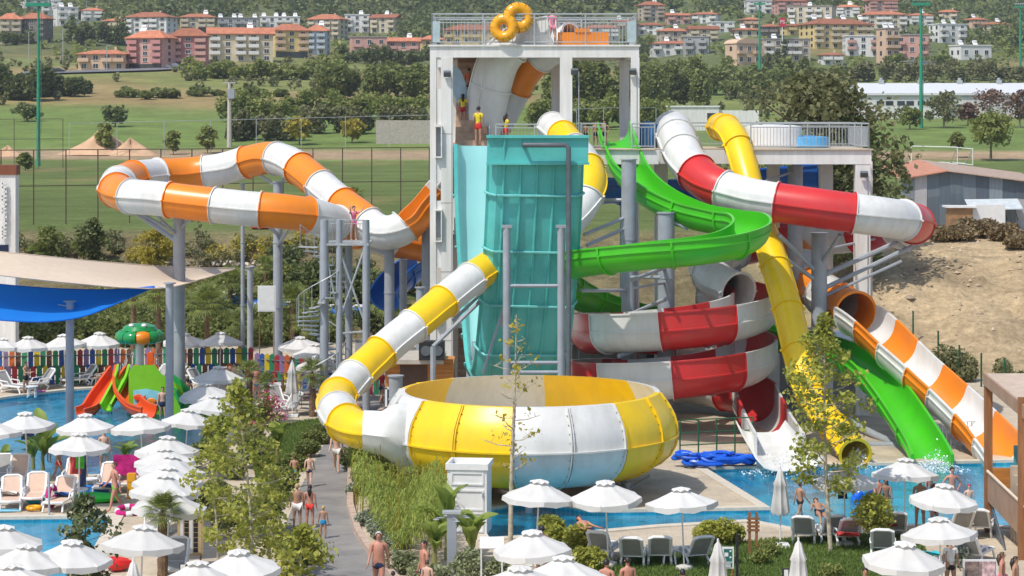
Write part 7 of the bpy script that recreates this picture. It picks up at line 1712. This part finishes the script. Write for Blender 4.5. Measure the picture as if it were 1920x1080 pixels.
# bamboo hedge: long drooping blades
def bamboo():
    poly = g0([(656, 895), (668, 960), (700, 1010), (745, 1050), (800, 1060), (838, 1040), (835, 985), (800, 940), (720, 905)]); rng = np.random.default_rng(9)
    xs_ = [p[0] for p in poly]; ys_ = [p[1] for p in poly]; n = 17000
    q = np.stack([rng.uniform(min(xs_), max(xs_), n), rng.uniform(min(ys_), max(ys_), n)], 1); q = q[in_poly(q[:, 0], q[:, 1], poly)]; n = len(q)
    z = rng.uniform(.25, 1, n) ** .7 * (1.5 + .9 * np.sin(q[:, 0] * 2.1) * np.cos(q[:, 1] * 1.3) ** 2); a = rng.uniform(0, 2 * math.pi, n); L_ = rng.uniform(.18, .38, n)
    p0 = np.column_stack([q, np.maximum(z, .15)]); d = np.column_stack([np.cos(a), np.sin(a), np.zeros(n)]); s = np.column_stack([-np.sin(a), np.cos(a), np.zeros(n)]) * .022
    p1 = p0 + d * (L_ * .5)[:, None] + [0, 0, .06]; p2 = p0 + d * L_[:, None] - np.column_stack([np.zeros(n), np.zeros(n), L_ * .45])
    V = np.stack([p0, p1 + s, p2, p1 - s], 1).reshape(-1, 3); root = empty('bamboo_hedge', (q[:, 0].mean(), q[:, 1].mean(), 0)); tag(root, 'feathery yellow green bamboo hedge between the path and the white cabin', 'bamboo')
    V = V - np.array(root.location); o = fast_mesh('bamboo_leaves', V, np.arange(4 * n).reshape(-1, 4), leaf_mat('bamboo_leaf', (.12, .20, .03), (.36, .42, .09), .42), root); o['kind'] = 'stuff'
    b = MB(); rn = random.Random(5)
    for k in range(140):
        i = rn.randrange(n); x, y = q[i] - np.array(root.location)[:2]; b.tube([(x, y, 0), (x + rn.uniform(-.2, .2), y + rn.uniform(-.2, .2), rn.uniform(1.0, 2.2))], .012, 4, cap=False)
    b.build('canes', LF_yellow, root)['kind'] = 'stuff'
bamboo()
# palms
def frond_mesh(key, n=15, L_=.75, pet=.5, spread=150, droop=.25):
    b = MB(); b.tube([(0, 0, 0), (pet, 0, .02)], [.018, .010], 4)
    for k in range(n):
        a = rad(-spread / 2 + spread * k / (n - 1)); ll = L_ * (.72 + .28 * math.cos(a)); d = Vector((math.cos(a), math.sin(a), 0)); s = Vector((-d.y, d.x, 0)) * .03; o = Vector((pet, 0, .02))
        m = o + d * ll * .55 + Vector((0, 0, .05)); t = o + d * ll - Vector((0, 0, droop * ll)); b.add([o, m + s, t, m - s], [(0, 1, 2, 3)])
    o = b.build('frond', LF_palm); me = o.data; bpy.data.objects.remove(o); return me
FR = frond_mesh('a')
def palm(lb, base, h, r, n=26, trunk=.14, seed=1, up=0.15):
    rn = random.Random(seed); root = empty('fan_palm', base); tag(root, lb, 'palm', 'fan palms of the park'); sc = r / 1.2
    b = MB(); k = 9; b.tube([(0, 0, h * i / k) for i in range(k + 1)], [trunk * (1.25 - .35 * i / k + (.12 if i % 2 else 0)) for i in range(k + 1)], 10); b.build('trunk', M_palmbark, root)
    for i in range(n):
        t = i / n; el = rad(82 - 118 * t + rn.uniform(-8, 8)); az = i * 2.399 + rn.uniform(-.3, .3)
        o = put('frond', FR, root, (0, 0, h + .05 * (1 - t))); o.rotation_euler = Matrix.Rotation(az, 3, 'Z').to_4x4().to_3x3().__matmul__(Matrix.Rotation(-el, 3, 'Y')).to_euler(); s = sc * rn.uniform(.85, 1.15); o.scale = (s, s, s)
def palm_px(lb, x, yc, yb, rpx, seed, Y=None, n=24):
    g = G(x, yb) if Y is None else Vector((P(x, 0, Y).x, Y, 0)); s = g.y / FPX; palm(lb, g, max(.3, CAM_H - (yc - HORIZON) * s - g.z), rpx * s, n, max(.12, .13), seed)
palm_px('small fan palm with shaggy trunk in the left foreground', 305, 962, 1100, 44, 1, n=30); palm_px('dark fan palm beside the path left of the yellow tube', 586, 702, 782, 34, 2); palm_px('fan palm with upright fronds left of the closed parasol', 468, 702, 790, 34, 3, n=18); palm_px('low dark palm right of the upright palm', 500, 722, 795, 26, 4, n=18)
palm_px('fan palm in front of the slim stair posts', 738, 566, 660, 50, 5, n=32); palm_px('broad fan palm left of the white cut-out board', 388, 576, 664, 48, 6, n=30); palm_px('tall fan palm with red brown trunk right of the blue sail', 297, 556, 672, 42, 7); palm_px('fan palm below the orange loop left of the rear sail pole', 432, 528, 590, 34, 8); palm_px('fan palm behind the spiral stair', 548, 568, 650, 42, 9, n=28); palm_px('fan palm at the top of the bank right of the golden tree', 498, 505, 560, 28, 10, n=18); palm_px('fan palm behind the orange loop dip', 664, 372, 425, 26, 11, n=20); palm_px('small pale palm at the left of the bank', 142, 470, 500, 22, 12, n=14); palm_px('dark palm at the left end of the bank', 72, 478, 505, 30, 13, n=16); palm_px('fan palm in the planting by the rear sail pole', 452, 610, 655, 32, 14); palm_px('fan palm below the spiral stair', 572, 610, 655, 34, 15); palm_px('palm behind the middle sail pole', 250, 560, 660, 30, 16, n=18)
# banana plants
def banana_leaf():
    b = MB(); n = 9; vs = []
    for i in range(n):
        t = i / (n - 1); w = .2 * math.sin(math.pi * min(1, t * .92 + .07)) ** .6; x = .9 * t; z = .75 * t - .55 * t * t
        for u in (-1, -.5, 0, .5, 1): vs.append((x, u * w + .012 * math.sin(i * 2.3 + u * 3), z + .1 * abs(u) * w / .2 - .02 * (i % 2) * abs(u)))
    b.add(vs, [(i * 5 + j, (i + 1) * 5 + j, (i + 1) * 5 + j + 1, i * 5 + j + 1) for i in range(n - 1) for j in range(4)]); b.tube([(0, 0, 0), (.45, 0, .36 * .75), (.9, 0, .2)], [.02, .012, .004], 4)
    o = b.build('leaf', LF_banana, smooth='all'); me = o.data; bpy.data.objects.remove(o); return me
BL = banana_leaf()
def banana(lb, x, yb, hpx, seed, n=8):
    g = PZ(x, yb, 0); s = g.y / FPX; h = hpx * s; rn = random.Random(seed); root = empty('banana_plant', g); tag(root, lb, 'banana plant', 'banana plants of the park'); b = MB(); b.tube([(0, 0, 0), (0, 0, h * .5)], [.09, .05], 8); b.build('stem', leaf_mat('banana_stem', (.2, .2, .06), (.3, .28, .1), .1), root)
    for i in range(n):
        o = put('leaf', BL, root, (0, 0, h * (.25 + .3 * i / n))); k = h * .62 * rn.uniform(.8, 1.2); o.scale = (k, k, k); o.rotation_euler = (rn.uniform(-.3, .3), rad(rn.uniform(-42, 8) - 18), i * 2.4 + rn.uniform(-.4, .4))
for a in (('tall banana plant against the white cabin', 838, 1050, 150, 1, 9), ('banana plant with arching leaves right of the shower pillar', 885, 1060, 110, 2, 9), ('banana plant at the left of the shower pillar', 815, 1062, 100, 3, 8), ('banana plant behind the beige loungers on the left', 62, 880, 70, 4, 8), ('taller banana plant between parasols on the left', 80, 885, 110, 5, 7), ('banana plant left of the parasol column', 236, 880, 62, 6, 8), ('banana plant at the head of the plane trees', 415, 860, 110, 7, 9), ('banana plant beside the pink blossoms', 520, 870, 90, 8, 8), ('banana plant behind the parasol column', 385, 835, 70, 9, 8), ('banana plant at the left edge by the loungers', 5, 885, 50, 10, 7)): banana(*a)
# blue channel of the lazy river on the bank
def channel():
    pts = resample(cat_rom([G(x, y) + Vector((0, 0, .1)) for x, y in ((330, 578), (400, 572), (470, 584), (540, 592), (615, 600), (690, 598))], 8), .8); root = empty('lazy_river', pts[0]); root['kind'] = 'structure'
    b = MB(); b.tube([p - pts[0] + Vector((0, 0, .2)) for p in pts], .4, 8); b.build('blue_channel_wall', M_blue, root, smooth='all'); b = MB(); b.tube([p - pts[0] + Vector((0, .6, .55)) for p in pts], .18, 6); b.build('channel_rim', M_wpaint, root, smooth='all')
channel()

# ================================================================ people
SK = {'tan': (.40, .215, .135), 'red': (.48, .22, .15), 'pale': (.58, .36, .265), 'brown': (.25, .125, .075)}
SK = {k: mat('skin_' + k, v, rough=.55, var=.08, scale=6) for k, v in SK.items()}
HR = {'dark': mat('dark_hair', (.015, .011, .009), rough=.5), 'blond': mat('blond_hair', (.42, .29, .13), rough=.6), 'grey': mat('grey_hair', (.45, .43, .40), rough=.7), 'brown': mat('brown_hair', (.07, .035, .018), rough=.5), 'cap_red': mat('red_cap', (.5, .02, .05)), 'cap_gold': mat('straw_cap', (.50, .36, .12))}
CL = {k: mat('cloth_' + k, v, rough=.85, var=.2, scale=10) for k, v in {'navy': (.015, .025, .07), 'blue': (.02, .24, .45), 'red': (.60, .03, .02), 'turq': (.03, .38, .36), 'yellow': (.72, .55, .03), 'pink': (.75, .18, .30), 'white': (.68, .66, .63), 'black': (.015, .015, .018), 'orange': (.62, .16, .07), 'green': (.14, .35, .04), 'crimson': (.40, .02, .03)}.items()}
JOBS = []
def skin_job(name, verts, edges, radii, m, parent, hook=None):
    me = bpy.data.meshes.new('tmp_' + name); me.from_pydata(verts, edges, []); me.update()
    o = bpy.data.objects.new('tmp_' + name, me); COL.objects.link(o)
    md = o.modifiers.new('skin', 'SKIN'); md.use_smooth_shade = True
    if not me.skin_vertices: 
        lay = me.attributes if False else None
    JOBS.append((name, o, radii, m, parent, hook))
def person(lb, base, H, pose, face, skin, lower, upper=None, hair='dark', fat=1.0, long_hair=False, top=None, sit_z=None):
    root = empty('person', base, rad(face)); tag(root, lb, 'person', kind='thing')
    S = SK[skin]; h = H
    V = {}; 
    lift = 0
    V['pel'] = Vector((0, 0, .52)); V['wai'] = Vector((0, 0, .60)); V['che'] = Vector((0, -.005, .71)); V['sho'] = Vector((0, 0, .80)); V['nek'] = Vector((0, -.004, .845)); V['chn'] = Vector((0, -.014, .885)); V['hed'] = Vector((0, -.008, .93)); V['top'] = Vector((0, .004, .972))
    def leg(s, hip, knee, sp=.0):
        hp = Vector((s * .05, 0, .50)); d = Vector((s * sp, -math.sin(hip), -math.cos(hip))).normalized(); kn = hp + d * .235
        a2 = hip - knee; d2 = Vector((s * sp * .3, -math.sin(a2), -math.cos(a2))).normalized(); an = kn + d2 * .225
        V['hip%d' % s] = hp; V['thi%d' % s] = hp.lerp(kn, .5); V['kne%d' % s] = kn; V['cal%d' % s] = kn.lerp(an, .35) + Vector((0, .008, 0)); V['ank%d' % s] = an; V['toe%d' % s] = an + Vector((0, -.075, -.025))
    def arm(s, out, fwd, elb, eout=0):
        sh = Vector((s * .105, 0, .79)); d = Vector((s * math.sin(out), -math.sin(fwd), -math.cos(out) * math.cos(fwd))).normalized(); el = sh + d * .17
        a2 = fwd + elb; d2 = Vector((s * (math.sin(out) + eout), -math.sin(a2), -math.cos(a2) * math.cos(out))).normalized(); wr = el + d2 * .145
        V['sh%d' % s] = sh; V['ua%d' % s] = sh.lerp(el, .5); V['el%d' % s] = el; V['wr%d' % s] = wr; V['pa%d' % s] = wr + d2 * .04; V['hd%d' % s] = d2
    if pose == 'walk': leg(1, .32, .1); leg(-1, -.28, .25); arm(1, .16, -.3, .25); arm(-1, .16, .35, .3)
    elif pose == 'sit': leg(1, 1.45, 1.35, .12); leg(-1, 1.4, 1.3, .12); arm(1, .2, .5, .5); arm(-1, .2, .6, .4); lift = -.44
    elif pose == 'lie': leg(1, .1, .05, .05); leg(-1, .35, .7, .05); arm(1, .25, .1, .2); arm(-1, .25, .1, .3)
    elif pose == 'hips': leg(1, .03, .02, .1); leg(-1, .0, .02, .1); arm(1, .6, -.1, .3, -1.1); arm(-1, .6, -.1, .3, -1.1)
    elif pose == 'carry': leg(1, .06, .05, .06); leg(-1, -.05, .05, .06); arm(1, .15, .6, 1.2, -.5); arm(-1, .15, .7, 1.0, -.5)
    elif pose == 'raise': leg(1, .04, .02, .05); leg(-1, -.04, .02, .05); arm(1, .5, 1.9, .7, -.3); arm(-1, .5, 1.9, .7, -.3)
    else: leg(1, .05, .05, .07); leg(-1, -.04, .03, .07); arm(1, .14, .05, .25); arm(-1, .14, -.02, .3)
    rot = Matrix.Identity(3); off = Vector((0, 0, lift))
    if pose == 'lie': rot = Matrix.Rotation(rad(-68), 3, 'X'); off = Vector((0, .35, .02))
    def T(v): return (rot @ v + off) * h
    Rr = {'pel': (.075, .062), 'wai': (.066, .052), 'che': (.082, .06), 'sho': (.062, .045), 'nek': (.031, .031), 'chn': (.034, .038), 'hed': (.044, .053), 'top': (.03, .036)}
    for s in (1, -1):
        Rr.update({'hip%d' % s: (.054, .056), 'thi%d' % s: (.047, .049), 'kne%d' % s: (.031, .033), 'cal%d' % s: (.032, .034), 'ank%d' % s: (.019, .02), 'toe%d' % s: (.02, .013), 'sh%d' % s: (.034, .034), 'ua%d' % s: (.028, .028), 'el%d' % s: (.022, .022), 'wr%d' % s: (.015, .016), 'pa%d' % s: (.019, .011)})
    for k in ('pel', 'wai', 'che'): Rr[k] = (Rr[k][0] * fat, Rr[k][1] * (fat * 1.15 if fat > 1.1 else fat))
    for k in list(Rr):
        if k[:2] in ('hi', 'th', 'ua', 'sh') and k not in ('sho',): Rr[k] = tuple(v * (1 + (fat - 1) * .5) for v in Rr[k])
    E = [('pel', 'wai'), ('wai', 'che'), ('che', 'sho'), ('sho', 'nek'), ('nek', 'chn'), ('chn', 'hed'), ('hed', 'top')]
    for s in (1, -1): E += [('pel', 'hip%d' % s), ('hip%d' % s, 'thi%d' % s), ('thi%d' % s, 'kne%d' % s), ('kne%d' % s, 'cal%d' % s), ('cal%d' % s, 'ank%d' % s), ('ank%d' % s, 'toe%d' % s), ('sho', 'sh%d' % s), ('sh%d' % s, 'ua%d' % s), ('ua%d' % s, 'el%d' % s), ('el%d' % s, 'wr%d' % s), ('wr%d' % s, 'pa%d' % s)]
    keys = list(Rr)
    def job(nm, ks, es, grow, m, hook=None):
        ks = list(ks); ix = {k: i for i, k in enumerate(ks)}
        skin_job(nm, [tuple(T(V[k])) for k in ks], [(ix[a], ix[c]) for a, c in es if a in ix and c in ix], [tuple((v * grow[0] + grow[1]) * h for v in Rr[k]) for k in ks], m, root, hook)
    def extras(bm):
        n0 = len(bm.faces)
        def tb(a, c, r0, r1, mi=0, n=6):
            q = MB(); q.tube([a, c], [r0 * h, r1 * h], n); vs = [bm.verts.new(v) for v in q.v]
            for f in q.f:
                fc = bm.faces.new([vs[i] for i in f]); fc.material_index = mi; fc.smooth = True
        for s in (1, -1):
            d = (rot @ V['hd%d' % s]).normalized(); p = T(V['pa%d' % s]); side = rot @ Vector((0, 1, 0)); side = (side - d * side.dot(d)).normalized(); nrm = d.cross(side)
            for k, ln in enumerate((.040, .046, .043, .034)):
                o_ = p + side * (k - 1.5) * .0105 * h; m1 = o_ + (d * ln * .55 + nrm * .004 * s) * h; tb(o_, m1, .0056, .005); tb(m1, m1 + (d * .45 * ln + nrm * .012 * s) * h, .005, .004)
            th = T(V['wr%d' % s]) - side * .012 * h; tb(th, th + (d * .035 - side * .02) * h, .007, .005)
        hd = V['hed']
        tb(T(hd + Vector((0, -.046, .006))), T(hd + Vector((0, -.066, -.012))), .006, .010)
        for s in (1, -1):
            tb(T(hd + Vector((s * .042, .004, -.012))), T(hd + Vector((s * .050, .008, .012))), .010, .011); tb(T(hd + Vector((s * .018, -.046, .006))), T(hd + Vector((s * .018, -.054, .006))), .006, .005, 1)
        tb(T(hd + Vector((-.014, -.049, -.03))), T(hd + Vector((.014, -.049, -.03))), .004, .004, 2)
    job('body', keys, E, (1, 0), [S, HR['dark'], mat('lips', (.35, .08, .07))], extras)
    if lower:
        kind, c = lower
        ks = ['pel', 'hip1', 'hip-1'] + (['thi1', 'thi-1', 'wai'] if kind in ('shorts', 'trousers') else []) + (['kne1', 'kne-1', 'cal1', 'cal-1'] if kind == 'trousers' else [])
        if kind == 'brief': V2 = None
        job('shorts' if kind != 'brief' else 'swim_brief', ks, E, (1.06, .006 if kind != 'brief' else .003), [CL[c]])
    if upper:
        kind, c = upper
        ks = ['wai', 'che', 'sho', 'sh1', 'sh-1', 'ua1', 'ua-1', 'pel'] if kind == 'shirt' else ['wai', 'che', 'sho', 'pel']
        if kind == 'top': ks = ['che', 'sho']
        job('shirt' if kind != 'top' else 'bikini_top', ks, E, (1.05, .005), [CL[c]])
    b = MB(); c0 = V['hed']; n = 14; vs = []; rows = 7
    for i in range(rows):
        th = (math.pi * .58) * i / (rows - 1)
        for j in range(n):
            a = 2 * math.pi * j / n; fr = max(0, -math.sin(a)); tt = th * (1 - .55 * fr) * (1.12 if math.sin(a) > 0 else 1)
            vs.append(T(c0 + Vector((.052 * math.sin(tt) * math.cos(a), .006 + .060 * math.sin(tt) * math.sin(a), .004 + .062 * math.cos(tt)))))
    b.add(vs, [(i * n + j, (i + 1) * n + j, (i + 1) * n + (j + 1) % n, i * n + (j + 1) % n) for i in range(rows - 1) for j in range(n)])
    if long_hair: b.tube([T(c0 + Vector((0, .05, 0))), T(c0 + Vector((0, .07, -.09))), T(c0 + Vector((0, .065, -.2)))], [.045 * h, .05 * h, .02 * h], 8)
    b.build('hair', HR[hair], root, smooth='all')
    return root
def hd(x, yh, H, z=0.0): Y = (CAM_H - z - H) * FPX / (yh - HORIZON); return Vector((P(x, 0, Y).x, Y, z))
def on(x, Y, z): return Vector((P(x, 0, Y).x, Y, z))
sw = lambda c: ('shorts', c); br = lambda c: ('brief', c)
person('stocky bald man in navy swim shorts walking towards the viewer on the path', g2(710, 1118), 1.88, 'walk', 0, 'red', sw('navy'), None, 'grey', 1.34)
person('small boy with straw coloured cap and blue shorts on the path', g2(606, 1010), 1.08, 'stand', 180, 'tan', sw('blue'), None, 'cap_gold')
person('woman in red swim bottoms with dark ponytail on the path', g2(581, 990), 1.46, 'stand', 175, 'red', br('red'), None, 'dark', 1.05, True)
person('blond woman in pale swim bottoms beside the one in red', g2(557, 990), 1.5, 'stand', 185, 'tan', br('white'), None, 'blond', 1.2)
person('boy in navy shorts walking away on the path', g2(580, 913), 1.24, 'walk', 185, 'pale', sw('navy'), None, 'brown'); person('boy in turquoise shorts at the left edge of the path', g2(552, 914), 1.2, 'walk', 175, 'tan', sw('turq'), None, 'brown')
person('woman in white bikini bottoms walking under the yellow tube', g2(631, 886), 1.68, 'walk', 0, 'pale', br('white'), ('top', 'black'), 'brown', 1.05); person('man with bare back behind the bend of the yellow tube', g2(664, 818), 1.76, 'stand', 170, 'red', sw('navy'), None, 'dark', 1.1); person('person in patterned shorts leaning at the timber kiosk', g2(716, 760), 1.72, 'walk', 150, 'tan', sw('navy'), ('shirt', 'crimson'), 'dark')
person('woman in pink swimwear standing on the top deck', on(1036, 105.0, 16.96), 1.66, 'stand', 180, 'pale', br('pink'), ('shirt', 'pink'), 'brown', .95); person('second bather partly hidden at the top deck railing', on(1006, 107.4, 16.96), 1.5, 'stand', 180, 'tan', sw('white'), ('shirt', 'white'), 'dark')
person('man in orange top and black shorts climbing the brown stairs', on(879, 107.4, 14.35), 1.6, 'walk', 180, 'tan', sw('black'), ('shirt', 'orange'), 'dark'); person('lifeguard girl with long dark hair on the brown stairs', on(868, 106.2, 13.2), 1.5, 'stand', 180, 'tan', sw('crimson'), ('shirt', 'yellow'), 'dark', 1, True); person('lifeguard in yellow shirt and red shorts at the foot of the stairs', on(897, 104.7, 12.21), 1.9, 'stand', 150, 'tan', sw('red'), ('shirt', 'yellow'), 'dark'); person('lifeguard with long black hair right of the foot of the stairs', on(949, 104.8, 12.2), 1.55, 'stand', 120, 'brown', sw('red'), ('shirt', 'yellow'), 'dark', 1, True)
for i, (x, H, f) in enumerate(((1098, 1.2, 0), (1117, 1.28, 20), (1133, 1.3, -10))): person(['dark haired child at the platform rail left of the green flume', 'middle child of three waiting at the green flume', 'right child of three with black shorts at the green flume'][i], on(x, 104.6, 12.16), H, 'stand' if i < 2 else 'hips', f, 'tan', sw('black'), None, 'dark')
person('man waiting at the white tube entry by the tower column', on(1046, 107.0, 12.2), 1.62, 'stand', 20, 'tan', sw('navy'), None, 'dark'); person('girl in pink raising her arms on the slim launch platform', on(663, 102.6, 7.93), 1.62, 'raise', 30, 'pale', br('pink'), ('shirt', 'pink'), 'brown')
person('man in dark shorts holding something at the children pool rim', g2(48, 739), 1.62, 'carry', 60, 'tan', sw('black'), None, 'dark')
for i, (x, y, H, f, c) in enumerate(((187, 775, 1.05, 180, 'black'), (206, 778, 1.1, 200, 'navy'), (305, 790, 1.6, 0, 'navy'), (352, 775, 1.7, 190, 'white'))): person(['left child wading by the red children slide', 'right child wading below the lime ridge', 'boy standing in the shallow pool beside the middle sail pole', 'dark skinned man standing right of the children slide'][i], PZ(x, y, -.4) * 1, H, 'stand', f, 'brown' if i != 2 else 'pale', sw(c), None, 'dark')
def wade(lb, x, y, H, f, **k): p = PZ(x, y, -.13); person(lb, (p.x, p.y, -1.0), H, k.get('pose', 'stand'), f, k.get('skin', 'red'), sw(k.get('c', 'navy')), None, k.get('hair', 'dark'), k.get('fat', 1.1))
wade('broad man standing in the landing pool behind the parasols', 1785, 922, 1.8, 10, pose='hips'); wade('child with red cap in the landing pool', 1817, 932, 1.35, 0, hair='cap_red', skin='pale'); wade('bather bending behind the parasol in the landing pool', 1742, 912, 1.4, 40); wade('bather left of the blue ring in the landing pool', 1612, 928, 1.5, 30)
person('bearded man sitting at the pool edge beside the blue ring', on(1647, 79.4, .06) + Vector((0, 0, 0)), 1.7, 'sit', 20, 'red', sw('black'), None, 'dark', 1.1); person('woman sitting next to the man with the blue ring', on(1661, 79.0, .06), 1.62, 'sit', -20, 'brown', br('black'), ('top', 'black'), 'dark', 1.05, True)
for lb, x, yh, H, f, s, lo, up, hr in (('left dark haired man cut by the bottom edge at the lawn', 1137, 1047, 1.72, 160, 'red', sw('navy'), None, 'dark'), ('right dark haired man cut by the bottom edge at the lawn', 1177, 1043, 1.75, 200, 'red', sw('navy'), None, 'dark'), ('tanned man among the pale shrubs left of the shower pillar', 795, 1012, 1.72, -60, 'red', sw('navy'), None, 'dark'), ('boy in front of the tanned man at the pale shrubs', 801, 1049, 1.3, 160, 'pale', sw('navy'), None, 'brown'), ('dark haired head at the bottom edge beside the green notice', 1354, 1064, 1.7, 180, 'tan', sw('navy'), None, 'dark'), ('child head at the bottom edge left of the walking man', 737, 1070, 1.2, 180, 'tan', sw('navy'), None, 'dark'), ('woman in white lace top under the parasol by the stairs', 1782, 1008, 1.62, 10, 'tan', sw('black'), ('shirt', 'white'), 'dark'), ('person behind the large parasol at the bottom right', 1622, 1063, 1.7, 0, 'tan', sw('navy'), None, 'dark'), ('woman in coral swimsuit at the foot of the timber stairs', 1879, 1034, 1.5, 70, 'red', br('pink'), ('top', 'pink'), 'brown'), ('dark haired woman in navy bikini beside the timber stairs', 1904, 1042, 1.5, 60, 'tan', br('navy'), ('top', 'navy'), 'dark'), ('man behind the shrub before the bowl pool', 1016, 984, 1.7, 180, 'brown', sw('navy'), None, 'dark'), ('far right man cut by the bottom edge at the lawn', 1280, 1066, 1.68, 170, 'red', sw('navy'), None, 'dark')):
    person(lb, hd(x, yh, H), H, 'stand', f, s, lo, up, hr, 1.1, 'woman' in lb)
for lb, x, y, f, c, s in (('sunbather lying on the lounger left of the children slide', 172, 712, 215, 'navy', 'tan'), ('sunbather lying on the lounger right of the children slide', 372, 714, 305, 'black', 'tan'), ('man lying on the lounger behind the tree trunk', 1556, 996, 5, 'navy', 'tan'), ('sunbather in red on the lounger near the yellow tube', 590, 728, 220, 'red', 'red'), ('bather resting on the lounger under the bowl parasol', 1150, 1030, 30, 'navy', 'red'), ('sunbather on the lounger behind the pink blossoms', 530, 752, 230, 'orange', 'red')):
    p = PZ(x, y, .4); person(lb, p, 1.68, 'lie', f, s, br(c), None, 'dark')
for lb, x, y, H, po, f, sk, c, hr in (('boy in red shorts walking past the beige loungers', 110, 900, 1.3, 'walk', 60, 'tan', 'red', 'dark'), ('woman in turquoise standing behind the beige loungers', 195, 885, 1.65, 'stand', 20, 'pale', 'turq', 'blond'), ('man in green shorts at the rim of the lower left pool', 215, 960, 1.75, 'walk', -60, 'red', 'green', 'brown'), ('girl in pink between parasols at the left', 92, 868, 1.25, 'stand', 150, 'tan', 'pink', 'brown'), ('man in white shorts walking along the coloured fence', 128, 722, 1.72, 'walk', 80, 'tan', 'white', 'dark'), ('woman in crimson near the rear sail pole', 440, 742, 1.62, 'stand', -40, 'pale', 'crimson', 'dark'), ('man in blue shorts beside the fence parasols', 480, 752, 1.75, 'hips', 30, 'red', 'blue', 'dark'), ('child in yellow by the closed parasol near the fence', 530, 742, 1.1, 'stand', 100, 'tan', 'yellow', 'blond'), ('man in orange shorts standing right of the round bush', 1725, 992, 1.74, 'stand', 170, 'tan', 'orange', 'dark'), ('woman in navy behind the parasol left of the stairs', 1752, 996, 1.6, 'carry', 40, 'red', 'navy', 'brown'), ('boy in black on the pool edge right of the closed parasol', 1500, 978, 1.35, 'walk', 120, 'tan', 'black', 'brown')):
    person(lb, g2(x, y), H, po, f, sk, sw(c) if 'woman' not in lb and 'girl' not in lb else br(c), None if 'woman' not in lb and 'girl' not in lb else ('top', c), hr, R.uniform(.95, 1.2), 'woman' in lb)
def finish_people():
    for name, o, radii, m, parent, hook in JOBS:
        sv = o.data.skin_vertices
        if len(sv) == 0:
            bm = bmesh.new(); bm.from_mesh(o.data); bm.verts.layers.skin.verify(); bm.to_mesh(o.data); bm.free(); sv = o.data.skin_vertices
        for i, r in enumerate(radii): sv[0].data[i].radius = r
        sv[0].data[0].use_root = True
        sd = o.modifiers.new('smooth', 'SUBSURF'); sd.levels = 1; sd.render_levels = 1
    dg = bpy.context.evaluated_depsgraph_get()
    for name, o, radii, m, parent, hook in JOBS:
        me = bpy.data.meshes.new_from_object(o.evaluated_get(dg)); me.materials.clear()
        for q in m: me.materials.append(q)
        me.polygons.foreach_set('use_smooth', [True] * len(me.polygons))
        if hook:
            bm = bmesh.new(); bm.from_mesh(me); hook(bm); bm.to_mesh(me); bm.free()
        n = bpy.data.objects.new(name, me); COL.objects.link(n); n.parent = parent
    for name, o, *_ in JOBS:
        d = o.data; bpy.data.objects.remove(o); bpy.data.meshes.remove(d)
finish_people()
# raft carried up the stairs
b = MB(); n = 18; vs = [(.36 * math.cos(2 * math.pi * k / n), .0, 1.0 * math.sin(2 * math.pi * k / n)) for k in range(n)]
b.add(vs + [(x, .12, z) for x, y, z in vs], [tuple(range(n)), tuple(reversed(range(n, 2 * n)))] + [(k, n + k, n + (k + 1) % n, (k + 1) % n) for k in range(n)])
o = b.build('slide_mat', mat('pale_blue_mat', (.42, .55, .68), rough=.5), None, smooth=True); o.location = on(860, 106.3, 15.05); o.rotation_euler = (0, rad(-14), rad(15)); tag(o, 'pale blue oval slide mat carried up the brown stairs', 'slide mat')

# ================================================================ the air: faint summer haze
hz = MB(); hz.box2((-900, -60, -3.4), (900, 2460, 300)); hm = bpy.data.materials.new('haze_air'); hm.use_nodes = True
hn = hm.node_tree; hn.nodes.remove(hn.nodes['Principled BSDF']); pv = hn.nodes.new('ShaderNodeVolumePrincipled'); pv.inputs['Color'].default_value = (.80, .87, .95, 1); pv.inputs['Density'].default_value = .00013; pv.inputs['Anisotropy'].default_value = .2
hn.links.new(pv.outputs[0], hn.nodes['Material Output'].inputs['Volume'])
hb = hz.build('haze', hm); tag(hb, 'faint bluish summer haze over the whole valley', 'haze', kind='stuff')
